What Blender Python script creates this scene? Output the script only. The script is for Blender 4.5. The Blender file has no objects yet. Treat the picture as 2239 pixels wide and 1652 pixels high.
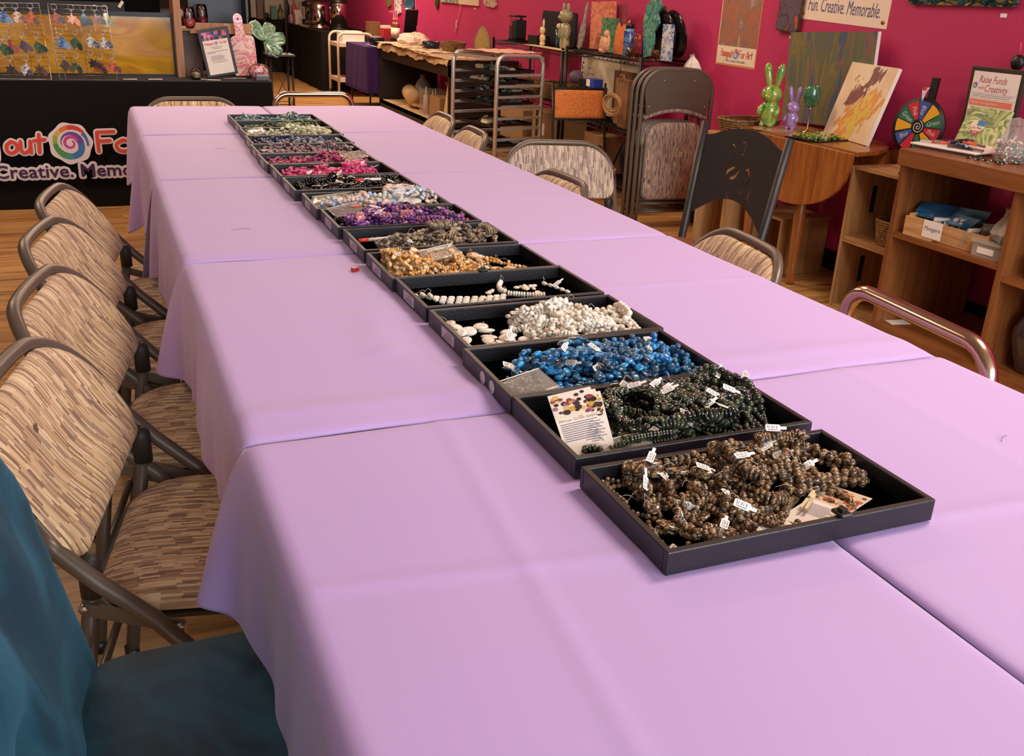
import bpy, math, random
import numpy as np
from math import sin, cos, pi, radians, sqrt, exp
from mathutils import Matrix, Vector, Euler
C = bpy.context.scene.collection
SC = bpy.context.scene
# ---------------------------------------------------------------- camera
FPX, YAW, PITCH, ROLL = 2095.39, 0.406312, 0.382037, 0.0443228
CP = Vector((-0.504436, -0.734045, 1.315771))
def cam_axes():
    cy, sy, cp, sp = cos(YAW), sin(YAW), cos(PITCH), sin(PITCH)
    w = Vector((sy*cp, cy*cp, -sp)); r = Vector((cy, -sy, 0)); u = r.cross(w)
    c, s = cos(ROLL), sin(ROLL)
    return c*r + s*u, -s*r + c*u, w
CR, CU, CW = cam_axes()
cd = bpy.data.cameras.new('camera'); cam = bpy.data.objects.new('camera', cd); C.objects.link(cam)
m3 = Matrix((CR, CU, -CW)).transposed()
cam.matrix_world = Matrix.Translation(CP) @ m3.to_4x4()
cd.sensor_width = 36; cd.lens = FPX/2239*36; cd.clip_start = 0.05; cd.clip_end = 100
SC.camera = cam
def at(px, py, **k):
    """point of the photograph dropped onto a real plane x=, y= or z="""
    (a, v), = k.items(); i = 'xyz'.index(a)
    d = CW + CR*((px-1119.5)/FPX) - CU*((py-826)/FPX)
    return CP + d*((v-CP[i])/d[i])
# ---------------------------------------------------------------- light
w = bpy.data.worlds.new('world'); SC.world = w; w.use_nodes = True
bg = w.node_tree.nodes['Background']; bg.inputs[0].default_value = (1.0, 0.95, 0.93, 1); bg.inputs[1].default_value = 0.43
SC.view_settings.view_transform = 'Standard'; SC.view_settings.look = 'None'
SC.view_settings.exposure = 0.19; SC.view_settings.gamma = 1.0; SC.view_settings.use_curve_mapping = False
def area(name, loc, aim, sx, sy, power, col):
    l = bpy.data.lights.new(name, 'AREA'); l.shape = 'RECTANGLE'; l.size = sx; l.size_y = sy; l.energy = power; l.color = col
    o = bpy.data.objects.new(name, l); C.objects.link(o); o.location = loc
    o.rotation_euler = (Vector(aim)-Vector(loc)).to_track_quat('-Z', 'Y').to_euler()
    return o
area('window_daylight', (1.6, -4.2, 1.9), (0.8, 2.5, 0.7), 5.0, 2.4, 250, (0.86, 0.92, 1.0))
for i, (x, y, e) in enumerate([(1.6, 0.5, 46), (1.6, 4.6, 34), (0.2, 7.6, 70), (2.0, 11.0, 105), (-1.6, 4.6, 34)]):
    area('ceiling_light_glow', (x, y, 2.88), (x, y, 0), 1.15, 0.55, e, (1.0, 0.84, 0.68) if i == 0 else (1.0, 0.75, 0.54))
# ---------------------------------------------------------------- helpers
def lin(h):
    h = h.lstrip('#'); v = [int(h[i:i+2], 16)/255 for i in (0, 2, 4)]
    return tuple(c/12.92 if c <= .04045 else ((c+.055)/1.055)**2.4 for c in v) + (1,)
_mats = {}
class NT:
    def __init__(s, name):
        s.m = bpy.data.materials.new(name); s.m.use_nodes = True; s.t = s.m.node_tree
        s.b = s.t.nodes['Principled BSDF']
    def n(s, typ, **k):
        nd = s.t.nodes.new(typ)
        for a, v in k.items():
            if a.startswith('i_'): nd.inputs[a[2:].replace('_', ' ')].default_value = v
            else: setattr(nd, a, v)
        return nd
    def l(s, a, b): s.t.links.new(a, b)
    def obj(s, scale=(1, 1, 1), rot=(0, 0, 0), which='Object'):
        c = s.n('ShaderNodeTexCoord'); mp = s.n('ShaderNodeMapping')
        s.l(c.outputs[which], mp.inputs[0]); mp.inputs['Scale'].default_value = scale; mp.inputs['Rotation'].default_value = rot
        return mp.outputs[0]
    def ramp(s, fac, cols, interp='LINEAR', pos=None):
        r = s.n('ShaderNodeValToRGB'); e = r.color_ramp.elements; r.color_ramp.interpolation = interp
        while len(e) < len(cols): e.new(0.5)
        for i, c in enumerate(cols):
            e[i].position = pos[i] if pos else i/max(1, len(cols)-1)
        for i, c in enumerate(cols): e[i].color = lin(c)
        s.l(fac, r.inputs[0]); return r.outputs[0]
    def bump(s, h, strength=.3, dist=.002):
        b = s.n('ShaderNodeBump'); b.inputs['Strength'].default_value = strength; b.inputs['Distance'].default_value = dist
        s.l(h, b.inputs['Height']); s.l(b.outputs[0], s.b.inputs['Normal'])
def pm(name, hexc, rough=.5, metal=0, noise=None, bump=None, coat=0, sheen=0, trans=0, alpha=1, spec=.5, ior=None, emit=0):
    if name in _mats: return _mats[name]
    t = NT(name); b = t.b
    b.inputs['Base Color'].default_value = lin(hexc); b.inputs['Roughness'].default_value = rough; b.inputs['Metallic'].default_value = metal
    b.inputs['Coat Weight'].default_value = coat; b.inputs['Coat Roughness'].default_value = .08
    b.inputs['Sheen Weight'].default_value = sheen; b.inputs['Transmission Weight'].default_value = trans
    b.inputs['Alpha'].default_value = alpha; b.inputs['Specular IOR Level'].default_value = spec
    if ior: b.inputs['IOR'].default_value = ior
    if emit: b.inputs['Emission Color'].default_value = lin(hexc); b.inputs['Emission Strength'].default_value = emit
    if noise:
        nz = t.n('ShaderNodeTexNoise'); t.l(t.obj(), nz.inputs[0]); nz.inputs['Scale'].default_value = noise[0]; nz.inputs['Detail'].default_value = 6
        t.l(t.ramp(nz.outputs[0], [hexc, noise[1]], pos=[.4, .62]), b.inputs['Base Color'])
    if bump:
        nz = t.n('ShaderNodeTexNoise'); t.l(t.obj(), nz.inputs[0]); nz.inputs['Scale'].default_value = bump[0]; nz.inputs['Detail'].default_value = 3
        t.bump(nz.outputs[0], bump[1], bump[2] if len(bump) > 2 else .002)
    _mats[name] = t.m; return t.m
def wood(name, c1, c2, c3, axis='x', sc=9, rough=.45, coat=0):
    if name in _mats: return _mats[name]
    t = NT(name); s = [sc*3.2]*3; s['xyz'.index(axis)] = sc*.22
    nz = t.n('ShaderNodeTexNoise'); t.l(t.obj(tuple(s)), nz.inputs[0]); nz.inputs['Scale'].default_value = 1.6; nz.inputs['Detail'].default_value = 9; nz.inputs['Roughness'].default_value = .62; nz.inputs['Distortion'].default_value = .6
    t.l(t.ramp(nz.outputs[0], [c1, c2, c3], pos=[.3, .5, .72]), t.b.inputs['Base Color'])
    t.b.inputs['Roughness'].default_value = rough; t.b.inputs['Coat Weight'].default_value = coat
    t.bump(nz.outputs[0], .12, .002); _mats[name] = t.m; return t.m
def pour(name, cols, scale=4, dist=2.5, rough=.15, coat=.4, stretch=(1, 1, 1), pos=None, detail=3):
    if name in _mats: return _mats[name]
    t = NT(name); nz = t.n('ShaderNodeTexNoise'); t.l(t.obj(stretch), nz.inputs[0])
    nz.inputs['Scale'].default_value = scale; nz.inputs['Detail'].default_value = detail; nz.inputs['Distortion'].default_value = dist
    n = len(cols); p = pos or [.3 + .42*i/(n-1) for i in range(n)]
    t.l(t.ramp(nz.outputs[0], cols, pos=p), t.b.inputs['Base Color'])
    t.b.inputs['Roughness'].default_value = rough; t.b.inputs['Coat Weight'].default_value = coat
    _mats[name] = t.m; return t.m
def glass(name, hexc='#ffffff', rough=.03, alpha=.25):
    if name in _mats: return _mats[name]
    t = NT(name); g = t.n('ShaderNodeBsdfGlossy'); g.inputs['Roughness'].default_value = rough
    tr = t.n('ShaderNodeBsdfTransparent'); tr.inputs[0].default_value = lin(hexc); mx = t.n('ShaderNodeMixShader')
    f = t.n('ShaderNodeLayerWeight'); f.inputs[0].default_value = alpha
    t.l(f.outputs['Fresnel'], mx.inputs[0]); t.l(tr.outputs[0], mx.inputs[1]); t.l(g.outputs[0], mx.inputs[2])
    t.l(mx.outputs[0], t.t.nodes['Material Output'].inputs[0]); _mats[name] = t.m; return t.m
class MB:
    """mesh collector"""
    def __init__(s): s.v = []; s.f = []; s.mi = []; s.sm = []; s.T = Matrix.Identity(4)
    def add(s, vs, fs, mi=0, smooth=False):
        o = len(s.v); s.v += [tuple(s.T @ Vector(v)) for v in vs]
        for f in fs: s.f.append([i+o for i in f]); s.mi.append(mi); s.sm.append(smooth)
        return s
    def box(s, a, b, mi=0):
        x0, y0, z0 = a; x1, y1, z1 = b
        vs = [(x, y, z) for x in (x0, x1) for y in (y0, y1) for z in (z0, z1)]
        return s.add(vs, [(0, 1, 3, 2), (4, 6, 7, 5), (0, 4, 5, 1), (2, 3, 7, 6), (0, 2, 6, 4), (1, 5, 7, 3)], mi)
    def cbox(s, c, d, R=None, mi=0):
        T = s.T; s.T = T @ Matrix.Translation(c) @ (R.to_4x4() if R else Matrix.Identity(4))
        s.box((-d[0]/2, -d[1]/2, -d[2]/2), (d[0]/2, d[1]/2, d[2]/2), mi); s.T = T; return s
    def beam(s, a, b, w, h, mi=0):
        a, b = Vector(a), Vector(b); d = b-a; q = d.to_track_quat('Z', 'Y').to_matrix()
        return s.cbox((a+b)/2, (w, h, d.length), q, mi)
    def tube(s, pts, r, n=8, closed=False, mi=0, caps=True):
        P = [Vector(p) for p in pts]; N = len(P); rr = r if isinstance(r, (list, tuple)) else [r]*N
        vs = []; fs = []; up = None
        for i in range(N):
            a = P[(i-1) % N] if (closed or i > 0) else P[0]; b = P[(i+1) % N] if (closed or i < N-1) else P[-1]
            t = (b-a).normalized()
            if up is None:
                up = Vector((0, 0, 1)) if abs(t.z) < .9 else Vector((1, 0, 0))
            u = (up - t*up.dot(t))
            if u.length < 1e-6: u = t.orthogonal()
            u.normalize(); up = u; v = t.cross(u)
            for k in range(n):
                an = 2*pi*k/n; vs.append(P[i] + (u*cos(an) + v*sin(an))*rr[i])
        for i in range(N if closed else N-1):
            j = (i+1) % N
            for k in range(n): fs.append((i*n+k, i*n+(k+1) % n, j*n+(k+1) % n, j*n+k))
        if caps and not closed: fs.append(tuple(range(n))[::-1]); fs.append(tuple((N-1)*n+k for k in range(n)))
        return s.add(vs, fs, mi, True)
    def lathe(s, prof, n=20, c=(0, 0, 0), mi=0, axis='z'):
        vs = []; fs = []; m = len(prof)
        for r, z in prof:
            for k in range(n):
                a = 2*pi*k/n; p = (r*cos(a), r*sin(a), z)
                if axis == 'x': p = (z, p[0], p[1])
                if axis == 'y': p = (p[0], z, p[1])
                vs.append((p[0]+c[0], p[1]+c[1], p[2]+c[2]))
        for i in range(m-1):
            for k in range(n): fs.append((i*n+k, i*n+(k+1) % n, (i+1)*n+(k+1) % n, (i+1)*n+k))
        if prof[0][0] > 1e-5: fs.append(tuple(range(n))[::-1])
        if prof[-1][0] > 1e-5: fs.append(tuple((m-1)*n+k for k in range(n)))
        return s.add(vs, fs, mi, True)
    def sph(s, c, r, n=14, m=9, mi=0, R=None):
        r = r if isinstance(r, (tuple, list)) else (r, r, r); vs = []; fs = []
        for i in range(m+1):
            th = pi*i/m
            for k in range(n):
                a = 2*pi*k/n; v = Vector((r[0]*sin(th)*cos(a), r[1]*sin(th)*sin(a), r[2]*cos(th)))
                if R: v = R @ v
                vs.append(v + Vector(c))
        for i in range(m):
            for k in range(n): fs.append((i*n+k, (i+1)*n+k, (i+1)*n+(k+1) % n, i*n+(k+1) % n))
        return s.add(vs, fs, mi, True)
    def prism(s, poly, z0, z1, mi=0, mi_top=None):
        n = len(poly); vs = [(x, y, z0) for x, y in poly] + [(x, y, z1) for x, y in poly]
        s.add(vs, [tuple(range(n))[::-1]] + [(i, (i+1) % n, n+(i+1) % n, n+i) for i in range(n)], mi)
        return s.add([(x, y, z1) for x, y in poly], [tuple(range(n))], mi if mi_top is None else mi_top)
    def flat(s, poly, z=0, mi=0): return s.add([(x, y, z) for x, y in poly], [tuple(range(len(poly)))], mi)
    def stroke(s, pts, w, z=0, mi=0, n=8):
        P = [Vector((p[0], p[1])) for p in pts]; s.k = getattr(s, 'k', 0); z0_ = z
        for i, p in enumerate(P):
            s.k += 1; z = z0_ + .00003*s.k
            s.add([(p.x+w/2*cos(2*pi*k/n), p.y+w/2*sin(2*pi*k/n), z) for k in range(n)], [tuple(range(n))], mi)
            if i:
                q = P[i-1]; d = p-q
                if d.length < 1e-7: continue
                d.normalize(); o = Vector((-d.y, d.x))*w/2
                zq = z-.000012; s.add([(q.x+o.x, q.y+o.y, zq), (q.x-o.x, q.y-o.y, zq), (p.x-o.x, p.y-o.y, zq), (p.x+o.x, p.y+o.y, zq)], [(0, 1, 2, 3)], mi)
        return s
    def pillow(s, outline, tf, tb, mapf, rings=7, mi=0, pw=5):
        """closed cushion over a 2-D outline; mapf(u, v, w) -> point"""
        n = len(outline); cx = sum(p[0] for p in outline)/n; cy = sum(p[1] for p in outline)/n
        vs = []; fs = []
        ss = [sin(pi/2*i/rings) for i in range(1, rings+1)]
        for side, t in ((1, tf), (-1, tb)):
            o = len(vs); vs.append(mapf(cx, cy, side*t))
            for q in ss:
                h = side*t*(1-q**pw)**(.5) if q < 1 else 0
                for x, y in outline: vs.append(mapf(cx+(x-cx)*q, cy+(y-cy)*q, h))
            for k in range(n):
                f = (o, o+1+k, o+1+(k+1) % n); fs.append(f if side > 0 else f[::-1])
            for i in range(rings-1):
                for k in range(n):
                    a = o+1+i*n+k; b = o+1+i*n+(k+1) % n; f = (a, a+n, b+n, b); fs.append(f if side > 0 else f[::-1])
        return s.add(vs, fs, mi, True)
    def build(s, name, mats, parent=None, loc=None, bevel=0, smooth=None, rot=None, weld=False):
        me = bpy.data.meshes.new(name); me.from_pydata([tuple(v) for v in s.v], [], s.f)
        if not isinstance(mats, (list, tuple)): mats = [mats]
        for m in mats: me.materials.append(m)
        if len(mats) > 1: me.polygons.foreach_set('material_index', s.mi)
        me.polygons.foreach_set('use_smooth', [bool(x) if smooth is None else smooth for x in s.sm]); me.update()
        if weld:
            import bmesh
            bm = bmesh.new(); bm.from_mesh(me); bmesh.ops.remove_doubles(bm, verts=bm.verts, dist=1e-5); bm.to_mesh(me); bm.free()
        o = bpy.data.objects.new(name, me); C.objects.link(o)
        if parent: o.parent = parent
        if loc is not None: o.location = loc
        if rot is not None: o.rotation_euler = rot
        if bevel:
            b = o.modifiers.new('bevel', 'BEVEL'); b.width = bevel; b.segments = 2; b.limit_method = 'ANGLE'; b.angle_limit = radians(40)
        return o
def tag(o, label, cat, group=None, kind=None):
    if label: o['label'] = label
    if cat: o['category'] = cat
    if group: o['group'] = group
    if kind: o['kind'] = kind
    return o
def thing(name, label, cat, loc=(0, 0, 0), rz=0, group=None, rot=None):
    o = bpy.data.objects.new(name, None); C.objects.link(o); o.location = loc; o.rotation_euler = rot if rot else (0, 0, rz)
    o.empty_display_size = .05
    return tag(o, label, cat, group)
def dup(root, loc, rz=None, label=None, group=None, rot=None):
    r = root.copy(); C.objects.link(r); r.location = loc
    if rz is not None: r.rotation_euler = (0, 0, rz)
    if rot is not None: r.rotation_euler = rot
    if label: r['label'] = label
    if group: r['group'] = group
    for ch in list(root.children):
        c = ch.copy(); C.objects.link(c); c.parent = r
        for g in list(ch.children):
            d = g.copy(); C.objects.link(d); d.parent = c
    return r
def basis(right, up):
    r = Vector(right).normalized(); u = Vector(up); u = (u - r*u.dot(r)).normalized(); n = r.cross(u)
    return Matrix((r, u, n)).transposed()
def frame_thing(name, label, cat, origin, right, up, group=None):
    """a thing whose local x runs right, y runs up and z comes out of its face"""
    return thing(name, label, cat, origin, group=group, rot=basis(right, up).to_euler())
def text(s, size, mat, parent, x=0, y=0, z=.001, align='CENTER', off=0, shear=0, sx=1, name='lettering', space=1, rot=0, halo=0):
    cu = bpy.data.curves.new('t', 'FONT'); cu.body = s; cu.size = size; cu.align_x = align; cu.align_y = 'CENTER'
    cu.offset = off; cu.shear = shear; cu.space_character = space; cu.resolution_u = 2
    tmp = bpy.data.objects.new('t', cu); C.objects.link(tmp)
    me = bpy.data.meshes.new_from_object(tmp.evaluated_get(bpy.context.evaluated_depsgraph_get()))
    bpy.data.objects.remove(tmp); bpy.data.curves.remove(cu)
    me.materials.clear(); me.materials.append(mat); me.name = name
    if halo:
        n = len(me.vertices); co = np.zeros(n*3, dtype=np.float32); me.vertices.foreach_get('co', co); co = co.reshape(-1, 3); fs = [tuple(p.vertices) for p in me.polygons]; V = []; F = []
        for k in range(13):
            a = 2*pi*k/12; r_ = halo if k < 12 else 0; q = co + np.array([r_*cos(a)/sx, r_*sin(a), k*.00006]); F += [tuple(i+k*n for i in f) for f in fs]; V += q.tolist()
        me = bpy.data.meshes.new(name); me.from_pydata(V, [], F); me.materials.append(mat)
    o = bpy.data.objects.new(name, me); C.objects.link(o); o.parent = parent; o.location = (x, y, z); o.scale = (sx, 1, 1); o.rotation_euler = (0, 0, rot)
    return o
def rrect(w, h, r, n=6, cx=0, cy=0, rs=None):
    rs = rs or [r]*4; out = []
    for k, (sx, sy) in enumerate([(1, 1), (-1, 1), (-1, -1), (1, -1)]):
        rr = rs[k]; ox = cx+sx*(w/2-rr); oy = cy+sy*(h/2-rr)
        for i in range(n+1):
            a = pi/2*(k+i/n); out.append((ox+rr*cos(a), oy+rr*sin(a)))
    return out
def arc(cx, cy, rx, ry, a0, a1, n=12): return [(cx+rx*cos(radians(a0+(a1-a0)*i/n)), cy+ry*sin(radians(a0+(a1-a0)*i/n))) for i in range(n+1)]
def spline(pts, n=6):
    P = [Vector(p) for p in pts]; out = []
    for i in range(len(P)-1):
        a = P[max(i-1, 0)]; b = P[i]; c = P[i+1]; d = P[min(i+2, len(P)-1)]
        for k in range(n):
            t = k/n; out.append(.5*((2*b)+(c-a)*t+(2*a-5*b+4*c-d)*t*t+(3*b-a-3*c+d)*t**3))
    out.append(P[-1]); return out
rnd = random.Random(7)
# common materials
BLACK = pm('black_plastic', '#15140f', .4); WHITE = pm('white_paper', '#efe6dc', .7); CREAM = pm('cream_paper', '#e8d6bd', .8)
STEEL = pm('steel', '#b9b4ac', .3, 1); CHROME = pm('chrome', '#d8d2c8', .12, 1)
# ================================================================ room
def struct(name, m, mat, **k): o = m.build(name, mat, **k); o['kind'] = 'structure'; return o
t = NT('plank_floor')
co = t.n('ShaderNodeTexCoord'); br = t.n('ShaderNodeTexBrick'); t.l(co.outputs['Object'], br.inputs[0])
br.offset = .37; br.inputs['Scale'].default_value = 1; br.inputs['Brick Width'].default_value = 1.22; br.inputs['Row Height'].default_value = .13
br.inputs['Mortar Size'].default_value = .0015; br.inputs['Color1'].default_value = (0, 0, 0, 1); br.inputs['Color2'].default_value = (1, 1, 1, 1); br.inputs['Mortar'].default_value = (.5, .5, .5, 1)
mp = t.n('ShaderNodeMapping'); t.l(co.outputs['Object'], mp.inputs[0]); mp.inputs['Scale'].default_value = (1.1, 17, 1)
off = t.n('ShaderNodeVectorMath', operation='MULTIPLY_ADD'); t.l(br.outputs['Color'], off.inputs[0]); off.inputs[1].default_value = (3.7, 9.1, 5.0); t.l(mp.outputs[0], off.inputs[2])
nz = t.n('ShaderNodeTexNoise'); t.l(off.outputs[0], nz.inputs[0]); nz.inputs['Scale'].default_value = 1.5; nz.inputs['Detail'].default_value = 7; nz.inputs['Roughness'].default_value = .6; nz.inputs['Distortion'].default_value = .5
t.l(t.ramp(nz.outputs[0], ['#5a3c22', '#9a6c3c', '#b98a52', '#cda267'], pos=[.28, .42, .56, .72]), t.b.inputs['Base Color'])
t.b.inputs['Roughness'].default_value = .42
struct('floor', MB().box((-4.5, -5, -.05), (3.05, 19, 0)), t.m)
pink = pm('magenta_wall_paint', '#bb2a5e', .6, bump=(160, .12, .002))
struct('wall_right', MB().box((3.05, -1.5, 0), (3.2, 19, 3.0)), pink)
struct('wall_back', MB().box((-4.5, 19, 0), (3.2, 19.15, 3.0)), pm('dark_back_wall', '#5b4a42', .8))
struct('wall_left', MB().box((-4.6, -2.5, 0), (-4.5, 19, 3.0)), pm('left_wall_paint', '#a58f80', .8))  # unseen; near stretch added to block light reaching the cloth drapes from the left
struct('ceiling', MB().box((-4.5, -3, 3.0), (3.2, 19, 3.1)), pm('ceiling_tile', '#cfc6ba', .9))
struct('baseboard_right', MB().box((3.035, -1.5, 0), (3.05, 19, .105)), pm('black_vinyl_base', '#15130f', .4))
for i, (x, y) in enumerate([(1.6, 0.5), (1.6, 4.6), (0.2, 7.6), (2.0, 11.0), (-1.6, 4.6)]):
    o = thing('ceiling_light', 'recessed ceiling light panel above the shop floor', 'ceiling light', (x, y, 2.93), group='ceiling lights')
    MB().box((-.62, -.32, 0), (.62, .32, .07)).build('fixture_frame', WHITE, o)
    MB().box((-.58, -.28, -.012), (.58, .28, 0)).build('diffuser', pm('light_diffuser', '#fff0dc', .6, emit=2.0), o)
# ================================================================ long table
t = NT('lilac_cloth'); b = t.b
b.inputs['Base Color'].default_value = lin('#c2a5e0'); b.inputs['Roughness'].default_value = .62; b.inputs['Sheen Weight'].default_value = .25; b.inputs['Sheen Roughness'].default_value = .4
wv = t.n('ShaderNodeTexNoise'); t.l(t.obj((900, 900, 900)), wv.inputs[0]); wv.inputs['Scale'].default_value = 1.0
t.bump(wv.outputs[0], .12, .0005); LILAC = t.m
TOP = .742
ys = [-.50, .466, 1.405, 2.380, 3.340, 4.295]
XL, XC, XR = -.375, .236, .850
tmat = pm('table_plastic', '#b9b2a6', .6); lmat = pm('table_leg_grey', '#55524e', .4, .6)
pro = None
for i in range(5):
    y0, y1 = ys[i]+.012, ys[i+1]-.012
    t_ = thing('folding_table', 'folding table hidden under the lilac tablecloths', 'table', (XC, (y0+y1)/2, 0), group='folding tables under the lilac cloths')
    w_, d_ = (XR-XL)/2-.014, (y1-y0)/2
    MB().box((-w_, -d_, .70), (w_, d_, .732)).build('tabletop', tmat, t_, bevel=.006)
    for sx in (-1, 1):
        for sy in (-1, 1):
            MB().tube([(sx*(w_-.16), sy*(d_-.12), 0), (sx*(w_-.16), sy*(d_-.12), .70)], .014).build('leg', lmat, t_)
def smooth01(a): a = max(0, min(1, a)); return a*a*(3-2*a)
def cloth(side, i):
    """one lilac cloth: flat on the table, over the long edge and down in soft folds"""
    y0, y1 = ys[i]+.0015, ys[i+1]-.0015; x_in = XC+side*.0012; x_e = XR if side > 0 else XL
    wid = abs(x_e-x_in); rg = random.Random(100+i*2+side); ph = [rg.uniform(0, 6.28) for _ in range(8)]
    over = {0: .188, 1: .205, 2: .25, 3: .29, 4: .32}[i] if side < 0 else .22
    nu_top, nu_dn, nv = 60, 34, 150
    vs = []; fs = []
    rad = .016
    flare = {0: .0, 1: .0, 2: 0, 3: 0, 4: 0}
    for a in range(nu_top+nu_dn+1):
        for k in range(nv+1):
            v = k/nv; y = y0+(y1-y0)*v
            if a <= nu_top:
                s = wid*(a/nu_top); x = x_in+side*min(s, wid-rad) if s < wid-rad else x_in+side*s
                e = min(y-y0, y1-y, s) ; z = TOP - .006*exp(-e/.008)
                z += .0016*sin(5*x+2.3*y+ph[0])*sin(3.1*y-2*x+ph[1]) + .0007*sin(23*x+7*y+ph[2])*sin(11*y+ph[3])
                for c, am, wd in CREASE.get((side, i), []):
                    (ax, ay), (bx, by) = c; dx, dy = bx-ax, by-ay; L = sqrt(dx*dx+dy*dy)
                    d = ((x-ax)*dy-(y-ay)*dx)/L; tt = ((x-ax)*dx+(y-ay)*dy)/L/L
                    if -.1 < tt < 1.1: z += am*exp(-(d/wd)**2)*smooth01((tt+.1)/.15)*smooth01((1.1-tt)/.15)
                if s > wid-rad:
                    q = (s-(wid-rad))/rad; z -= rad*(1-sqrt(max(0, 1-q*q)))*.9; x = x_in+side*(wid-rad+rad*q)
                z = max(z, .7335); 
            else:
                tq = (a-nu_top)/nu_dn
                # hem hangs lowest at the pulled corners
                far = exp(-((1-v)/.085)**2); near = exp(-(v/.10)**2)
                fold = sin(2*pi*(1.6*v)+ph[4])*.5 + sin(2*pi*(3.3*v)+ph[5])*.35 + .3*sin(2*pi*7*v+ph[6])
                L = over*(1+.03*sin(7*v+ph[7])+.10*(far+near)*(2.6 if i == 3 else 1)+(.12*exp(-((v-.72)/.06)**2) if i == 3 else 0))
                out = .008 + tq**.8*(.012+.011*fold) + FL.get((side, i), (0, 0))[0]*far*tq**.75 + FL.get((side, i), (0, 0))[1]*near*tq**.75
                out = max(out, .004+.004*tq)
                z = TOP-rad-.004-(L-out*.25)*tq
                x = x_e+side*out
                y = y + (.05*tq*near if i == 4 else 0)*0 - .045*tq*far*(1 if side < 0 else 0) + .03*tq*near*(1 if side < 0 else 0)
                y += .02*tq*sin(2*pi*2*v+ph[2])*(v*(1-v))*4
            vs.append((x, y, z))
    n = nv+1; off = 0
    for a in range(nu_top+nu_dn):
        for k in range(nv):
            f = (a*n+k, a*n+k+1, (a+1)*n+k+1, (a+1)*n+k); fs.append(f if side < 0 else f[::-1])
    return MB().add(vs, fs, 0, True)
CREASE = {
 (-1, 0): [(((-.10, .44), (-.17, -.4)), .0022, .010), (((-.37, .10), (.23, .02)), .0016, .014)],
 (1, 0): [(((.25, .02), (.84, -.02)), .0016, .014), (((.62, .45), (.60, -.3)), .0014, .012)],
 (-1, 1): [(((-.02, 1.15), (-.10, .75)), .005, .05), (((-.10, .75), (-.02, .5)), .004, .05), (((-.37, .55), (.23, .53)), .004, .03), (((-.2, .95), (.2, .9)), .0014, .015)],
 (1, 1): [(((.25, .56), (.84, .54)), .003, .03), (((.25, 1.0), (.84, .98)), .0012, .012)],
 (-1, 2): [(((-.37, 1.47), (.23, 1.46)), .003, .02), (((-.37, 1.9), (.23, 1.92)), .0014, .012)],
 (1, 2): [(((.25, 1.9), (.84, 1.92)), .0014, .012)],
 (-1, 3): [(((-.37, 2.9), (.23, 2.92)), .002, .02)], (1, 3): [(((.25, 2.9), (.84, 2.9)), .002, .015)],
}
FL = {(-1, 0): (.055, 0), (-1, 1): (.055, .0), (-1, 2): (.03, .0), (-1, 3): (.06, .05), (-1, 4): (.03, .02)}
LB = {(-1, 0): 'lilac tablecloth beside the teal velvet chair, its pulled corner hanging over a seat',
      (1, 0): 'lilac tablecloth beside the tray of brown beads, on the side near the wall',
      (-1, 1): 'lilac tablecloth hanging beside the patterned chairs, next to the trays of blue and white beads',
      (1, 1): 'lilac tablecloth between the blue bead tray and the bare metal tube chair',
      (-1, 2): 'lilac tablecloth beside the purple and light blue bead trays, hanging towards the plank floor',
      (1, 2): 'lilac tablecloth between the purple bead tray and the chair beside the black cup chair',
      (-1, 3): 'lilac tablecloth with two pointed folds hanging in front of the black banner',
      (1, 3): 'lilac tablecloth section in front of the folding chairs by the steel tray rack',
      (-1, 4): 'lilac tablecloth at the table end beside the black banner',
      (1, 4): 'lilac tablecloth at the table end by the bare tubular chair and plank floor'}
for i in range(5):
    for side in (-1, 1):
        o = cloth(side, i).build('tablecloth', LILAC)
        so = o.modifiers.new('thick', 'SOLIDIFY'); so.thickness = .0012; so.offset = -1
        tag(o, LB[(side, i)], 'tablecloth', 'lilac tablecloths on the long table')
# ================================================================ bead trays
TX = [0, .003, 0, .010, .008, 0, 0, -.006, -.014, -.024, -.024, -.030, -.025, -.014, -.004, 0, .001]
TY = [.210, .441, .650, .860, 1.082, 1.280, 1.510, 1.736, 1.952, 2.200, 2.426, 2.640, 2.852, 3.064, 3.276, 3.488, 3.700]
TW, TD, TH, WT = .372, .2095, .0285, .0085
TZ = TOP+.0022
t = NT('tray_leatherette'); t.b.inputs['Roughness'].default_value = .38
nz = t.n('ShaderNodeTexNoise'); t.l(t.obj(), nz.inputs[0]); nz.inputs['Scale'].default_value = 420; nz.inputs['Detail'].default_value = 2
t.b.inputs['Base Color'].default_value = lin('#17151a'); t.bump(nz.outputs[0], .45, .0012); LEATHER = t.m
RIM = pm('tray_rim_worn', '#2b2523', .42); VELV = pm('black_velvet', '#030303', 1, spec=.0)
STICK = pm('label_sticker', '#cfc4cf', .6); INK = pm('label_ink', '#3a3440', .7)
names = ['brown speckled', 'dark green', 'bright blue', 'white veined', 'sparse white', 'honey tan', 'grey and brown striped', 'purple', 'pale blue and blush', 'shiny black', 'hot pink', 'magenta red', 'mauve', 'navy and white', 'cream and sage', 'leaf green', 'teal and cream']
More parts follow.
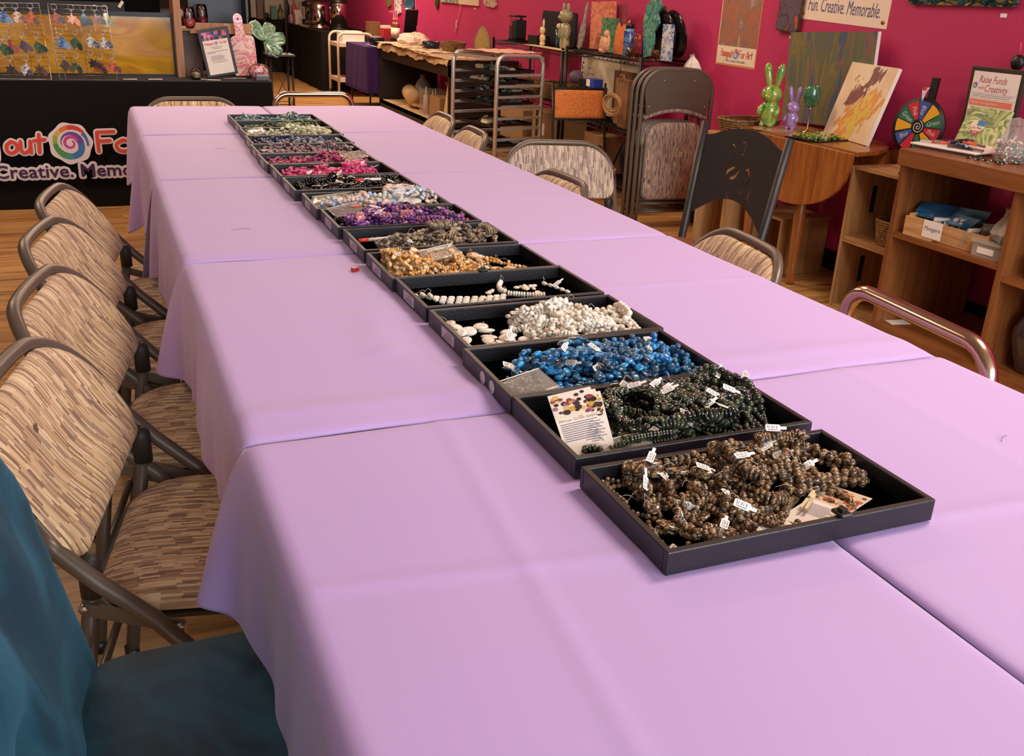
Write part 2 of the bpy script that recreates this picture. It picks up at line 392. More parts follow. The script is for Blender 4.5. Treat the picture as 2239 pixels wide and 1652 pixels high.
def make_tray():
    o = thing('display_tray', '', 'display tray')
    m = MB(); W, D, w_ = TW, TD, WT
    for a, b in (((0, 0, 0), (W, w_, TH)), ((0, D-w_, 0), (W, D, TH)), ((0, w_, 0), (w_, D-w_, TH)), ((W-w_, w_, 0), (W, D-w_, TH))): m.box(a, b)
    m.build('tray_wall', LEATHER, o, bevel=.0012)
    m = MB(); h = TH+.0004
    for a, b in (((.001, .001, TH-.001), (W-.001, w_-.001, h)), ((.001, D-w_+.001, TH-.001), (W-.001, D-.001, h)), ((.001, w_-.001, TH-.001), (w_-.001, D-w_+.001, h)), ((W-w_+.001, w_-.001, TH-.001), (W-.001, D-w_+.001, h))): m.box(a, b)
    m.build('tray_rim', RIM, o)
    MB().box((w_, w_, .0005), (W-w_, D-w_, .0045)).build('velvet_liner', VELV, o)
    MB().box((w_, w_, .0), (W-w_, D-w_, .0005)).build('tray_bottom', LEATHER, o)
    return o
tr0 = make_tray(); TR = []
for i in range(17):
    o = tr0 if i == 0 else dup(tr0, (0, 0, 0))
    o.location = (TX[i], TY[i]-TD, TZ); o.rotation_euler = (0, 0, radians([0, .2, -.3, .2, .5, 0, -.4, 0, -.3, .3, 0, .2, -.2, 0, .3, 0, 0][i]))
    o['label'] = 'shallow black display tray filled with %s bead strands' % names[i] if i != 4 else 'shallow black display tray holding only a few white bead strands and loose beads'
    o['group'] = 'black bead trays in a row on the lilac table'; TR.append(o)
# stickers on the outer side walls
st = {3: [(.10, 1)], 4: [(.105, 0)], 5: [(.12, 0)], 6: [(.10, 0)], 7: [(.11, 0)], 8: [(.12, 0)], 9: [(.12, 0)], 10: [(.11, 0)], 11: [(.10, 0)], 12: [(.10, 0)], 13: [(.11, 0)], 15: [(.1, 0)]}
for i, L in st.items():
    for yy, k in L:
        s_ = MB().box((-.0006, yy-.032, .005), (.0, yy+.032, .024)).build('side_label', STICK, TR[i])
        m = MB()
        for r in range(3): m.box((-.0009, yy-.024, .009+.005*r), (-.0005, yy+.02-.008*r, .0102+.005*r))
        m.build('label_writing', INK, s_)
for yy in (.075, .115):
    m = MB(); T = m.T; m.lathe([(0, 0), (.0105, 0), (.0105, .0007), (0, .0007)], 20, (0, 0, 0), axis='x'); s_ = m.build('round_sticker', STICK, TR[2], loc=(-.0008, yy, .014))
# ---- bead strands
def sphere_t(n, m):
    vs = []; fs = []
    for i in range(m+1):
        th = pi*i/m
        for k in range(n): a = 2*pi*k/n; vs.append((cos(th), sin(th)*cos(a), sin(th)*sin(a)))
    for i in range(m):
        for k in range(n): fs.append((i*n+k, i*n+(k+1) % n, (i+1)*n+(k+1) % n, (i+1)*n+k))
    return np.array(vs), np.array(fs)
def shaped(kind, n, m):
    v, f = sphere_t(n, m); v = v.copy()
    if kind == 'tube':   # rounded barrel
        s = np.sqrt(v[:, 1]**2+v[:, 2]**2); k = np.where(s > .3, 1/np.maximum(s, 1e-6)*np.minimum(1, s*1.35), 1.35); v[:, 1] *= k; v[:, 2] *= k
    if kind == 'chip':
        rg = np.random.RandomState(3); v *= (1+.28*rg.uniform(-1, 1, (len(v), 1)))
        v = np.sign(v)*np.abs(v)**.8
    return v, f
TPL = {}
def tpl(kind, n, m):
    if (kind, n, m) not in TPL: TPL[(kind, n, m)] = shaped(kind, n, m)
    return TPL[(kind, n, m)]
def bead_mesh(name, cs, tans, scl, rolls, kind, res, mat):
    tv, tf = tpl(kind, *res); nv = len(tv); N = len(cs)
    t_ = tans/np.maximum(np.linalg.norm(tans, axis=1, keepdims=True), 1e-9)
    up = np.tile([0., 0, 1], (N, 1)); s_ = np.cross(up, t_); s_ /= np.maximum(np.linalg.norm(s_, axis=1, keepdims=True), 1e-9); u_ = np.cross(t_, s_)
    c, s = np.cos(rolls)[:, None], np.sin(rolls)[:, None]; s2 = s_*c+u_*s; u2 = -s_*s+u_*c
    V = cs[:, None, :] + tv[None, :, 0:1]*(t_*scl[:, 0:1])[:, None, :] + tv[None, :, 1:2]*(s2*scl[:, 1:2])[:, None, :] + tv[None, :, 2:3]*(u2*scl[:, 2:3])[:, None, :]
    F = (tf[None]+(np.arange(N)*nv)[:, None, None]).reshape(-1, 4)
    me = bpy.data.meshes.new(name); me.vertices.add(N*nv); me.vertices.foreach_set('co', V.reshape(-1).astype(np.float32))
    me.loops.add(len(F)*4); me.loops.foreach_set('vertex_index', F.reshape(-1).astype(np.int32)); me.polygons.add(len(F))
    me.polygons.foreach_set('loop_start', np.arange(0, len(F)*4, 4, dtype=np.int32)); me.polygons.foreach_set('loop_total', np.full(len(F), 4, dtype=np.int32))
    me.polygons.foreach_set('use_smooth', np.ones(len(F), dtype=bool)); me.update(); me.validate(); me.materials.append(mat); return me
def bead_mat(name, cols, vein=None, vs=260, rough=.22, coat=.5, veinw=.56):
    t = NT(name); g = t.n('ShaderNodeNewGeometry'); nz = t.n('ShaderNodeTexNoise'); t.l(t.obj(), nz.inputs[0]); nz.inputs['Scale'].default_value = vs; nz.inputs['Detail'].default_value = 5; nz.inputs['Distortion'].default_value = 1.2
    c1 = t.ramp(g.outputs['Random Per Island'], cols, 'CONSTANT' if len(cols) > 3 else 'LINEAR')
    if vein:
        mx = t.n('ShaderNodeMix', data_type='RGBA'); r = t.n('ShaderNodeValToRGB'); r.color_ramp.elements[0].position = veinw; r.color_ramp.elements[1].position = min(1, veinw+.05); t.l(nz.outputs[0], r.inputs[0])
        t.l(r.outputs[0], mx.inputs[0]); t.l(c1, mx.inputs[6]); mx.inputs[7].default_value = lin(vein); c1 = mx.outputs[2]
    t.l(c1, t.b.inputs['Base Color']); t.b.inputs['Roughness'].default_value = rough; t.b.inputs['Coat Weight'].default_value = coat; return t.m
BM = [bead_mat('beads_brown', ['#45352a', '#5a4432', '#332a26', '#6a523a', '#4c4240', '#806446'], '#b8905c', 240, .25, .5, .53),
      bead_mat('beads_dark_green', ['#20241b', '#2a3324', '#1a1c18', '#38432c', '#2e2a1c', '#23302a'], '#6a6a44', 160, .14, .8, .64),
      bead_mat('beads_blue', ['#1d6fae', '#2b86c8', '#235a86', '#3b6f86', '#2f9ad8', '#2c4f6a', '#4a7c8a'], '#1c2c3c', 180, .2, .6, .58),
      bead_mat('beads_white_veined', ['#f2e9da', '#e8ddcc', '#f6efe4', '#dfd6cc'], '#a89c94', 150, .4, .2, .62),
      bead_mat('beads_white', ['#f4ead8', '#e9dcc4', '#f7f0e6', '#e4dde0'], '#b8a890', 150, .4, .2, .66),
      bead_mat('beads_honey', ['#d8a868', '#e3bd88', '#c98f4c', '#edd2a4', '#d99a44', '#b98a5c'], '#8a5a34', 130, .3, .4, .6),
      bead_mat('beads_grey_brown', ['#8f7a62', '#6e6259', '#b59a74', '#57504a', '#a38a6a', '#cdb894'], '#3e3630', 120, .3, .4, .6),
      bead_mat('beads_purple', ['#5a2c78', '#7c3a94', '#8e4a7c', '#b56a7a', '#43205e', '#a0569a'], '#d99a86', 190, .25, .5, .62),
      bead_mat('beads_pale_blue', ['#b8cfe0', '#dcc8bc', '#9dbcd6', '#e6dccc', '#d2ae98', '#cfd6da'], '#8aa0b4', 190, .3, .4, .66),
      bead_mat('beads_black', ['#0e0d0e', '#18171a', '#0a0a0b', '#222022'], '#3c3834', 150, .12, .9, .7),
      bead_mat('beads_pink', ['#d8306e', '#c8366a', '#e04c84', '#a83a70', '#e8508c', '#8c3464'], '#8c2450', 190, .35, .3, .62),
      bead_mat('beads_magenta', ['#b02c5c', '#c4446a', '#7c2468', '#d06078', '#922850', '#c87868'], '#4c1838', 190, .3, .4, .6),
      bead_mat('beads_mauve', ['#7c6068', '#9a7a80', '#5c4450', '#b09494', '#6a4e66'], '#cfb4a8', 200, .3, .4, .6),
      bead_mat('beads_navy', ['#34406c', '#2a3050', '#8a94a8', '#20243c', '#c4c4c0', '#4a5480'], '#d8d4c8', 200, .3, .4, .62),
      bead_mat('beads_cream_green', ['#e0dcb8', '#c6cca0', '#f0ead0', '#98a07c', '#d8ceb0', '#b8b890'], '#7c8468', 200, .35, .3, .62),
      bead_mat('beads_leaf_green', ['#4c6840', '#7c8c54', '#2c4430', '#a0a474', '#385840', '#586c3c'], '#c4c498', 200, .3, .4, .62),
      bead_mat('beads_teal', ['#4c7c8c', '#8cacac', '#2c4c68', '#d4d0bc', '#5c8880', '#b8c4c0'], '#2c3c48', 200, .3, .4, .62)]
THREAD = pm('nylon_thread', '#cfc6b8', .4); TAGM = pm('price_tag_paper', '#f4efe8', .55); BAR = pm('barcode_ink', '#222022', .6)
SHAPE = {  # kind: (half length along string, lateral, vertical), template
 'round8': ((.0041, .0041, .0041), 'round'), 'round10': ((.0051, .0051, .0051), 'round'), 'round6': ((.003, .003, .003), 'round'), 'round12': ((.006, .006, .006), 'round'),
 'disc': ((.0125, .0095, .0034), 'round'), 'bigdisc': ((.0135, .0105, .0038), 'round'), 'rond': ((.0022, .0052, .0052), 'tube'), 'slice': ((.0024, .0075, .0068), 'chip'),
 'oval': ((.0075, .0045, .0038), 'round'), 'barrel': ((.0062, .0038, .0038), 'tube'), 'square': ((.0062, .0062, .003), 'tube'), 'chip': ((.004, .0055, .003), 'chip'), 'rond6': ((.0017, .0034, .0034), 'tube')}
KINDTXT = {'round8': 'round', 'round10': 'large round', 'round6': 'small round', 'round12': 'extra large round', 'disc': 'flat oval', 'bigdisc': 'big flat oval', 'rond': 'wheel-shaped', 'slice': 'slab-shaped', 'oval': 'oval', 'barrel': 'barrel-shaped', 'square': 'square', 'chip': 'chip', 'rond6': 'tiny wheel-shaped'}
class Heap:
    def __init__(s): s.c = .003; s.nx = int(TW/s.c)+1; s.ny = int(TD/s.c)+1; s.h = np.full((s.nx, s.ny), .0045)
    def get(s, x, y, r):
        i, j = int(x/s.c), int(y/s.c); k = max(0, int(r*.5/s.c)); a = s.h[max(0, i-k):i+k+1, max(0, j-k):j+k+1]; return float(a.max()) if a.size else .0045
    def put(s, x, y, z, r, hz):
        k = int(r/s.c)+1; i, j = int(x/s.c), int(y/s.c)
        for a in range(max(0, i-k), min(s.nx, i+k+1)):
            for b in range(max(0, j-k), min(s.ny, j+k+1)):
                d = ((a+.5)*s.c-x)**2+((b+.5)*s.c-y)**2
                if d < r*r: s.h[a, b] = max(s.h[a, b], z+hz*sqrt(1-d/(r*r))*.8)
tag0 = None
def price_tag(parent, p, rz, tilt):
    global tag0
    if tag0 is None:
        m = MB(); m.prism(rrect(.020, .0095, .0018, 3), -.0002, .0002)
        m.prism(rrect(.009, .0042, .001, 2, cx=.014), -.0002, .0002)
        for k in range(7): m.box((-.007+k*.002+(k % 3)*.0003, -.0012, .00021), (-.0061+k*.002, .0032, .0003), 1)
        m.box((-.007, -.0032, .00021), (.006, -.0024, .0003), 1)
        tag0 = m.build('price_tag', [TAGM, BAR]); o = tag0
    else: o = tag0.copy(); C.objects.link(o)
    o.parent = parent; o.location = p; o.rotation_euler = (tilt, rg_.uniform(-.5, .5), rz); return o
def strand(ti, hp, kind, start, head, length, region, wig=.25, tagp=.4, res=(10, 7), curve=None, group=None, label=None, scale=1):
    (a, b, c), tp = SHAPE[kind]; scale *= 1.12; a, b, c = a*scale, b*scale, c*scale; x0, y0, x1, y1 = region; pts = []; x, y = start or (0, 0); h = head; kap = 0
    if curve is None:
        n = int(length/(2*a)); step = 2*a*1.02; kap = rg_.gauss(0, 6)
        for _ in range(n):
            pts.append((x, y)); kap += rg_.gauss(0, 9)*wig; kap *= .95; ke = kap
            nx, ny = x+cos(h)*.013, y+sin(h)*.013
            if not (x0+b < nx < x1-b and y0+b < ny < y1-b):
                tx, ty = (x0+x1)/2-x, (y0+y1)/2-y; want = math.atan2(ty, tx); d = (want-h+pi) % (2*pi)-pi; ke = (80 if d > 0 else -80); kap *= .8
            h += ke*step; x = min(max(x+cos(h)*step, WT+b), TW-WT-b); y = min(max(y+sin(h)*step, WT+b), TD-WT-b)
    else:
        cp_ = spline([(p[0], p[1], 0) for p in curve], 24); L = 0; last = cp_[0]; pts.append((last.x, last.y))
        for p in cp_[1:]:
            if (p-last).length >= 2*a: last = p; pts.append((p.x, p.y))
    zs = []
    for (px_, py_) in pts: zs.append(hp.get(px_, py_, max(a, b))+c*.92)
    Z = np.array(zs)
    for _ in range(2): Z = np.maximum(Z*.98, np.convolve(np.pad(Z, 1, 'edge'), [.25, .5, .25], 'valid'))
    Z = np.minimum(Z, .046)
    P = np.array([(p[0], p[1], z) for p, z in zip(pts, Z)])
    for p in P: hp.put(p[0], p[1], p[2], max(b, min(a, b*1.4)), c)
    if len(P) < 3: return None
    T = np.gradient(P, axis=0); N = len(P); S = np.tile([a, b, c], (N, 1))*np.random.RandomState(rg_.randint(0, 9999)).uniform(.9, 1.05, (N, 1))
    roll = np.array([rg_.gauss(0, .35 if b > c*1.2 else 1.5) for _ in range(N)])
    me = bead_mesh('bead_strand', P, T, S, roll, tp if tp != 'round' else 'round', res, BM[ti])
    o = bpy.data.objects.new('bead_strand', me); C.objects.link(o)
    o.matrix_world = Matrix.Translation(TR[ti].location) @ Matrix.Rotation(TR[ti].rotation_euler[2], 4, 'Z')
    tag(o, label or 'strand of %s %s beads heaped in a black display tray' % (KINDTXT[kind], names[ti]), 'bead strand', group or '%s bead strands' % names[ti])
    # thread with a loose tail at one end
    e = P[0]; q = [tuple(p) for p in P[::3]][:40]
    m = MB(); dx, dy = rg_.uniform(-.02, .02), rg_.uniform(-.012, .012)
    m.tube(spline([tuple(P[2]), tuple(e), (e[0]+dx*.5, e[1]+dy*.5, e[2]+.008), (e[0]+dx, e[1]+dy, e[2]+.012), (e[0]+dx*1.5, e[1]+dy*.2, e[2]+.006)], 4), .00032 if ti < 8 else .0005, 4); m.build('thread', THREAD, o)
    if rg_.random() < tagp:
        k = rg_.randint(0, N-1); price_tag(o, (P[k][0], P[k][1], P[k][2]+c+.004), rg_.uniform(-1.2, 1.2), rg_.uniform(.1, .9))
    return o
rg_ = random.Random(11)
FULL = (WT+.003, WT+.003, TW-WT-.003, TD-WT-.003)
def fill(ti, plan, seed, tagp, res):
    global rg_; rg_ = random.Random(seed); hp = Heap()
    for kind, n, L, reg, wig in plan:
        for _ in range(n):
            s = (rg_.uniform(reg[0]+.01, reg[2]-.01), rg_.uniform(reg[1]+.01, reg[3]-.01)); strand(ti, hp, kind, s, rg_.uniform(0, 6.28), L*(1.5 if ti >= 7 else 1), reg, wig, tagp, res, scale=1.22 if ti >= 7 else 1)
    return hp
R_ = lambda a, b, c, d: (max(WT+.002, a*TW), max(WT+.002, b*TD), min(TW-WT-.002, c*TW), min(TD-WT-.002, d*TD))
hp1 = fill(0, [('round6', 6, .34, R_(.03, .05, .6, .95), .5), ('disc', 4, .10, R_(.02, .03, .45, .5), .3), ('rond', 4, .30, R_(.2, .2, .75, .97), .6), ('round8', 7, .36, R_(.12, .1, .72, .95), .5), ('round10', 6, .34, R_(.6, .4, .97, .97), .35), ('bigdisc', 4, .11, R_(.08, .45, .6, .97), .3), ('round8', 4, .26, R_(.3, .15, .8, .7), .7), ('slice', 3, .09, R_(.45, .3, .85, .95), .4), ('round6', 3, .3, R_(.03, .03, .5, .6), .6)], 5, .62, (12, 8))
hp2 = fill(1, [('round8', 6, .36, R_(.5, .1, .97, .97), .35), ('rond', 5, .28, R_(.1, .1, .6, .6), .6), ('slice', 7, .22, R_(.2, .1, .75, .8), .5), ('round10', 8, .36, R_(.48, .35, .97, .97), .3), ('bigdisc', 3, .1, R_(.15, .5, .55, .95), .3), ('chip', 5, .25, R_(.25, .15, .65, .75), .6), ('round12', 2, .2, R_(.55, .2, .9, .7), .4)], 9, .5, (12, 8))
hp3 = fill(2, [('oval', 6, .34, R_(.3, .03, .8, .6), .4), ('square', 5, .32, R_(.25, .03, .7, .6), .3), ('round8', 5, .36, R_(.4, .2, .95, .95), .4), ('disc', 5, .2, R_(.12, .45, .75, .95), .3), ('round10', 6, .34, R_(.6, .2, .97, .9), .3), ('oval', 4, .28, R_(.1, .35, .6, .85), .3), ('square', 3, .2, R_(.4, .1, .8, .5), .4), ('bigdisc', 1, .08, R_(.7, .75, .95, .97), .2)], 4, .4, (10, 7))
hp4 = fill(3, [('round8', 6, .36, R_(.4, .1, .97, .97), .35), ('bigdisc', 5, .16, R_(.02, .02, .36, .9), .25), ('rond', 4, .3, R_(.35, .03, .7, .8), .6), ('chip', 5, .3, R_(.35, .2, .8, .8), .5), ('round10', 4, .32, R_(.55, .2, .97, .97), .3), ('round6', 3, .3, R_(.3, .2, .85, .9), .5)], 21, .2, (10, 7))
# sparse white tray
rg_ = random.Random(3); h5 = Heap()
for k, dy in enumerate((0, .017, .034)):
    strand(4, h5, 'barrel', None, 0, 0, FULL, curve=[(.024+.010*k, .150-dy-.01), (.06, .115-dy), (.11, .098-dy), (.17, .090-dy), (.205-.012*k, .094-dy)], tagp=0, res=(10, 7), label='%s strand of white barrel beads curving along the front of the sparse tray' % ['topmost', 'middle', 'bottom'][k])
strand(4, h5, 'rond', None, 0, 0, FULL, curve=[(.222, .178), (.207, .15), (.202, .125), (.208, .112)], tagp=0, res=(10, 7), label='short thick strand of stacked white beads standing diagonally in the sparse tray')
strand(4, h5, 'rond', None, 0, 0, FULL, curve=[(.208, .100), (.24, .082), (.278, .072)], tagp=0, res=(10, 7), label='short horizontal strand of white wheel beads in the sparse tray')
strand(4, h5, 'oval', None, 0, 0, FULL, curve=[(.31, .150), (.322, .12), (.33, .09), (.335, .07)], tagp=1, res=(10, 7), label='short bunch of white oval beads with a cream tag in the sparse tray corner')
m0 = None
for k in range(22):
    x, y = [(.17, .12), (.185, .135), (.178, .128), (.145, .09), (.152, .088), (.262, .150), (.278, .142)][k] if k < 7 else (rg_.uniform(.232, .295), rg_.uniform(.098, .145))
    if m0 is None:
        m = MB(); m.sph((0, 0, 0), (.0068, .0042, .0032), 12, 8); m0 = m.build('loose_bead', BM[4]); o = m0
    else: o = m0.copy(); C.objects.link(o)
    o.location = Vector(TR[4].location)+Vector((x, y, .0078+.004*(k > 14))); o.rotation_euler = (0, 0, rg_.uniform(0, 3))
    tag(o, 'loose white oval bead scattered on black velvet in the sparse tray', 'bead', 'loose white beads in the sparse tray')
fill(5, [('rond', 6, .3, R_(.05, .1, .5, .9), .4), ('oval', 6, .3, R_(.05, .03, .6, .8), .4), ('round8', 4, .3, R_(.45, .1, .9, .9), .5), ('bigdisc', 3, .12, R_(.55, .2, .95, .95), .3), ('barrel', 4, .3, R_(.1, .1, .7, .7), .5), ('round6', 3, .3, R_(.1, .1, .8, .9), .6)], 6, .2, (8, 6))
fill(6, [('oval', 6, .32, R_(.15, .05, .9, .9), .3), ('disc', 6, .24, R_(.2, .3, .95, .97), .25), ('round8', 4, .34, R_(.25, .1, .8, .8), .4), ('barrel', 4, .3, R_(.15, .1, .85, .7), .4), ('slice', 3, .16, R_(.5, .2, .95, .8), .4)], 7, .25, (8, 6))
fill(7, [('oval', 8, .32, R_(.08, .05, .95, .95), .5), ('round8', 6, .34, R_(.1, .1, .95, .95), .5), ('disc', 4, .2, R_(.05, .03, .6, .6), .4), ('round6', 4, .3, FULL and R_(.05, .05, .9, .9), .6)], 8, .25, (8, 6))
fill(8, [('round8', 7, .36, R_(.08, .03, .9, .8), .4), ('disc', 5, .22, R_(.35, .3, .95, .95), .3), ('round10', 4, .3, R_(.05, .03, .6, .6), .3), ('barrel', 3, .2, R_(.65, .3, .97, .9), .3)], 12, .15, (8, 6))
fill(9, [('round8', 6, .38, R_(.1, .03, .97, .97), .5), ('round6', 6, .38, R_(.1, .03, .97, .97), .6), ('disc', 2, .2, R_(.1, .1, .9, .9), .4)], 13, .5, (8, 6))
fill(10, [('oval', 7, .34, R_(.05, .03, .8, .8), .3), ('round8', 4, .3, R_(.2, .1, .9, .95), .4), ('disc', 3, .2, R_(.4, .3, .8, .9), .3)], 14, .3, (8, 6))
for k_ in range(11, 17):
    fill(k_, [('round6', 5, .36, R_(.05, .03, .95, .9), .5), ('chip', 4, .32, R_(.05, .1, .95, .95), .5), ('oval', 4, .3, R_(.05, .1, .95, .95), .4)], 15+k_, .15, (6, 5))
# ================================================================ cards, bags and pens in the trays
def tray_thing(ti, name, label, cat, x, y, z, rz=0, tilt=(0, 0), group=None):
    return thing(name, label, cat, TR[ti].location+Vector((x, y, z)), rot=(tilt[0], tilt[1], rz), group=group)
def photo_card(o, w, h, seed, cols, title=None):
    MB().box((-w/2, -h/2, 0), (w/2, h/2, .0006)).build('card_sheet', WHITE, o); rr = random.Random(seed); m = MB(); cm = [pm('gem_'+c[1:], c, .4) for c in cols]; m.box((-w/2+.001, h*.08, .0006), (w/2-.001, h/2-.001, .0008), 0)
    for k in range(46): r_ = rr.uniform(.0025, .0055); cx, cy = rr.uniform(-w/2+r_, w/2-r_), rr.uniform(h*.08+r_, h/2-r_-.001); m.flat([(cx+r_*cos(2*pi*i/10), cy+r_*.8*sin(2*pi*i/10)) for i in range(10)], .0009+.00001*k, rr.randint(1, len(cols)-1))
    m.build('gem_photo', cm, o); m = MB()
    for k in range(9): m.box((-w/2+.004, h*.0-.0035*k-.002, .0006), (w/2-.006-(k % 3)*.006, h*.0-.0035*k-.0005, .0008))
    m.build('printed_lines', pm('grey_print', '#8c8490', .7), o)
    if title: text(title, .0065, pm('title_rose', '#b07c74', .6), o, 0, h*.045, .0009, name='card_title')
GEMC = ['#e8dccc', '#2a1c20', '#8c3c4c', '#c8a03c', '#3c2c30', '#a8687c', '#4c3428', '#d8b468']
for k in range(3):
    o = tray_thing(1, 'info_card', ['African Green Jasper info card with gem photo, topmost of the fan in the green tray', 'info card just under the topmost one in the dark green bead tray', 'lowest info card of the fan in the dark green bead tray'][k], 'card', .050+.003*k, .092-.004*k, .034-.0015*k, radians(-12-3*k), (radians(28), radians(-12)), 'info cards in the dark green bead tray'); photo_card(o, .062, .105, 3+k, GEMC, 'African Green Jasper' if k == 0 else None)
o = tray_thing(0, 'info_card', 'info card with orange and brown gem photo on the velvet of the brown bead tray', 'card', .255, .052, .0095, radians(-68), (0, radians(-4))); photo_card(o, .055, .125, 11, ['#e0c8b0', '#c86430', '#3c2418', '#8c4c28', '#d8a070', '#5a3420'])
o = tray_thing(0, 'info_card', 'info card of brown gems lying by the front wall of the brown bead tray', 'card', .150, .035, .0095, radians(100), (0, 0)); photo_card(o, .045, .08, 12, ['#f0e4d8', '#8c3c30', '#3c2418', '#6a2c24', '#b06850'])
o = tray_thing(0, 'wooden_clip', 'small cream wooden clothes peg lying on the info card in the brown bead tray', 'clip', .235, .062, .017, radians(35))
for s in (-1, 1): MB().beam((-.022, s*.003, .0), (.022, s*.0008, .002*s+.002), .0035, .0035).build('peg_arm', pm('peg_wood', '#dcc8a0', .6), o)
MB().tube([(.002, -.003, .004), (.002, .0, .006), (.002, .003, .004)], .0012, 6).build('peg_spring', STEEL, o)
FILM = pm('baggie_film', '#c8c0b4', .12, alpha=.38)
def baggie(ti, label, x, y, w, h, mat, rz, z=.02, n=10, seed=1):
    o = tray_thing(ti, 'bead_baggie', label, 'bag', x, y, z, rz, (radians(6), radians(-8))); r_ = random.Random(seed); m = MB(); m.pillow(rrect(w, h, .003, 3), .005, .004, lambda u, v, q: (u, v, q+.002*sin(u*160+v*90)), 5); m.build('clear_film', FILM, o)
    m = MB()
    for k in range(n*3): m.sph((r_.uniform(-w*.4, w*.4), r_.uniform(-h*.4, h*.35), r_.uniform(-.001, .002)), (.004, .003, .0022), 7, 5)
    q = m.build('loose_beads', mat, o); q['kind'] = 'stuff'; MB().box((-w/2, h/2-.004, .0042), (w/2, h/2-.002, .005)).build('zip_strip', pm('zip_white', '#e8e4dc', .4), o)
baggie(2, 'clear baggie of pale grey beads in the corner of the blue bead tray', .052, .050, .075, .065, pm('pale_grey_beads', '#98938a', .3), .15)
baggie(1, 'clear baggie with a cream sticker at the front of the dark green bead tray', .085, .032, .085, .045, BM[1], -.1, .016)
baggie(7, 'clear baggie with a cream strip sticking up from the purple bead tray', .060, .165, .085, .06, BM[7], .2, .034); baggie(8, 'cream filled baggie in the corner of the pale blue bead tray', .065, .120, .11, .075, pm('cream_beads', '#dcc8a4', .4), -.3, .026)
baggie(5, 'clear baggie lying on the honey tan strands', .15, .145, .085, .055, BM[5], .1, .036); baggie(11, 'cream baggie at the end of the magenta red bead tray', .31, .11, .08, .07, pm('cream_beads', '#dcc8a4'), .2, .030); baggie(14, 'cream baggie at the end of the cream and sage bead tray', .05, .10, .07, .08, pm('cream_beads', '#dcc8a4'), .1, .028)
o = tray_thing(7, 'paper_label', 'small red label on the baggie in the purple bead tray', 'label', .085, .165, .043, .2); MB().box((-.015, -.008, 0), (.015, .008, .001)).build('label_sheet', pm('label_red', '#d84038', .5), o)
for ti, x, y, rz, lb in ((6, .060, .150, .12, 'white marker pen with a red cap in the grey and brown bead tray'), (9, .235, .10, .1, 'thin white marker with a red cap lying on the shiny black strands')):
    o = tray_thing(ti, 'marker_pen', lb, 'pen', x, y, .014 if ti == 6 else .034, rz); MB().tube([(-.012, 0, 0), (.042, 0, 0)], .0042, 10).build('pen_barrel', WHITE, o); MB().tube([(-.036, 0, 0), (-.012, 0, 0)], .0048, 10).build('pen_cap', pm('label_red', '#d84038'), o)
for k, (x, y, rz) in enumerate([(.070, .095, .6), (.105, .090, -.5)]):
    o = tray_thing(6, 'loose_tag', ['cream diamond price tag lying on the velvet of the grey and brown bead tray', 'white square price tag lying on the velvet of the grey and brown bead tray'][k], 'price tag', x, y, .0085, rz, (.25, .1)); MB().prism([(-.015, 0), (0, -.009), (.015, 0), (0, .009)], 0, .0006).build('tag_sheet', CREAM if k == 0 else WHITE, o); MB().tube(spline([(.01, 0, .001), (.025, .008, .008), (.03, -.006, .004)], 5), .0005, 5).build('thread', THREAD, o)
for ti in (0, 1, 4, 8, 14, 13):
    o = tray_thing(ti, 'tray_clip', 'small black clip joining the tray of %s beads to the next tray' % names[ti], 'clip', .19 if ti else .235, TD-.004 if ti else .006, TH+.0008, 0, group='small black clips on the tray walls'); MB().box((-.008, -.010, 0), (.008, .010, .005)).build('clip_body', BLACK, o, bevel=.0015); MB().box((-.004, -.004, .005), (.004, .004, .009)).build('clip_nub', BLACK, o)
o = thing('bead_charm', 'tiny red charm with a silver ring lying on the lilac cloth beside the trays', 'charm', (-.030, 1.245, .7435), .4); MB().box((-.012, -.005, 0), (.004, .005, .008)).build('red_bead', pm('charm_red', '#b02824', .3), o, bevel=.001); MB().tube([(.010+.007*cos(a), .007*sin(a), .002) for a in [2*pi*i/12 for i in range(12)]], .0008, 5, closed=True).build('ring', STEEL, o)
for k, (px, py, a, L) in enumerate([(1680, 1163, 0, 0), (470, 325, .1, .04), (505, 503, .15, .05), (2190, 965, .5, .03)][1:]):
    p = at(px, py, z=.7435); q = MB().tube(spline([(0, 0, 0), (L*.5, .003, .0005), (L, 0, 0)], 6), .0005, 5).build('nylon_thread', pm('thread_grey', '#8a7c8c', .5), loc=p, rot=(0, 0, a)); tag(q, ['loose grey thread on the lilac cloth toward the far table end', 'loose grey thread on the lilac cloth beside the black bead tray', 'loose grey thread on the lilac cloth at the wall side of the brown bead tray'][k], 'thread')
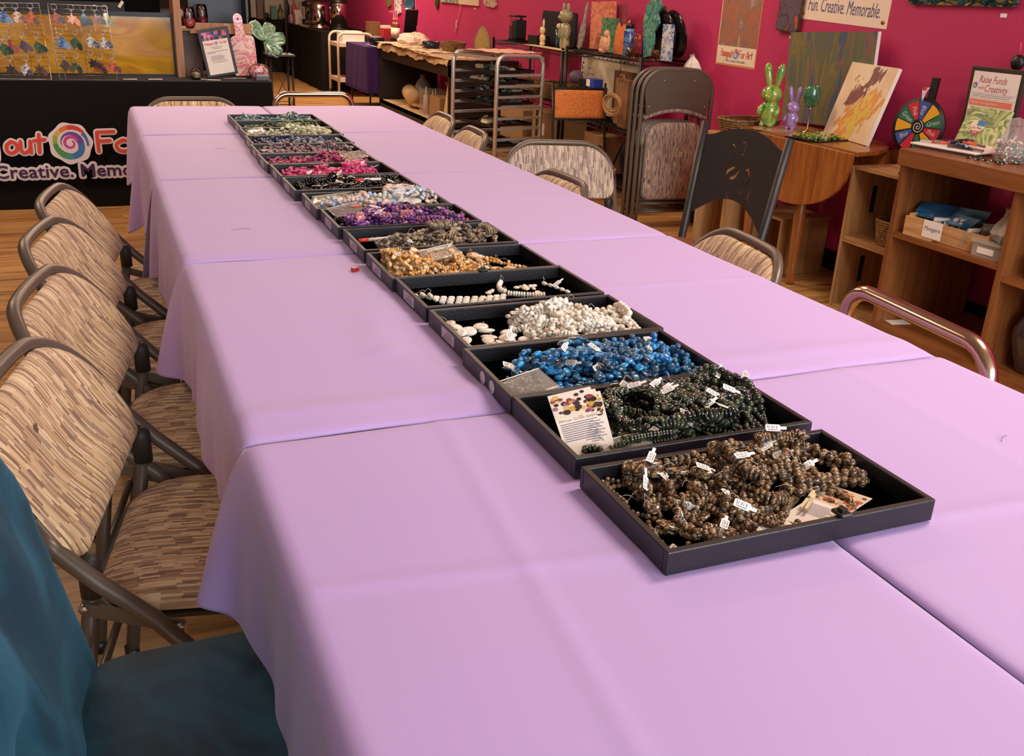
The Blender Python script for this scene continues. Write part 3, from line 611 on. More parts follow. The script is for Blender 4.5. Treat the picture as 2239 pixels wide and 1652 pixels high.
# ================================================================ chairs
def dash_mat(name, ax_long, ax_lat, cols=('#d9bd94', '#c6a67c', '#b39270', '#8a6c54', '#e6cfa8', '#a58a74', '#cdb291', '#75604e')):
    """upholstery of short raised dashes: random colour per dash cell"""
    t = NT(name); co = t.n('ShaderNodeTexCoord'); sp = t.n('ShaderNodeSeparateXYZ'); t.l(co.outputs['Object'], sp.inputs[0])
    def M(op, a, b=None, c=None):
        n = t.n('ShaderNodeMath', operation=op)
        for i, q in enumerate((a, b, c)):
            if q is None: continue
            if isinstance(q, (int, float)): n.inputs[i].default_value = q
            else: t.l(q, n.inputs[i])
        return n.outputs[0]
    X = sp.outputs['XYZ'.index(ax_long)]; Y = sp.outputs['XYZ'.index(ax_lat)]
    nzw = t.n('ShaderNodeTexNoise'); t.l(co.outputs['Object'], nzw.inputs[0]); nzw.inputs['Scale'].default_value = 9
    row = M('FLOOR', M('MULTIPLY', M('ADD', Y, M('MULTIPLY', nzw.outputs[0], .006)), 250.)); wn = t.n('ShaderNodeTexWhiteNoise', noise_dimensions='1D'); t.l(row, wn.inputs['W'])
    grp = M('FLOOR', M('MULTIPLY', row, .16)); wg = t.n('ShaderNodeTexWhiteNoise', noise_dimensions='1D'); t.l(grp, wg.inputs['W'])
    cell = M('FLOOR', M('ADD', M('MULTIPLY', X, 34.), M('ADD', M('MULTIPLY', wg.outputs[0], 7.), M('MULTIPLY', wn.outputs[0], .55))))
    cb = t.n('ShaderNodeCombineXYZ'); t.l(row, cb.inputs[0]); t.l(cell, cb.inputs[1]); w2 = t.n('ShaderNodeTexWhiteNoise', noise_dimensions='2D'); t.l(cb.outputs[0], w2.inputs['Vector'])
    t.l(t.ramp(w2.outputs[0], list(cols), 'CONSTANT'), t.b.inputs['Base Color']); t.b.inputs['Roughness'].default_value = .85; t.b.inputs['Sheen Weight'].default_value = .1
    t.bump(w2.outputs[0], .5, .0025); return t.m
FAB_SEAT = dash_mat('seat_dash_fabric', 'X', 'Y'); FAB_BACK = dash_mat('back_dash_fabric', 'Z', 'Y')
COLG = ('#cdb9a2', '#b8a491', '#9c8a7c', '#857468', '#d9c8b0', '#a3948a', '#bfae9c', '#7c6c64'); FAB_COOL = dash_mat('back_dash_fabric_cool', 'Z', 'Y', COLG)
FR = pm('brown_chair_paint', '#685c50', .38, .3); PAN = pm('chair_pan_dark', '#2c2723', .5)
def prof(pts):
    def f(z):
        for (x0, z0), (x1, z1) in zip(pts, pts[1:]):
            if z1 <= z <= z0: return x0+(x1-x0)*(z0-z)/(z0-z1)
        return pts[0][0] if z > pts[0][1] else pts[-1][0]
    return f
def make_folding(fab, label, group):
    """faces +X, origin under the middle of the seat"""
    o = thing('folding_chair', label, 'chair', group=group)
    pf = prof([(-.318, .725), (-.28, .65), (-.215, .53), (-.11, .425), (.01, .26), (.20, .012)])
    HW, R, ZT = .232, .13, .728
    def bow(y, z): return -.028*(1-(y/HW)**2)*smooth01((z-.49)/.12)
    pts = []
    zs = [.012, .12, .26, .36, .425, .49, .55, .60]
    for z in zs: pts.append((pf(z), -HW, z))
    for i in range(0, 10):
        a = pi+pi/2*i/9*-1; y = -HW+R+R*cos(a); z = ZT-R+R*sin(a)*1.0; pts.append((pf(z)+bow(y, z), y, z))
    for i in range(1, 6): y = -HW+R+(2*(HW-R))*i/6; pts.append((pf(ZT)+bow(y, ZT), y, ZT))
    for i in range(0, 10):
        a = pi/2-pi/2*i/9; y = HW-R+R*cos(a); z = ZT-R+R*sin(a); pts.append((pf(z)+bow(y, z), y, z))
    for z in zs[::-1]: pts.append((pf(z), HW, z))
    MB().tube(pts, .0125, 10).build('frame_tube', FR, o)
    def bm_(u, v, w): z = .520+(v+.099); x = pf(z)+bow(u, z)+.008; return (x+w*.93, u, z+w*.32)
    out = rrect(.470, .198, .1, 8, rs=[.125, .125, .045, .045])
    global BACKMAP
    BACKMAP = bm_
    MB().pillow(out, .020, .004, bm_, 8).build('backrest', fab, o)
    MB().pillow([(p[0]*.93, p[1]*.97) for p in out], .0, .010, bm_, 5).build('back_plate', FR, o)
    so = rrect(.40, .40, .06, 6, rs=[.05, .10, .10, .05])
    MB().pillow(so, .030, .004, lambda u, v, w: (u-.01, v, .414+w-.010*(1-(v/.2)**2)), 8).build('seat', FAB_SEAT, o)
    m = MB(); m.pillow([(p[0]*1.02, p[1]*1.02) for p in so], .002, .020, lambda u, v, w: (u-.01, v, .409+w), 5, pw=14); m.build('seat_pan', PAN, o)
    for s in (-1, 1):
        m = MB(); m.tube([(-.255, s*.205, .012), (-.225, s*.205, .25), (-.195, s*.205, .465)], .0125, 10)
        l = m.build('rear_leg', FR, o); MB().lathe([(0, .525), (.008, .524), (.0145, .517), (.0165, .508), (.0165, .455), (0, .455)], 12, (-.194, s*.205, 0)).build('leg_cap', PAN, l)
        m = MB(); m.beam((-.205, s*.218, .44), (-.075, s*.218, .395), .005, .022); k = m.build('hinge_link', FR, o)
        m = MB()
        for x, z in ((-.205, .44), (-.08, .397)): m.lathe([(0, -.006), (.007, -.005), (.007, .005), (0, .006)], 10, (x, s*.218, z), axis='y')
        m.build('rivets', STEEL, k)
        MB().lathe([(0, 0), (.015, 0), (.015, .03), (0, .03)], 10, (.20, s*HW, 0)).build('rubber_foot', BLACK, o)
        MB().lathe([(0, 0), (.014, 0), (.014, .03), (0, .03)], 10, (-.255, s*.205, 0)).build('rubber_foot', BLACK, o)
    MB().tube([(-.25, -.205, .16), (-.25, .205, .16)], .008, 8).build('crossbar', FR, o)
    MB().tube([(.10, -HW, .14), (.10, HW, .14)], .008, 8).build('crossbar', FR, o)
    return o
G1 = 'patterned folding chairs pulled up along the long table side'
fc = make_folding(FAB_BACK, 'patterned folding chair beside the teal velvet chair', G1)
L_ = [(.785, -.345, -12, 'patterned folding chair standing next to the teal velvet chair, small dark spot on its back'),
      (1.27, -.318, -11, 'patterned folding chair, second in line after the teal velvet chair'),
      (1.755, -.325, -11, 'patterned folding chair, third in line after the teal velvet chair'),
      (2.22, -.312, -9, 'patterned folding chair with a blue smudge on its back, before the black banner')]
CH = []
for i, (y, x, a, lb) in enumerate(L_):
    o = fc if i == 0 else dup(fc, (0, 0, 0)); o.location = (x, y, 0); o.rotation_euler = (0, 0, radians(a)); o['label'] = lb; o.scale = (1.06, 1.08, 1.0); CH.append(o)
def blotch(parent, cu, cv, ru, rv, rot, mat, seed, name):
    r_ = random.Random(seed); vs = []; fs = []
    def P(u, v):
        q = min(.98, max(abs(u)/.235, abs(v)/.099)); return BACKMAP(u, v, .020*sqrt(1-q**5)+.0006)
    n = 18; vs.append(P(cu, cv))
    for k in (1, 2, 3):
        for i in range(n):
            a = 2*pi*i/n; w_ = k/3*(1+(r_.uniform(-.35, .25) if k == 3 else 0)); x, y = ru*w_*cos(a), rv*w_*sin(a); vs.append(P(cu+x*cos(rot)-y*sin(rot), cv+x*sin(rot)+y*cos(rot)))
    for i in range(n): fs.append((0, 1+i, 1+(i+1) % n))
    for k in range(2):
        for i in range(n): fs.append((1+k*n+i, 1+(k+1)*n+i, 1+(k+1)*n+(i+1) % n, 1+k*n+(i+1) % n))
    return MB().add(vs, fs, 0, True).build(name, mat, parent)
SMB = pm('blue_smudge', '#93a3a6', .9, alpha=.75); blotch(CH[3], -.10, .015, .055, .012, -.9, SMB, 3, 'paint_smudge'); blotch(CH[3], -.135, -.03, .03, .008, -.7, SMB, 5, 'paint_smudge')
blotch(CH[0], -.06, .035, .009, .006, .2, pm('dark_spot', '#5a4638', .9, alpha=.7), 6, 'dark_spot')
G2 = 'patterned folding chairs around the wall side and end of the table'
for x, y, a, lb in [(1.02, 1.33, 180-7, 'patterned folding chair at the table edge in front of the black cup chair'),
                    (.925, 2.28, 180+2, 'patterned folding chair with only its curved top showing, in front of the chair turned sideways'),
                    (1.02, 3.42, 180-4, 'patterned folding chair overlapping another one by the steel tray rack'),
                    (1.05, 3.95, 180-3, 'patterned folding chair partly behind its neighbour, before the brown paper bin shelf'),
                    (.97, .16, 180, 'patterned folding chair of which only a corner shows beyond the bare tube chair')]:
    dup(fc, (x+.30*cos(radians(a)), y+.30*sin(radians(a)), 0), radians(a), lb, G2).scale = (1, 1, 1)
cool = make_folding(FAB_COOL, 'patterned folding chair turned to face the room with its wide back fully visible', G2)
cool.location = (1.20, 2.72, 0); cool.rotation_euler = (0, 0, radians(-105))
e_ = dup(fc, (-.06, 4.38, 0), radians(-90), 'patterned folding chair at the table end in front of the black banner', G2); e_.scale = (1.0, 1.08, 1.0)
# bare tubular chairs
ROSE = pm('rose_chrome_tube', '#c4a890', .2, 1, coat=.3)
def make_tube_chair(label):
    o = thing('tube_chair', label, 'chair', group='chairs with a bare metal tube back')
    pf = prof([(-.25, .75), (-.20, .45), (-.15, .02)]); HW, R, ZT = .215, .07, .75; pts = []
    for z in (.02, .25, .45, .6): pts.append((pf(z), -HW, z))
    for i in range(8): a = pi-pi/2*i/7; pts.append((pf(ZT), -HW+R+R*cos(a), ZT-R+R*sin(a)))
    for i in range(8): a = pi/2-pi/2*i/7; pts.append((pf(ZT), HW-R+R*cos(a), ZT-R+R*sin(a)))
    for z in (.6, .45, .25, .02): pts.append((pf(z), HW, z))
    MB().tube(pts, .0165, 14).build('back_tube', ROSE, o)
    MB().tube([(-.235, -HW, .665), (-.235, HW, .665)], .003, 8).build('thin_rod', ROSE, o)
    MB().pillow(rrect(.42, .40, .05), .02, .02, lambda u, v, w: (u, v, .44+w), 6).build('seat', pm('black_vinyl', '#1d1a19', .4), o)
    for s in (-1, 1): MB().tube([(-.19, s*HW, .43), (.19, s*HW*.97, .43), (.205, s*HW*.97, .41), (.22, s*HW, .02)], .011, 10).build('leg', ROSE, o)
    return o
tc = make_tube_chair('chair with a bare rose-coloured metal tube back in front of the wooden shelf unit'); tc.location = (.71, .66, 0); tc.rotation_euler = (0, 0, radians(180-5))
dup(tc, (.59, 4.50, 0), radians(-90), 'chair with a bare metal tube back at the table end beside the black booth table')
# teal velvet chair
t = NT('teal_velvet'); b = t.b; nz = t.n('ShaderNodeTexNoise'); t.l(t.obj(), nz.inputs[0]); nz.inputs['Scale'].default_value = 6; nz.inputs['Detail'].default_value = 4; nz.inputs['Distortion'].default_value = 1.2
t.l(t.ramp(nz.outputs[0], ['#0b2f3e', '#174e62'], pos=[.42, .62]), b.inputs['Base Color']); b.inputs['Roughness'].default_value = .7; b.inputs['Sheen Weight'].default_value = .35; b.inputs['Sheen Roughness'].default_value = .35; b.inputs['Sheen Tint'].default_value = lin('#5aa0c0')
n2 = t.n('ShaderNodeTexNoise'); t.l(t.obj(), n2.inputs[0]); n2.inputs['Scale'].default_value = 700; t.bump(n2.outputs[0], .25, .0008); TEAL = t.m
o = thing('velvet_chair', 'teal velvet upholstered chair beside the long table, nearest the camera', 'chair', (-.375, .105, 0), radians(0))
o['label'] = 'teal velvet upholstered chair with a pinched shell back beside the long table'
MB().pillow(rrect(.54, .62, .07, 6), .055, .05, lambda u, v, w: (u+.02, v, .462+w), 9, pw=6).build('seat', TEAL, o)
def shell(u, v, w):   # u across, v up (-.25..25)
    z = .66+v; k = (u/.30); x = -.272-.18*(v+.2)+.04*k*k*abs(k)
    puff = .0
    for cx_, cz_ in ((-.20, .62), (.0, .62), (.20, .62), (-.1, .75), (.1, .75), (-.2, .5), (.0, .5)):
        d = (u-cx_)**2+(z-cz_)**2; puff -= .022*exp(-d/.0012)
    return (x+w*(1)+(puff if w > 0 else 0)+(.006*sin(u*38+z*20) if w > 0 else 0), u*1.0, z)
MB().pillow(rrect(.62, .60, .16, 10, rs=[.26, .26, .06, .06]), .05, .035, shell, 16, pw=5).build('backrest', TEAL, o)
for sx in (-1, 1):
    for sy in (-1, 1): MB().tube([(sx*.2, sy*.23, .40), (sx*.23, sy*.25, .0)], [.016, .010], 10).build('leg', BLACK, o)
# stacked, folded chairs leaning by the wire rack
def make_folded(label):
    o = thing('folded_chair', label, 'chair', group='folded chairs stored upright by the wire rack')
    HW, R, ZT = .232, .135, .93; pts = []
    for z in (.012, .3, .6): pts.append((-HW, 0, z))
    for i in range(10): a = pi-pi/2*i/9; pts.append((-HW+R+R*cos(a), 0, ZT-R+R*sin(a)))
    for i in range(10): a = pi/2-pi/2*i/9; pts.append((HW-R+R*cos(a), 0, ZT-R+R*sin(a)))
    for z in (.6, .3, .012): pts.append((HW, 0, z))
    MB().tube(pts, .0125, 10).build('frame_tube', FR, o)
    out = [(x, z) for x, z in rrect(.44, .28, .1, 8, cy=.785, rs=[.125, .125, .02, .02])]
    out = [(x, z+(.03*(1-(x/.22)**2) if z < .68 else 0)) for x, z in out]
    bot = [(-.2+.4*i/10, .665+.045*(1-((-.2+.4*i/10)/.2)**2)) for i in range(11)]
    top = [p for p in out if p[1] > .72]
    poly = [p for p in top]+bot
    m = MB(); m.T = Matrix.Rotation(radians(90), 4, 'X'); m.prism([(x, z) for x, z in poly], .004, .010); pl = m.build('back_plate', FR, o)
    m = MB()
    for x, z in ((-.1, .87), (.1, .87), (-.185, .72), (.185, .72)): m.sph((x, -.011, z), (.006, .003, .006), 8, 6)
    m.build('rivets', STEEL, pl)
    pb = [(-.205+.41*i/14, 0, .655+.045*(1-((-.205+.41*i/14)/.205)**2)) for i in range(15)]
    MB().tube([(a, .004, c) for a, b, c in pb], .015, 10).build('backrest', FAB_FC, o)
    MB().pillow(rrect(.37, .46, .05, 6, cy=.40, rs=[.09, .09, .05, .05]), .024, .006, lambda u, v, w: (u, -.018-w, v), 8, pw=10).build('seat', FAB_FC, o)
    MB().pillow(rrect(.385, .475, .05, 6, cy=.40, rs=[.09, .09, .05, .05]), .004, .012, lambda u, v, w: (u, -.014-w, v), 5, pw=14).build('seat_pan', FR, o)
    for s in (-1, 1):
        MB().tube([(s*.205, -.004, .02), (s*.205, -.004, .50)], .0105, 10).build('rear_leg', FR, o)
        MB().lathe([(0, 0), (.014, 0), (.014, .03), (0, .03)], 10, (s*HW, 0, 0)).build('rubber_foot', BLACK, o)
    for z in (.09, .14): MB().tube([(-HW, 0, z), (HW, 0, z)], .0085, 8).build('crossbar', FR, o)
    return o
FAB_FC = dash_mat('folded_seat_fabric', 'Z', 'X', ('#b8a08c', '#a08c80', '#8a786e', '#6c5c56', '#c4b09c', '#93827a', '#ab988a', '#5e504c'))
f0 = make_folded('folded chair with its metal back plate and seat facing out, front of the stack')
f0.location = (2.69, 4.38, 0); f0.rotation_euler = (0, 0, radians(-4))
for k, lb in ((1, 'folded chair in the middle of the upright stack by the wire rack'), (2, 'folded chair at the back of the upright stack, mostly hidden by two others')):
    dup(f0, (2.69-.008*k, 4.38+.046*k, 0), radians(-4), lb)
# orange paisley chair
o = thing('paisley_chair', 'black metal chair with an orange paisley backrest beside the brown paper bags', 'chair', (2.47, 5.12, 0), radians(-98))
bk = pm('black_metal_frame', '#1b1815', .35, .4)
for s in (-1, 1): MB().tube([(-.20, s*.185, .77), (-.14, s*.185, .42), (-.02, s*.185, .0)], .009, 8).build('leg', bk, o)
m = MB(); m.cbox((-.193, 0, .73), (.012, .37, .014)); m.cbox((-.157, 0, .535), (.012, .37, .014)); m.build('back_rail', bk, o)
t = NT('orange_paisley'); v = t.n('ShaderNodeTexNoise'); t.l(t.obj(), v.inputs[0]); v.inputs['Scale'].default_value = 26; v.inputs['Distortion'].default_value = 3.5; v.inputs['Detail'].default_value = 1
t.l(t.ramp(v.outputs[0], ['#d0702c', '#d87c34', '#6a3a18', '#dc8640', '#c0601e'], pos=[.3, .44, .495, .55, .7]), t.b.inputs['Base Color']); t.b.inputs['Roughness'].default_value = .8
MB().pillow(rrect(.345, .185, .012, 3), .014, .010, lambda u, v, w: (-.174-.18*v+w, u, .632+v), 6, pw=10).build('backrest', t.m, o)
MB().pillow(rrect(.34, .34, .03, 4), .012, .012, lambda u, v, w: (-.10+.2*(.25-v-.17)+w, u, .20+v), 5).build('seat', BLACK, o)
for s in (-1, 1): MB().tube([(.2, s*.185, .42), (-.16, s*.185, .0)], .009, 8).build('leg', bk, o)
# black cafe chair with a cut-out coffee cup
o = thing('cafe_chair', 'dark grey metal cafe chair with a coffee cup cut out of its back', 'chair', (1.65, 2.33, 0), radians(-84))
o.rotation_euler = (0, 0, radians(180+4)); o.location = (1.38, 2.21, 0)
DG = pm('dark_grey_powdercoat', '#35322f', .42, .3)
# local: x forward, back plane at x=-0.22.., y across; seen face points to -x after rotation
def bp_(u, v, w=0): return (-.20-.16*(v-.45)-.02*(1-(u/.23)**2)+w, u*(1+.16*(v-.65)), v)
for s in (-1, 1):
    MB().tube([bp_(s*.225, .02), bp_(s*.225, .45), bp_(s*.228, .89)], .0155, 12).build('back_post', DG, o)
pan = [(-.215, .545), (-.215, .84)]+[(-.215+.43*i/12, .835+.055*sin(pi*i/12)) for i in range(1, 12)]+[(.215, .84), (.215, .545)]+[(.215-.43*i/12, .545-.0+.09*sin(pi*i/12)-.05*0) for i in range(1, 12)]
import bmesh
def sheet_with_cuts(poly, cuts, thick, mapf, name, mat, parent, step=.018):
    m = MB(); m.T = Matrix.Identity(4); m.prism(poly, -thick/2, thick/2)
    a = m.build('sheet', mat)
    cs = []
    for pts, w_ in cuts:
        P = [Vector((p[0], p[1])) for p in pts]; n = len(P); Lp = []; Rp = []
        for i, p in enumerate(P):
            d = (P[min(i+1, n-1)]-P[max(i-1, 0)]).normalized(); k = w_*(.35+.65*sin(pi*(i+.5)/n)); o_ = Vector((-d.y, d.x))*k/2; Lp.append(p+o_); Rp.append(p-o_)
        q = [tuple(v) for v in Rp]+[tuple(v) for v in Lp[::-1]]
        c = MB(); c.prism(q, -thick, thick); cs.append(c.build('cut', mat))
    for c in cs:
        md = a.modifiers.new('b', 'BOOLEAN'); md.operation = 'DIFFERENCE'; md.object = c; md.solver = 'EXACT'
    dg = bpy.context.evaluated_depsgraph_get(); me = bpy.data.meshes.new_from_object(a.evaluated_get(dg), depsgraph=dg)
    for c in cs: bpy.data.objects.remove(c)
    bpy.data.objects.remove(a)
    bm = bmesh.new(); bm.from_mesh(me); bmesh.ops.triangulate(bm, faces=bm.faces)
    for k in range(2): bmesh.ops.subdivide_edges(bm, edges=[e for e in bm.edges if e.calc_length() > .05], cuts=1); bmesh.ops.triangulate(bm, faces=bm.faces)
    for v in bm.verts: v.co = Vector(mapf(v.co.x, v.co.y, v.co.z))
    bm.normal_update(); bm.to_mesh(me); bm.free(); me.name = name; me.materials.clear(); me.materials.append(mat)
    o_ = bpy.data.objects.new(name, me); C.objects.link(o_); o_.parent = parent; return o_
S_ = .040
def K(pts): return [(-(.0)+ (p[0]-5.0)*.033*-1, .545+p[1]*.033) for p in spline([(a, b, 0) for a, b in pts], 5)]
cuts = [(K([(2.6, 4.6), (2.7, 3.2), (3.5, 2.2), (4.6, 1.7), (5.1, 1.9)]), .012), (K([(3.3, 4.2), (3.2, 5.4), (3.7, 6.3), (4.3, 5.9)]), .010), (K([(4.0, 5.2), (4.1, 3.9), (4.4, 3.6)]), .006),
        (K([(5.0, 6.2), (5.6, 5.2), (6.4, 4.9)]), .014), (K([(5.9, 6.2), (6.9, 5.6), (7.2, 4.8)]), .013), (K([(5.6, 2.6), (6.2, 3.0), (6.6, 3.7)]), .006), (K([(4.4, 2.7), (4.8, 2.4), (5.3, 2.5)]), .006),
        (K([(5.7, 8.0), (5.1, 7.7), (5.1, 8.9), (5.7, 9.0)]), .006), (K([(6.4, 6.9), (6.6, 8.2), (7.1, 8.5), (7.2, 8.0)]), .006)]
sheet_with_cuts(pan, cuts, .004, lambda u, v, w: bp_(u, v, w), 'back_panel', DG, o)
MB().pillow(rrect(.40, .42, .06, 6), .015, .012, lambda u, v, w: (u, v, .45+w), 5).build('seat', pm('wood_seat_brown', '#7a4a26', .5), o)
for s in (-1, 1): MB().tube([(.17, s*.19, .44), (.20, s*.20, .0)], .012, 10).build('leg', DG, o)
# ================================================================ lettering and the swirl emblem
RED = pm('logo_red', '#dc4a32', .6); PLUM = pm('logo_plum', '#3c1a4c', .6); HALO = pm('banner_white', '#e9e0e4', .6); NAVY = pm('print_navy', '#3c4a86', .6); CORAL = pm('print_coral', '#d4604a', .6)
GLY = {'H': ([[(0, 0), (.02, 1)], [(.5, 0), (.48, 1)], [(0, .5), (.5, .55)]], .62), 'a': ([[(.4, .5), (.2, .6), (.02, .35), (.1, .03), (.3, .1), (.4, .5)], [(.4, .55), (.4, .05)]], .52),
       'n': ([[(.02, .6), (.03, 0)], [(.03, .35), (.18, .6), (.36, .45), (.38, 0)]], .5), 'g': ([[(.4, .55), (.15, .6), (.02, .35), (.1, .08), (.32, .12), (.4, .5)], [(.42, .58), (.42, 0), (.36, -.4), (.12, -.45)]], .54),
       'o': ([[(.2, .6), (.03, .4), (.05, .1), (.22, 0), (.4, .15), (.4, .45), (.2, .6)]], .52), 'u': ([[(.03, .6), (.05, .12), (.2, 0), (.38, .2), (.4, .6)], [(.4, .6), (.42, 0)]], .54),
       't': ([[(.2, .95), (.2, 0)], [(0, .62), (.42, .68)]], .46), 'F': ([[(.1, 0), (.02, .98)], [(.02, .98), (.52, 1.0)], [(.05, .52), (.42, .55)]], .56), 'r': ([[(.05, .6), (.05, 0)], [(.05, .35), (.18, .58), (.34, .6)]], .4),
       'A': ([[(0, 0), (.28, 1), (.5, 0)], [(.08, .35), (.45, .38)]], .6), ' ': ([], .3)}
def hand(parent, s, x, y, h, w, mat, z=.001, name='lettering', slant=0, endx=None, rot=0):
    tot = sum(GLY[c][1] for c in s); k = h if endx is None else (endx-x)/tot; m = MB(); cx = 0
    for ch in s:
        for st_ in GLY[ch][0]:
            P = [(x+(cx+a+slant*b)*k, y+b*h) for a, b in st_]
            if rot: P = [(x+(p[0]-x)*cos(rot)-(p[1]-y)*sin(rot), y+(p[0]-x)*sin(rot)+(p[1]-y)*cos(rot)) for p in P]
            if len(P) > 3: P = [(v.x, v.y) for v in spline([(p[0], p[1], 0) for p in P], 4)]
            m.stroke(P, w, z)
        cx += GLY[ch][1]
    return m.build(name, mat, parent)
LG = [pm('emblem_'+n, c, .5) for n, c in (('pink', '#d04a9c'), ('purple', '#6f4aa4'), ('blue', '#3f78c4'), ('teal', '#3f9c9c'), ('green', '#4c9a4c'), ('lime', '#9ab83c'), ('yellow', '#d8b848'), ('orange', '#e0763a'), ('red', '#d23c30'))]
def emblem(parent, cx, cy, r, halo=True, z=.001):
    m = MB(); sq = 1.0
    if halo: m.flat([(cx+r*(1.13+.05*sin(7*a+1))*cos(a), cy+r*(1.13+.05*sin(7*a+1))*sin(a)) for a in [2*pi*i/48 for i in range(48)]], z, 9)
    m.flat([(cx+r*.98*cos(2*pi*i/32), cy+r*.98*sin(2*pi*i/32)) for i in range(32)], z+.0002, 9)
    cnt = [0]
    def arcb(r0, r1, a0, a1, mi, n=14, zz=.0005):
        cnt[0] += 1; zz = .0003+.00006*cnt[0]
        for i in range(n):
            t0, t1 = i/n, (i+1)/n; q = []
            for t_, s_ in ((t0, 0), (t1, 0), (t1, 1), (t0, 1)):
                a = radians(a0+(a1-a0)*t_); rc = (r0[0]+(r0[1]-r0[0])*t_); wd = (r1[0]+(r1[1]-r1[0])*t_)
                rr = rc+(wd if s_ else 0); q.append((cx+rr*r*cos(a), cy+rr*r*sin(a)))
            m.flat(q, z+zz, mi)
    # inner swirl pink -> purple, outer wave blue, teal, green, lime, orange, red
    arcb((.10, .20), (.10, .16), 420, 200, 0, 16); arcb((.20, .30), (.16, .2), 200, 20, 0, 12); arcb((.30, .46), (.2, .14), 20, -40, 1, 6)
    arcb((.46, .46), (.02, .18), 200, 90, 1, 10); arcb((.46, .44), (.18, .26), 90, 0, 1, 8); arcb((.44, .5), (.26, .36), 0, -50, 2, 6)
    arcb((.5, .55), (.36, .34), -50, -85, 2, 5); arcb((.55, .55), (.34, .36), -85, -115, 3, 5); arcb((.55, .6), (.36, .30), -115, -150, 4, 5); arcb((.6, .66), (.3, .24), -150, -180, 4, 4)
    arcb((.66, .7), (.24, .26), 180, 150, 5, 4); arcb((.7, .72), (.26, .22), 150, 125, 6, 4); arcb((.72, .74), (.22, .26), 125, 95, 7, 4); arcb((.74, .8), (.26, .22), 95, 60, 8, 5); arcb((.8, .92), (.22, .02), 60, 15, 8, 6)
    arcb((.74, .84), (.2, .12), 40, -10, 2, 6)
    return m.build('swirl_emblem', LG+[HALO], parent)
# ================================================================ booth table
BLK = pm('black_table_cloth', '#0e0c0d', .9, sheen=.1, spec=.15)
m = MB(); N = 160; X0, X1, Y0, Y1 = -2.3, .50, 5.60, 6.20; ZT = .735
def cloth_box(m, X0, X1, Y0, Y1, ZT, amp=.010, per=9, zb=.004, top=True, seed=0):
    per_ = []
    nx = int((X1-X0)*60); ny = max(4, int((Y1-Y0)*60))
    for i in range(nx): per_.append((X0+(X1-X0)*i/nx, Y0, 0, -1))
    for i in range(ny): per_.append((X1, Y0+(Y1-Y0)*i/ny, 1, 0))
    for i in range(nx): per_.append((X1-(X1-X0)*i/nx, Y1, 0, 1))
    for i in range(ny): per_.append((X0, Y1-(Y1-Y0)*i/ny, -1, 0))
    n = len(per_); vs = []; fs = []; lv = [(ZT, 0, -.004), (ZT-.006, .0, 0), (ZT-.10, .25, .002), (ZT*.6, .6, .006), (ZT*.3, .85, .01), (zb, 1, .012)]
    for z, a, o_ in lv:
        for k, (x, y, nx_, ny_) in enumerate(per_):
            s = k*.0167; d = o_+a*amp*(1+sin(s*per+seed)*.7+.5*sin(s*per*2.3+1))
            vs.append((x+nx_*d, y+ny_*d, z))
    for i in range(len(lv)-1):
        for k in range(n): fs.append((i*n+k, (i+1)*n+k, (i+1)*n+(k+1) % n, i*n+(k+1) % n))
    fs.append(tuple(range(n))); return m.add(vs, fs, 0, False)
o = thing('booth_table', 'long table under a black cloth printed with a big swirl emblem and red lettering', 'table', (0, 0, 0))
cloth_box(MB(), X0, X1, Y0, Y1, ZT, .006, 4).build('black_cover', BLK, o)
pf_ = thing('banner_print', None, None, (0, 5.562, 0), rot=(radians(90), 0, 0)); pf_.parent = o
for halo, wd, mt, zz in ((1, .040, HALO, .001), (0, .020, RED, .005)):
    hand(pf_, 'Hang', -1.40, .335, .110, wd, mt, zz, endx=-1.065); hand(pf_, 'out', -1.035, .335, .110, wd, mt, zz, slant=.06, endx=-.825)
    hand(pf_, 'F', -.560, .335, .115, wd, mt, zz, slant=.08, endx=-.455); hand(pf_, 'or', -.445, .335, .110, wd, mt, zz, endx=-.24); hand(pf_, 'Art', -.15, .335, .12, wd, mt, zz, endx=.08)
emblem(pf_, -.69, .385, .105)
text('Creative. Memorable.', .105, HALO, pf_, -1.118, .222, .001, 'LEFT', .0026, sx=1.10, name='slogan_halo', halo=.0135); text('Creative. Memorable.', .105, PLUM, pf_, -1.118, .222, .005, 'LEFT', 0, sx=1.10, name='slogan', halo=.0018)
text('Fun.', .105, HALO, pf_, -1.50, .222, .001, 'LEFT', .0026, sx=1.10, name='slogan_halo', halo=.0135); text('Fun.', .105, PLUM, pf_, -1.50, .222, .005, 'LEFT', 0, sx=1.10, name='slogan', halo=.0018)
# glossy amber resin panel
o = thing('amber_artwork', 'large glossy amber and gold resin panel in a black frame behind the keychain grids', 'artwork', (0, 5.98, .737))
GOLD = pour('amber_resin', ['#8a6418', '#b8861c', '#cc9a28', '#b0761a', '#d8ac40', '#6c5c1c'], 2.0, .8, .08, .8, (1, 1, 2.4), pos=[.28, .4, .5, .58, .66, .8])
MB().box((-1.9, 0, .0), (-.045, .03, .345)).build('resin_face', GOLD, o)
m = MB(); m.box((-1.92, -.006, .345), (-.03, .034, .372)); m.box((-.045, -.004, 0), (-.03, .034, .345)); m.box((-1.92, -.004, -.0), (-.045, -.001, .008)); m.build('black_edge', BLACK, o)
o = thing('display_board', 'tall black display board standing behind the amber resin panel', 'display board', (0, 6.12, .737))
MB().box((-2.1, 0, 0), (-.09, .03, .85)).build('black_board', pm('board_black', '#0a090a', .95, spec=.1), o); MB().box((-1.9, -.008, .36), (-.30, 0, .42)).build('grey_ledge', pm('slate_grey', '#2a2d31', .7), o)
m = MB(); m.cbox((-.32, -.016, .41), (.018, .006, .045), Matrix.Rotation(radians(35), 3, 'Y')); m.build('price_tag', CREAM, o)
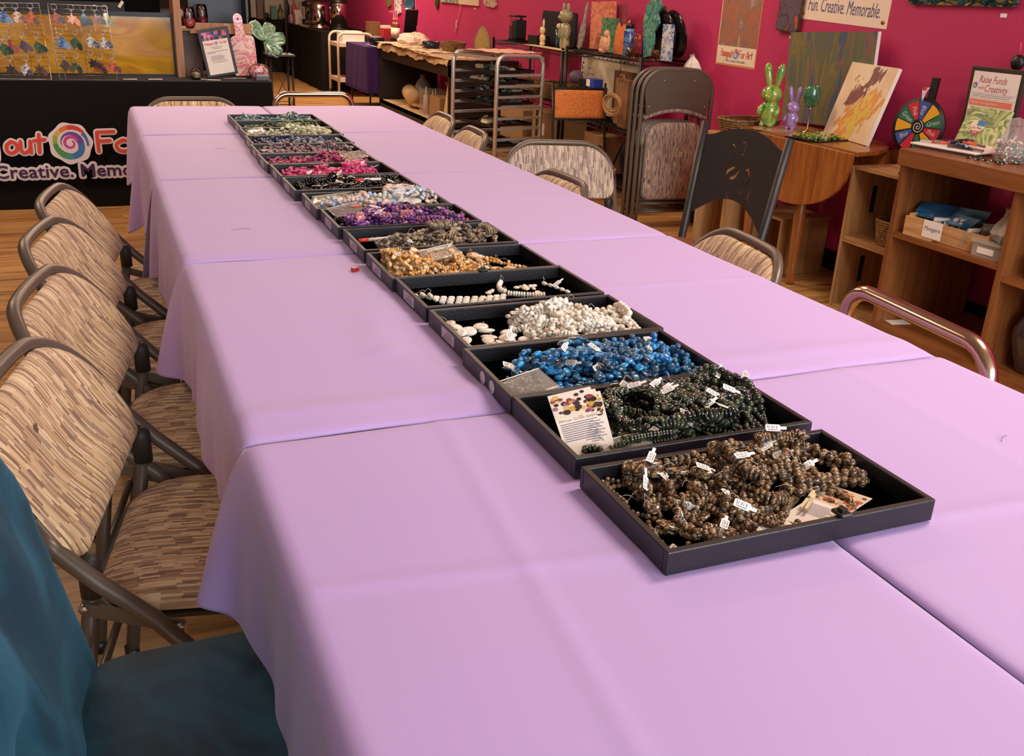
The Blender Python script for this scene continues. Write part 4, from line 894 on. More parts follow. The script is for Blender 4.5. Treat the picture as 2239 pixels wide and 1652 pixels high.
# wooden post + crate shelf
WD = wood('booth_wood', '#8a5a34', '#a87448', '#c08e5c', 'z', 6); WDD = wood('booth_wood_dark', '#3e2618', '#54341f', '#6a452b', 'z', 6)
o = thing('display_crate', 'upright wooden crate with a shelf board beside the amber panel', 'crate', (0, 5.86, .737))
MB().box((-.030, 0, 0), (.012, .30, .56)).build('side_post', WD, o)
MB().box((.02, .10, 0), (.13, .115, .27)).build('dark_panel', WDD, o)
MB().box((.012, .02, .275), (.435, .30, .29)).build('shelf_board', WD, o); MB().box((.06, .012, .262), (.435, .02, .325)).build('front_rail', WD, o)
m = MB()
for z in (.02, .11, .2): m.box((.13, .27, z), (.435, .285, z+.065))
m.build('rear_slat', WDD, o); MB().box((.42, .03, 0), (.435, .3, .262)).build('side_board', WDD, o)
o = thing('black_display_box', 'open black display box on top of the wooden crate', 'box', (.06, 5.90, 1.0285))
m = MB(); m.box((.02, .2, 0), (.36, .22, .5)); m.box((.0, .0, 0), (.36, .22, .006)); m.box((.35, .0, 0), (.36, .22, .5)); m.build('box_shell', pm('satin_black', '#0a090a', .35), o)
def tumbler(name, label, loc, h, r, fill_, group=None):
    o = thing(name, label, 'glass', loc, group=group); pr = [(r*.62, 0), (r*.9, h*.16), (r, h*.4), (r*.93, h*.7), (r*.8, h)]
    MB().lathe([(0, .002)]+[(a*.97, b+.001) for a, b in pr[:3]]+[(0, h*.42)], 20).build('coloured_base', fill_, o)
    MB().lathe([(0, 0)]+pr+[(r*.77, h), (r*.9, h*.7), (r*.96, h*.42)], 24).build('glass_bowl', glass('clear_glass', '#fbf4f2', .02, .35), o); return o
PINKR = pour('pink_resin', ['#e0506a', '#e88890', '#d8405c'], 60, 1, .2, .5)
tumbler('stemless_glass', 'stemless glass with a pink dipped base on the crate shelf', (.062, 5.88, 1.0275), .125, .036, PINKR)
o = tumbler('stemless_glass', 'clear glass with dark pink base inside the black display box', (.15, 6.0, 1.036), .13, .036, pour('pink_resin_dark', ['#7c2434', '#c04c5c'], 60, 1, .2, .5))
# keychain grids
WIRE = pm('silver_wire', '#bdb3a8', .3, 1)
def grid(label, cs):
    TL, TR_, BR, BL = [Vector(c) for c in cs]; o = thing('keychain_grid', label, 'display grid', BL, group='keychain grids on the booth table'); TL, TR_, BR = TL-BL, TR_-BL, BR-BL; O = Vector((0, 0, 0))
    MB().tube([O, BR, TR_, TL], .003, 6, closed=True).build('grid_border', WIRE, o)
    m = MB(); n = 17
    for i in range(1, n):
        t = i/n; m.tube([O.lerp(TL, t), BR.lerp(TR_, t)], .0014, 5)
    for i in (1, 2, 3): m.tube([O.lerp(BR, i/4)+Vector((0, .002, 0)), TL.lerp(TR_, i/4)+Vector((0, .002, 0))], .0014, 5)
    m.build('grid_wires', WIRE, o)
    MB().tube([O.lerp(BR, .1), O.lerp(BR, .1)+Vector((0, .12, 0)), TL.lerp(TR_, .1)*.7], .0025, 6).build('prop_leg', WIRE, o); return o
g2c = [at(104, 8, y=5.70), at(233, 14, y=5.70), at(256, 176, y=5.64), at(130, 175, y=5.64)]
for c in g2c[2:]: c.z = .7385
g1c = [at(-60, 6, y=5.70), at(85, 7, y=5.70), at(113, 176, y=5.64), at(-50, 176, y=5.64)]
for c in g1c[2:]: c.z = .7385
grid('silver wire grid of keychains closer to the wooden post', g2c); grid('silver wire grid of keychains farther from the wooden post', g1c)
KC = [('blue', '#2a4c8c', '#7ca0c8'), ('cream and brown', '#e4d4bc', '#7a4432'), ('orange and grey', '#e0643c', '#4c4a44'), ('dark red', '#8c2430', '#a84048'), ('dark purple', '#3c2c3c', '#6a4c58'), ('green and black', '#3c6434', '#141414'), ('black', '#161414', '#3c342e'), ('white and purple', '#d8d4d0', '#2c2450'),
      ('brown', '#3c2a24', '#5a4434'), ('multicoloured', '#c8503c', '#2c4c5c'), ('pink and orange', '#f0c0a8', '#e08450'), ('teal and navy', '#2a4444', '#0c0c24'), ('amber', '#a04c24', '#3c2440'), ('white and green', '#d8dcc8', '#6a7a54')]
def keychain(px, py, y, c, shape, label, s=1, rot=0):
    p = at(px, py, y=y); o = thing('keychain', label, 'keychain', p, group='resin keychains on the wire grids')
    m = MB(); m.tube([(.011*s*cos(a), 0, -.008+.011*s*sin(a)) for a in [2*pi*i/14 for i in range(14)]], .0018, 5, closed=True); m.build('split_ring', STEEL, o)
    m = MB()
    for k in range(2): m.tube([(.004*cos(a), .0 if k else .0, -.024-.008*k+.006*sin(a)) for a in [2*pi*i/8 for i in range(8)]], .0012, 4, closed=True)
    m.build('chain_link', STEEL, o)
    ma = pour('charm_%s' % c[1][1:], [c[1], c[1], c[2], c[1]], 55, 1.5, .12, .8); mb = pour('charm_%s' % c[2][1:], [c[2], c[2], c[1]], 55, 1.5, .12, .8)
    R = Matrix.Rotation(rot, 4, 'Y')
    m = MB(); m.T = Matrix.Translation((0, 0, -.036)) @ R @ Matrix.Rotation(radians(90), 4, 'X')
    if shape == 0: poly = [(.018*s*cos(a), -.022*s+.022*s*sin(a)) for a in [2*pi*i/16 for i in range(16)]]
    elif shape == 1: poly = [(0, 0), (.018*s, -.02*s), (.012*s, -.05*s), (-.012*s, -.05*s), (-.018*s, -.02*s)]
    elif shape == 2: poly = [(.022*s*cos(a)*(1 if i % 2 else .5), -.024*s+.024*s*sin(a)*(1 if i % 2 else .5)) for i, a in [(i, 2*pi*i/12) for i in range(12)]]
    elif shape == 3: poly = [(-.007*s, 0), (.007*s, 0), (.008*s, -.055*s), (-.008*s, -.055*s)]
    else: poly = [(0, .002), (.02*s, -.018*s), (.0, -.052*s), (-.02*s, -.022*s)]
    m.prism(poly, .0, .005); m.build('charm', ma, o)
    m = MB(); m.T = Matrix.Translation((.006, -.004, -.040)) @ Matrix.Rotation(rot-.45, 4, 'Y') @ Matrix.Rotation(radians(90), 4, 'X'); m.prism([(.010*s*cos(a), -.035*s+.016*s*sin(a)) for a in [2*pi*i/12 for i in range(12)]], .001, .005); m.build('small_charm', mb, o)
kp = [(3, 10, 0, 0), (32, 10, 1, 0), (65, 10, 2, 4), (117, 12, 9, 4), (154, 13, 10, 2), (180, 14, 11, 1), (205, 14, 12, 2), (228, 14, 13, 3),
      (2, 78, 5, 1), (18, 72, 3, 3), (45, 73, 4, 4), (77, 74, 5, 1), (131, 66, 0, 0), (163, 66, 5, 4), (193, 66, 7, 0), (223, 66, 7, 1),
      (20, 124, 6, 2), (55, 124, 7, 4), (83, 124, 8, 2), (138, 116, 8, 4), (165, 118, 5, 2), (197, 112, 6, 2), (218, 120, 12, 0), (242, 120, 2, 0)]
rown = ['top', 'middle', 'bottom']
for k, (px, py, c, sh) in enumerate(kp):
    row = 0 if k < 8 else (1 if k < 16 else 2); nth = ['first', 'second', 'third', 'fourth', 'fifth', 'sixth', 'seventh', 'eighth'][k-8*row]
    keychain(px, py, 5.625-.0*row, KC[c], sh, '%s resin keychain, %s in the %s row of charms on the wire grids' % (KC[c][0], nth, rown[row]), 1.4, rnd.uniform(-.3, .3))
# framed notice, paddle board, jar, cards
def quad(name, label, cat, px, y, thick, mat, group=None, tilt=0, zbase=None):
    """flat thing whose four corners (TL TR BR BL) lie on the plane y=; tilt leans it back"""
    P = [at(a, b, y=y) for a, b in px]; o = frame_thing(name, label, cat, P[3], P[2]-P[3], P[0]-P[3], group)
    if zbase is not None: o.location.z = zbase
    return o, ((P[1]-P[0]).length+(P[2]-P[3]).length)/2, ((P[0]-P[3]).length+(P[1]-P[2]).length)/2
o, w_, h_ = quad('framed_notice', 'black framed notice with a photo strip on top and printed text', 'picture frame', [(421, 68), (487, 60), (523, 160), (455, 171)], 5.74, .01, BLACK)
MB().box((0, 0, -.012), (w_, h_, 0)).build('black_frame', BLACK, o, bevel=.002); MB().box((.018, .014, 0), (w_-.018, h_-.018, .0012)).build('paper', WHITE, o)
m = MB(); rr = random.Random(4); cols = [pm('photo_'+str(i), c, .6) for i, c in enumerate(['#c86a9c', '#4c5aa0', '#3c3038', '#d8a0a0', '#8c4c7c', '#e07050'])]
for a in range(12):
    for b_ in range(3): m.box((.018+(w_-.036)*a/12, h_-.066+.016*b_, .0012), (.018+(w_-.036)*(a+1)/12, h_-.066+.016*(b_+1), .0018), rr.randint(0, 5))
m.build('photo_strip', cols, o)
hand(o, 'Hangout', .026, h_-.092, .014, .0022, CORAL, .0016, endx=.082); hand(o, 'For Art', .116, h_-.092, .014, .0022, CORAL, .0016, endx=w_-.026); emblem(o, w_/2+.002, h_-.087, .011, False, .0014)
m = MB()
for i, (a, b_, z) in enumerate([(.06, .13, .108), (.07, .12, .117), (.03, .16, .134), (.03, .08, .142), (.05, .12, .160), (.045, .13, .168), (.045, .12, .176), (.045, .13, .184), (.05, .14, .196)]): m.box((a, h_-z-.002, .0013), (min(b_, w_-.03), h_-z+.001, .0016))
m.build('printed_lines', pm('grey_print', '#8c8490', .7), o)
o, w_, h_ = quad('paddle_board', 'pink and white marbled cutting board with a handle leaning on the crate', 'cutting board', [(498, 30), (552, 30), (568, 162), (514, 166)], 5.80, .012, BLACK)
PKW = pour('pink_marble', ['#f0c8b8', '#ecd8c4', '#d8506c', '#f2dcc8', '#c83c58', '#f0c4b8'], 7, 3.2, .12, .6, (1, 1, .5))
op = rrect(w_*.92, h_*.62, .03, 5, cx=w_*.5, cy=h_*.34); hd = rrect(w_*.38, h_*.46, .025, 5, cx=w_*.40, cy=h_*.77)
pb = [p for p in op[:14]]
out = [(w_*.96, .02), (w_*.98, h_*.55), (w_*.86, h_*.64), (w_*.62, h_*.68), (w_*.60, h_*.93), (w_*.50, h_*1.0), (w_*.33, h_*1.0), (w_*.24, h_*.93), (w_*.26, h_*.68), (w_*.12, h_*.64), (w_*.02, h_*.55), (w_*.04, .02), (w_*.15, 0), (w_*.85, 0)]
out = [(v.x, v.y) for v in spline([(a, b_, 0) for a, b_ in out]+[(w_*.96, .02, 0)], 4)][:-1]
MB().prism(out, -.012, 0).build('marbled_board', PKW, o, bevel=.002); MB().lathe([(0, 0), (.006, 0), (.006, .0006), (0, .0006)], 10, (w_*.43, h_*.92, 0)).build('hanging_hole', BLACK, o)
o = thing('trinket_bag', 'clear bag of pink marbled pieces in front of the marbled cutting board', 'bag', (.445, 5.72, .737)); MB().sph((0, 0, .05), (.068, .02, .05), 16, 10).build('bag_film', glass('clear_film', '#f4ecec', .12, .3), o); MB().sph((0, 0.004, .044), (.06, .012, .042), 14, 8).build('pieces', PKW, o)
for k in (-1, 1): MB().sph((k*.013, -.018, .062), (.006, .003, .009), 10, 8).build('white_ring', WHITE, o)
o = thing('glass_jar', 'small glass jar of dark marbled trinkets beside the wooden post', 'jar', (.062, 5.72, .737))
MB().lathe([(0, 0), (.026, 0), (.034, .02), (.034, .045), (.024, .06), (.022, .068)], 20).build('jar_glass', glass('clear_glass'), o); MB().lathe([(0, .002), (.026, .003), (.030, .02), (.028, .036), (0, .046)], 14).build('trinkets', pour('trinket_mix', ['#1c1c1a', '#d8d8cc', '#6aa06a', '#c86a5a', '#1a1a1a'], 70, 2, .2, .5), o)
for k, (px, py, a, lb) in enumerate([(437, 172, .1, 'white card lying below the wooden post on the booth table'), (468, 174, -.3, 'cream card under the framed notice'), (500, 171, .2, 'fanned white leaflet beside the framed notice'), (520, 168, -.1, 'white leaflet below the marbled cutting board'), (285, 175, .05, 'cream card lying in front of the amber panel'), (340, 174, .0, 'pale card on the booth table near the end of the amber panel')]):
    p = at(px, py, z=.74); p.z = .7375+.0008*k; p.y = min(max(p.y, 5.66), 5.8); tag(MB().box((-.04, -.025, 0), (.04, .025, .0006)).build('paper_card', WHITE, loc=p, rot=(0, 0, a)), lb, 'card', 'cards on the booth table')
o = thing('business_card_box', 'small grey card holder at the corner of the booth table', 'card holder', (.455, 5.665, .737), .1); MB().box((-.05, -.02, 0), (.05, .02, .004)).build('holder_base', BLACK, o); MB().cbox((0, 0, .018), (.075, .012, .032), Matrix.Rotation(.5, 3, 'X')).build('card_stack', pm('grey_card', '#9aa0a4', .5), o)
# green clover on its wire stand
GRN = pour('green_marble', ['#3c6a54', '#6aa07c', '#a8c898', '#4c8468', '#c4d4b0'], 9, 3, .15, .6)
o = thing('plant_stand', 'tall black wire stand behind the booth table corner', 'stand', (.78, 7.02, 0))
m = MB()
for x, y in ((-.07, -.1), (.09, -.1), (-.07, .1), (.09, .1)): m.tube([(x, y, 0), (x, y, .80)], .008, 6)
for z in (.25, .45): m.tube([(-.07, -.1, z), (.09, -.1, z), (.09, .1, z), (-.07, .1, z)], .003, 5, closed=True)
m.tube([(-.07, -.1, .45), (.09, -.1, .75)], .0025, 5); m.tube([(-.07, -.1, .75), (.09, -.1, .45)], .0025, 5); m.tube([(-.07, -.1, .0), (.09, -.1, .25)], .0025, 5)
m.tube([(.09, .1, .8), (.09, .1, 1.5)], .008, 6); m.tube([(-.07, .1, .8), (-.07, .1, 1.5)], .008, 6); m.build('wire_frame', BLACK, o); MB().box((-.09, -.12, .80), (.11, .12, .812)).build('stand_top', BLACK, o)
o = frame_thing('clover_ornament', 'large green marbled clover leaf ornament standing on the black wire stand', 'ornament', (.685, 6.92, .813), (1, 0, 0), (0, .2, 1))
for a, L in ((125, .165), (66, .14), (8, .16), (-42, .155)):
    m = MB(); R = Matrix.Rotation(radians(a-90), 3, 'Z'); m.T = Matrix.Translation((-.01, .095, 0)) @ R.to_4x4()
    lf = []
    for i in range(24):
        u = 2*pi*i/24; lf.append((.048*sin(u)*(1-.15*cos(u)), L*.55+L*.52*cos(u)*-1*(1-.18*(cos(u) < -.8))))
    m.pillow(lf, .010, .010, lambda x, y, w: (x, y, w+.018*abs(x)/.06), 6); m.build('clover_leaf', GRN, o)
MB().tube([(-.01, .09, 0), (0, .0, .0)], .011, 8).build('clover_stem', GRN, o)
# ================================================================ art on the magenta wall
WX = 3.048
def wall_quad(name, label, cat, px, x, group=None):
    P = [at(a, b, x=x) for a, b in px]; o = frame_thing(name, label, cat, P[3], P[2]-P[3], P[0]-P[3], group)
    return o, ((P[1]-P[0]).length+(P[2]-P[3]).length)/2, ((P[0]-P[3]).length+(P[1]-P[2]).length)/2
o, w_, h_ = wall_quad('wall_poster', 'tall poster of rippled bronze and copper paint with an orange bottom edge', 'poster', [(1598, -40), (1691, -40), (1648, 153), (1564, 140)], WX)
MB().box((0, 0, -.003), (w_, h_, 0)).build('poster_sheet', pm('poster_orange', '#d87a4c', .6), o)
MB().box((.006, .012, 0), (w_-.006, h_, .0008)).build('poster_paper', CREAM, o)
MB().box((.012, .115, .0008), (w_-.006, h_, .0014)).build('poster_picture', pour('bronze_pour', ['#6b4a34', '#94705c', '#a8684c', '#85695e', '#b8907c', '#6a5450', '#84747c'], 4, 1.6, .5, 0, (1.4, .8, 1)), o)
hand(o, 'Hangout', .05, .055, .042, .0045, CORAL, .0016, endx=.175); hand(o, 'For Art', .235, .055, .042, .0045, CORAL, .0016, endx=w_-.03); emblem(o, .205, .072, .030, False, .0014); text('Fun. Creative. Memorable.', .020, NAVY, o, w_*.52, .032, .0016, sx=.9)
o, w_, h_ = wall_quad('charcuterie_board', 'dark wooden board with lilac grey resin and orange veins hanging beside the white banner', 'wooden board', [(1715, -60), (1765, -60), (1745, 74), (1697, 66)], 3.035)
MB().prism(rrect(w_, h_, .02, 5, cx=w_/2, cy=h_/2), -.012, .006).build('wood_edge', wood('dark_walnut', '#2c180e', '#4a2a18', '#6a4024', 'z', 8), o, bevel=.002); MB().prism(rrect(w_-.012, h_-.014, .018, 5, cx=w_/2, cy=h_/2-.0), .006, .008).build('resin_face', pour('lilac_rock', ['#5c4c58', '#6c5c68', '#4a3c48', '#c86a34', '#5c5060'], 6, 2.5, .25, .3, pos=[.3, .45, .57, .6, .66]), o)
o, w_, h_ = wall_quad('shop_banner', 'white banner with metal eyelets, cut-off red lettering and blue slogan', 'banner', [(1767, -90), (1964, -72), (1934, 64), (1748, 40)], WX)
MB().box((0, 0, -.002), (w_, h_, 0)).build('banner_sheet', pm('banner_vinyl', '#f0dcc4', .55), o); text('Fun. Creative. Memorable.', .098, NAVY, o, w_*.5, .075, .001, sx=.525, shear=.22, off=-.0005, name='slogan')
hand(o, 'or Art', .12, .175, .13, .014, CORAL, .001, endx=.40); hand(o, 'F', .05, .175, .13, .014, CORAL, .001, endx=.12); emblem(o, .53, .255, .115, False, .001)
for x in (.028, w_-.028): MB().lathe([(.004, .0), (.011, .0), (.011, .003), (.004, .003)], 14, (x, .03, .0)).build('eyelet', pm('brass', '#c8a050', .3, 1), o)
o, w_, h_ = wall_quad('resin_tray_art', 'dark teal and gold striped resin panel on the wall above the fundraiser sign', 'artwork', [(1985, -60), (2230, -45), (2215, 16), (1988, 9)], 3.04)
MB().prism(rrect(w_, h_, .02, 4, cx=w_/2, cy=h_/2), -.008, .008).build('resin_face', pour('teal_gold', ['#12302c', '#8c6a2c', '#1c4c54', '#0c1814', '#a88c4c', '#24483c'], 8, 1.5, .15, .5, (1, 2.5, .3)), o, bevel=.002)
# small shapes whose lower ends show along the top of the wall
def wall_piece(name, label, poly, mat, th=.015, cat='artwork', g=None):
    P = [at(a, b, x=3.03) for a, b in poly]; c = P[0]; o = frame_thing(name, label, cat, c, (0, -1, 0), (0, 0, 1), g)
    q = [(-(p.y-c.y), p.z-c.z) for p in P]; MB().prism(q[::-1], -.018, th-.018).build('painted_piece', mat, o, bevel=.002); return o
G = 'hanging art along the top of the magenta wall'
wall_piece('leaf_ornament', 'small gold green leaf shape hanging above the rolled kraft paper table', [(842, -58), (856, -58), (853, 12), (848, 16), (843, 4)], pour('gold_green', ['#6a6a34', '#a89a5c'], 20, 2), g=G)
wall_piece('bookmark_board', 'white board with navy drips hanging next to the oval blue resin piece', [(861, -58), (875, -58), (875, 28), (869, 31), (862, 26)], pour('navy_drip', ['#efe6dc', '#efe6dc', '#2c3458'], 12, 2, pos=[.3, .55, .6]), g=G)
wall_piece('oval_resin', 'oval blue resin piece with a gold lower edge hanging on the magenta wall', [(880, -58), (906, -58), (904, 14), (898, 26), (892, 29), (884, 20), (880, 6)], pour('blue_gold_agate', ['#1c2c40', '#3c6a8c', '#1a2434', '#c09048'], 10, 3, pos=[.3, .5, .6, .68]), g=G)
wall_piece('feather_ornament', 'dark green pointed shape hanging beside two small canvases', [(948, -58), (960, -58), (957, 12), (953, 20), (950, 8)], pour('dark_green_gold', ['#1c3424', '#5c6a34'], 16, 2), g=G)
wall_piece('small_canvas', 'small blue and yellow canvas joined to a cream canvas on the wall', [(962, -58), (1000, -58), (1000, 8), (962, 4)], pour('blue_yellow', ['#1c5a7c', '#e0c87c', '#3c8c9c', '#c85a6c'], 9, 2), g=G)
wall_piece('small_canvas', 'small cream canvas with red scribbles on the wall', [(1002, -58), (1044, -58), (1044, 13), (1002, 9)], pour('cream_red', ['#f0d8b8', '#f0d8b8', '#d86a4c'], 16, 4, pos=[.3, .6, .64]), g=G)
wall_piece('wood_slice_art', 'brown and cream striped rounded board on the magenta wall', [(1056, -58), (1081, -58), (1083, 12), (1078, 17), (1060, 13), (1056, 6)], pour('brown_cream', ['#8a6248', '#e0c4a8', '#6a4434'], 8, 2, stretch=(1, 1, .4)), g=G)
for k, (a, b_, lb) in enumerate([((908, -10), (912, 66), 'thin pink cord with an inline switch hanging behind the paper heap'), ((1008, 12), (994, 72), 'thin pink cord with an inline switch hanging behind the wicker basket')]):
    P = [at(*a, x=3.04), at((a[0]+b_[0])/2, (a[1]+b_[1])/2, x=3.04), at(*b_, x=3.04)]; o = thing('power_cable', lb, 'cord', P[2], group='pink cords on the magenta wall')
    MB().tube(spline([p-P[2] for p in P], 6), .004, 6).build('cord_line', pm('pink_cord', '#f0a0a8', .5), o); c = (P[1]*.6+P[2]*.4)-P[2]; MB().sph(c, (.010, .008, .045), 10, 8).build('cord_switch', pm('pink_switch', '#f0b8b8', .4), o)
for px, py, lb in ((1730, 81, 'tiny white price sticker on the wall under the dark wooden board'), (2194, 34, 'tiny white price sticker on the wall under the teal striped panel'), (1038, 19, 'tiny white price sticker on the wall under the cream canvas')):
    tag(MB().box((0, -.016, -.008), (.0015, .016, .008)).build('price_sticker', WHITE, loc=at(px, py, x=3.048)), lb, 'sticker')
o = thing('wall_outlet', 'white wall outlet beside the turned table leg', 'outlet', at(1776, 408, x=3.046)); MB().box((-.002, -.035, -.058), (.003, .035, .058)).build('outlet_plate', WHITE, o, bevel=.002)
m = MB(); m.box((-.004, -.014, -.038), (-.0015, .014, -.008)); m.box((-.004, -.014, .008), (-.0015, .014, .038)); m.build('socket', pm('socket_grey', '#c8c0b8', .5), o)
o = thing('headphone_hanger', 'black round object hanging on a red cord at the edge of the wall', 'ornament', at(2233, 137, x=3.03)); MB().sph((-.02, 0, 0), (.02, .032, .032), 14, 10).build('black_ball', BLACK, o); MB().tube([(-.02, 0, .03), (-.02, .005, .08)], .003, 6).build('red_cord', pm('red_cord', '#d83c60', .5), o)
# ================================================================ drop-leaf table with art
OAK = wood('oak_orange', '#7a431c', '#9c5c28', '#b4743a', 'y', 7, .32, .3); OAKV = wood('oak_orange_v', '#7a431c', '#9c5c28', '#b4743a', 'z', 7, .32, .3)
o = thing('dropleaf_table', 'round oak drop-leaf table with turned legs against the magenta wall', 'table', (2.62, 3.18, 0))
# fixed strip runs away from the wall side; leaf hangs towards the room
top = [(-.03, .62), (-.03, -.50)]+[(-.03+.40*sin(radians(a)), -.50*cos(radians(a))*1.0) for a in range(10, 90, 10)]+[(.40, 0), (.40, .55)]
top = [(-.03, .36), (-.03, -.50), (.12, -.47), (.26, -.38), (.36, -.24), (.40, -.05), (.40, .30), (.30, .36)]
m = MB(); m.prism(top, .697, .718); m.build('tabletop', OAK, o, bevel=.004)
lf = [(.36, 0), (-.50, 0)]+[(-.50+.86*(.5-.5*cos(radians(a))), -.30*sin(radians(a))**.8) for a in range(10, 180, 10)]
m = MB(); m.T = Matrix(((0, 0, 1, -.05), (1, 0, 0, 0), (0, 1, 0, .712), (0, 0, 0, 1))); m.prism(lf[::-1], -.009, .009); m.build('hanging_leaf', OAKV, o, bevel=.003)
MB().box((.02, -.36, .60), (.36, .30, .697)).build('apron', OAKV, o)
lp = [(.020, 0), (.024, .02), (.018, .05), (.026, .07), (.018, .09), (.024, .14), (.030, .34), (.024, .40), (.018, .42), (.028, .435), (.018, .45), (.028, .47), (.030, .52), (.022, .54), (.030, .56)]
for x, y in ((.02, -.12), (.02, .28), (.33, .28), (.33, -.30)):
    m = MB(); m.lathe(lp, 16, (x, y, 0)); m.box((x-.024, y-.024, .56), (x+.024, y+.024, .697)); m.build('turned_leg', OAKV, o)
TT = .7185
o, w_, h_ = wall_quad('pour_canvas', 'large grey and gold marbled canvas leaning on the magenta wall behind the rabbits', 'canvas', [(1748, 71), (1946, 88), (1885, 290), (1708, 268)], 2.97)
o.location.z = TT+.002
MB().box((0, 0, -.02), (w_, h_, 0)).build('canvas_side', pm('canvas_white', '#e6dccc', .8), o); MB().box((0, 0, 0), (w_, h_, .001)).build('painted_face', pour('grey_gold_pour', ['#5a5f66', '#666a66', '#6c6c50', '#8a7a48', '#5f6e58', '#8a6a58', '#4a6474', '#6c6474'], 3.0, .9, .35, .1, (2.6, .55, 1), detail=2, pos=[.25, .36, .42, .47, .51, .55, .6, .72]), o)
TL, TR_, BR, BL = at(1872, 137, x=2.95), at(1978, 151, x=2.88), at(1893, 318, z=TT+.002), at(1799, 291, z=TT+.002)
BR.x += .0
o = frame_thing('splash_canvas', 'white canvas with dark red and orange splashes standing on the oak table', 'canvas', BL, BR-BL, TL-BL); w_, h_ = (BR-BL).length, (TL-BL).length
MB().box((0, 0, -.018), (w_, h_, 0)).build('canvas_side', pm('canvas_white', '#e6dccc', .8), o); MB().box((0, 0, 0), (w_, h_, .001)).build('painted_face', pm('canvas_face', '#ecd8b8', .5, noise=(5, '#e4c49c')), o)
def splat(m, pts, w0, seed, z=.0014, mi=0, n=60, jit=.03):
    r_ = random.Random(seed); S = spline([(a, b, 0) for a, b in pts], 14)
    for i in range(n):
        c = r_.choice(S); t_ = w0*r_.uniform(.15, 1); a0 = r_.uniform(0, 6.28); x, y = c.x+r_.gauss(0, jit), c.y+r_.gauss(0, jit)
        x = min(max(x, .015), w_-.015); y = min(max(y, .015), h_-.015); k = 9; q = []
        for j in range(k):
            rr_ = t_*r_.uniform(.45, 1.1)*(1.6 if j % 3 == 0 else 1); u, v = rr_*cos(a0+6.28*j/k)*.6, rr_*sin(a0+6.28*j/k); q.append((min(max(x+u+v*.35, .004), w_-.004), min(max(y+v, .004), h_-.004)))
        m.flat(q, z+i*.000004, mi)
m = MB(); splat(m, [(w_*.62, h_*.95), (w_*.60, h_*.75), (w_*.45, h_*.62)], .030, 3, .0014, 0, 46, .016); splat(m, [(w_*.42, h_*.62), (w_*.28, h_*.5)], .028, 5, .0015, 0, 36, .014); splat(m, [(w_*.3, h_*.8), (w_*.33, h_*.66)], .012, 6, .0016, 1, 20, .02)
m.build('red_splash', [pm('splash_maroon', '#74281e', .4), pm('splash_rose', '#c07860', .5)], o)
m = MB(); splat(m, [(w_*.85, h_*.68), (w_*.70, h_*.42), (w_*.45, h_*.28), (w_*.3, h_*.1)], .040, 8, .0014, 0, 90, .030); splat(m, [(w_*.75, h_*.5), (w_*.5, h_*.22), (w_*.6, h_*.1)], .034, 9, .0019, 1, 60, .026)
m.build('orange_splash', [pm('splash_orange', '#e09434', .4), pm('splash_yellow', '#e4c04c', .4)], o)
def bunny(label, base, H, mat, rz):
    o = thing('rabbit_figurine', label, 'figurine', base, rz, group='glossy rabbit figurines on the oak table'); s = H/.30
    body = MB(); body.lathe([(0, .0), (.030*s, .01*s), (.040*s, .04*s), (.044*s, .075*s), (.038*s, .105*s), (.028*s, .125*s), (0, .13*s)], 20); body.build('body', mat, o)
    MB().sph((.004*s, 0, .155*s), (.046*s, .052*s, .044*s), 20, 12).build('head', mat, o); MB().sph((.040*s, 0, .145*s), (.016*s, .018*s, .012*s), 12, 8).build('muzzle', mat, o)
    for k in (-1, 1):
        MB().tube([(0, k*.018*s, .185*s), (.0, k*.024*s, .215*s), (.002, k*.032*s, .25*s), (.004, k*.038*s, .285*s), (.004, k*.040*s, .30*s)], [.012*s, .015*s, .019*s, .017*s, .005*s], 12).build('ear', mat, o)
        MB().tube([(0, k*.030*s, .105*s), (.012*s, k*.046*s, .085*s), (.022*s, k*.046*s, .062*s), (.024*s, k*.044*s, .052*s)], [.011*s, .014*s, .014*s, .006*s], 12).build('arm', mat, o)
        MB().tube([(0, k*.018*s, .05*s), (.004*s, k*.021*s, .02*s), (.022*s, k*.022*s, .012*s), (.036*s, k*.022*s, .010*s)], [.018*s, .018*s, .013*s, .008*s], 12).build('foot', mat, o)
    return o
bunny('tall glossy green marbled rabbit figurine on the oak table', (2.70, 3.49, TT+.004), .315, pour('green_pour', ['#2c7c44', '#6ca03c', '#a8b44c', '#3c9460', '#88a844'], 14, 1.8, .06, .9, (1, 1, .35)), radians(205))
bunny('small glossy lilac rabbit figurine beside the tall green one', (2.775, 3.40, TT), .215, pm('lilac_gloss', '#a684bc', .08, coat=1), radians(205))
o = thing('wine_glass', 'green marbled wine glass with a gold stem in front of the grey canvas', 'wine glass', (2.80, 3.30, TT))
MB().lathe([(.0, .12), (.020, .125), (.036, .145), (.042, .175), (.038, .21), (.034, .225), (.031, .225), (.036, .205), (.038, .175), (.03, .15), (0, .135)], 24).build('bowl', pour('glass_green', ['#1c4434', '#2c6444', '#3c7c50', '#8c9c5c'], 14, 2, .08, .9), o)
MB().lathe([(0, 0), (.030, 0), (.030, .003), (.008, .008), (.0042, .02), (.0035, .11), (.008, .125)], 20).build('stem', pm('gold_glitter', '#b8925c', .25, 1), o)
o = thing('moss_board', 'dark mirror board covered with green and yellow moss on the oak table', 'tray', (2.70, 3.08, TT), radians(12))
MB().box((-.13, -.10, 0), (.11, .10, .006)).build('mirror_board', pm('dark_mirror', '#15201c', .08, .5), o)
m = MB(); rr = random.Random(2)
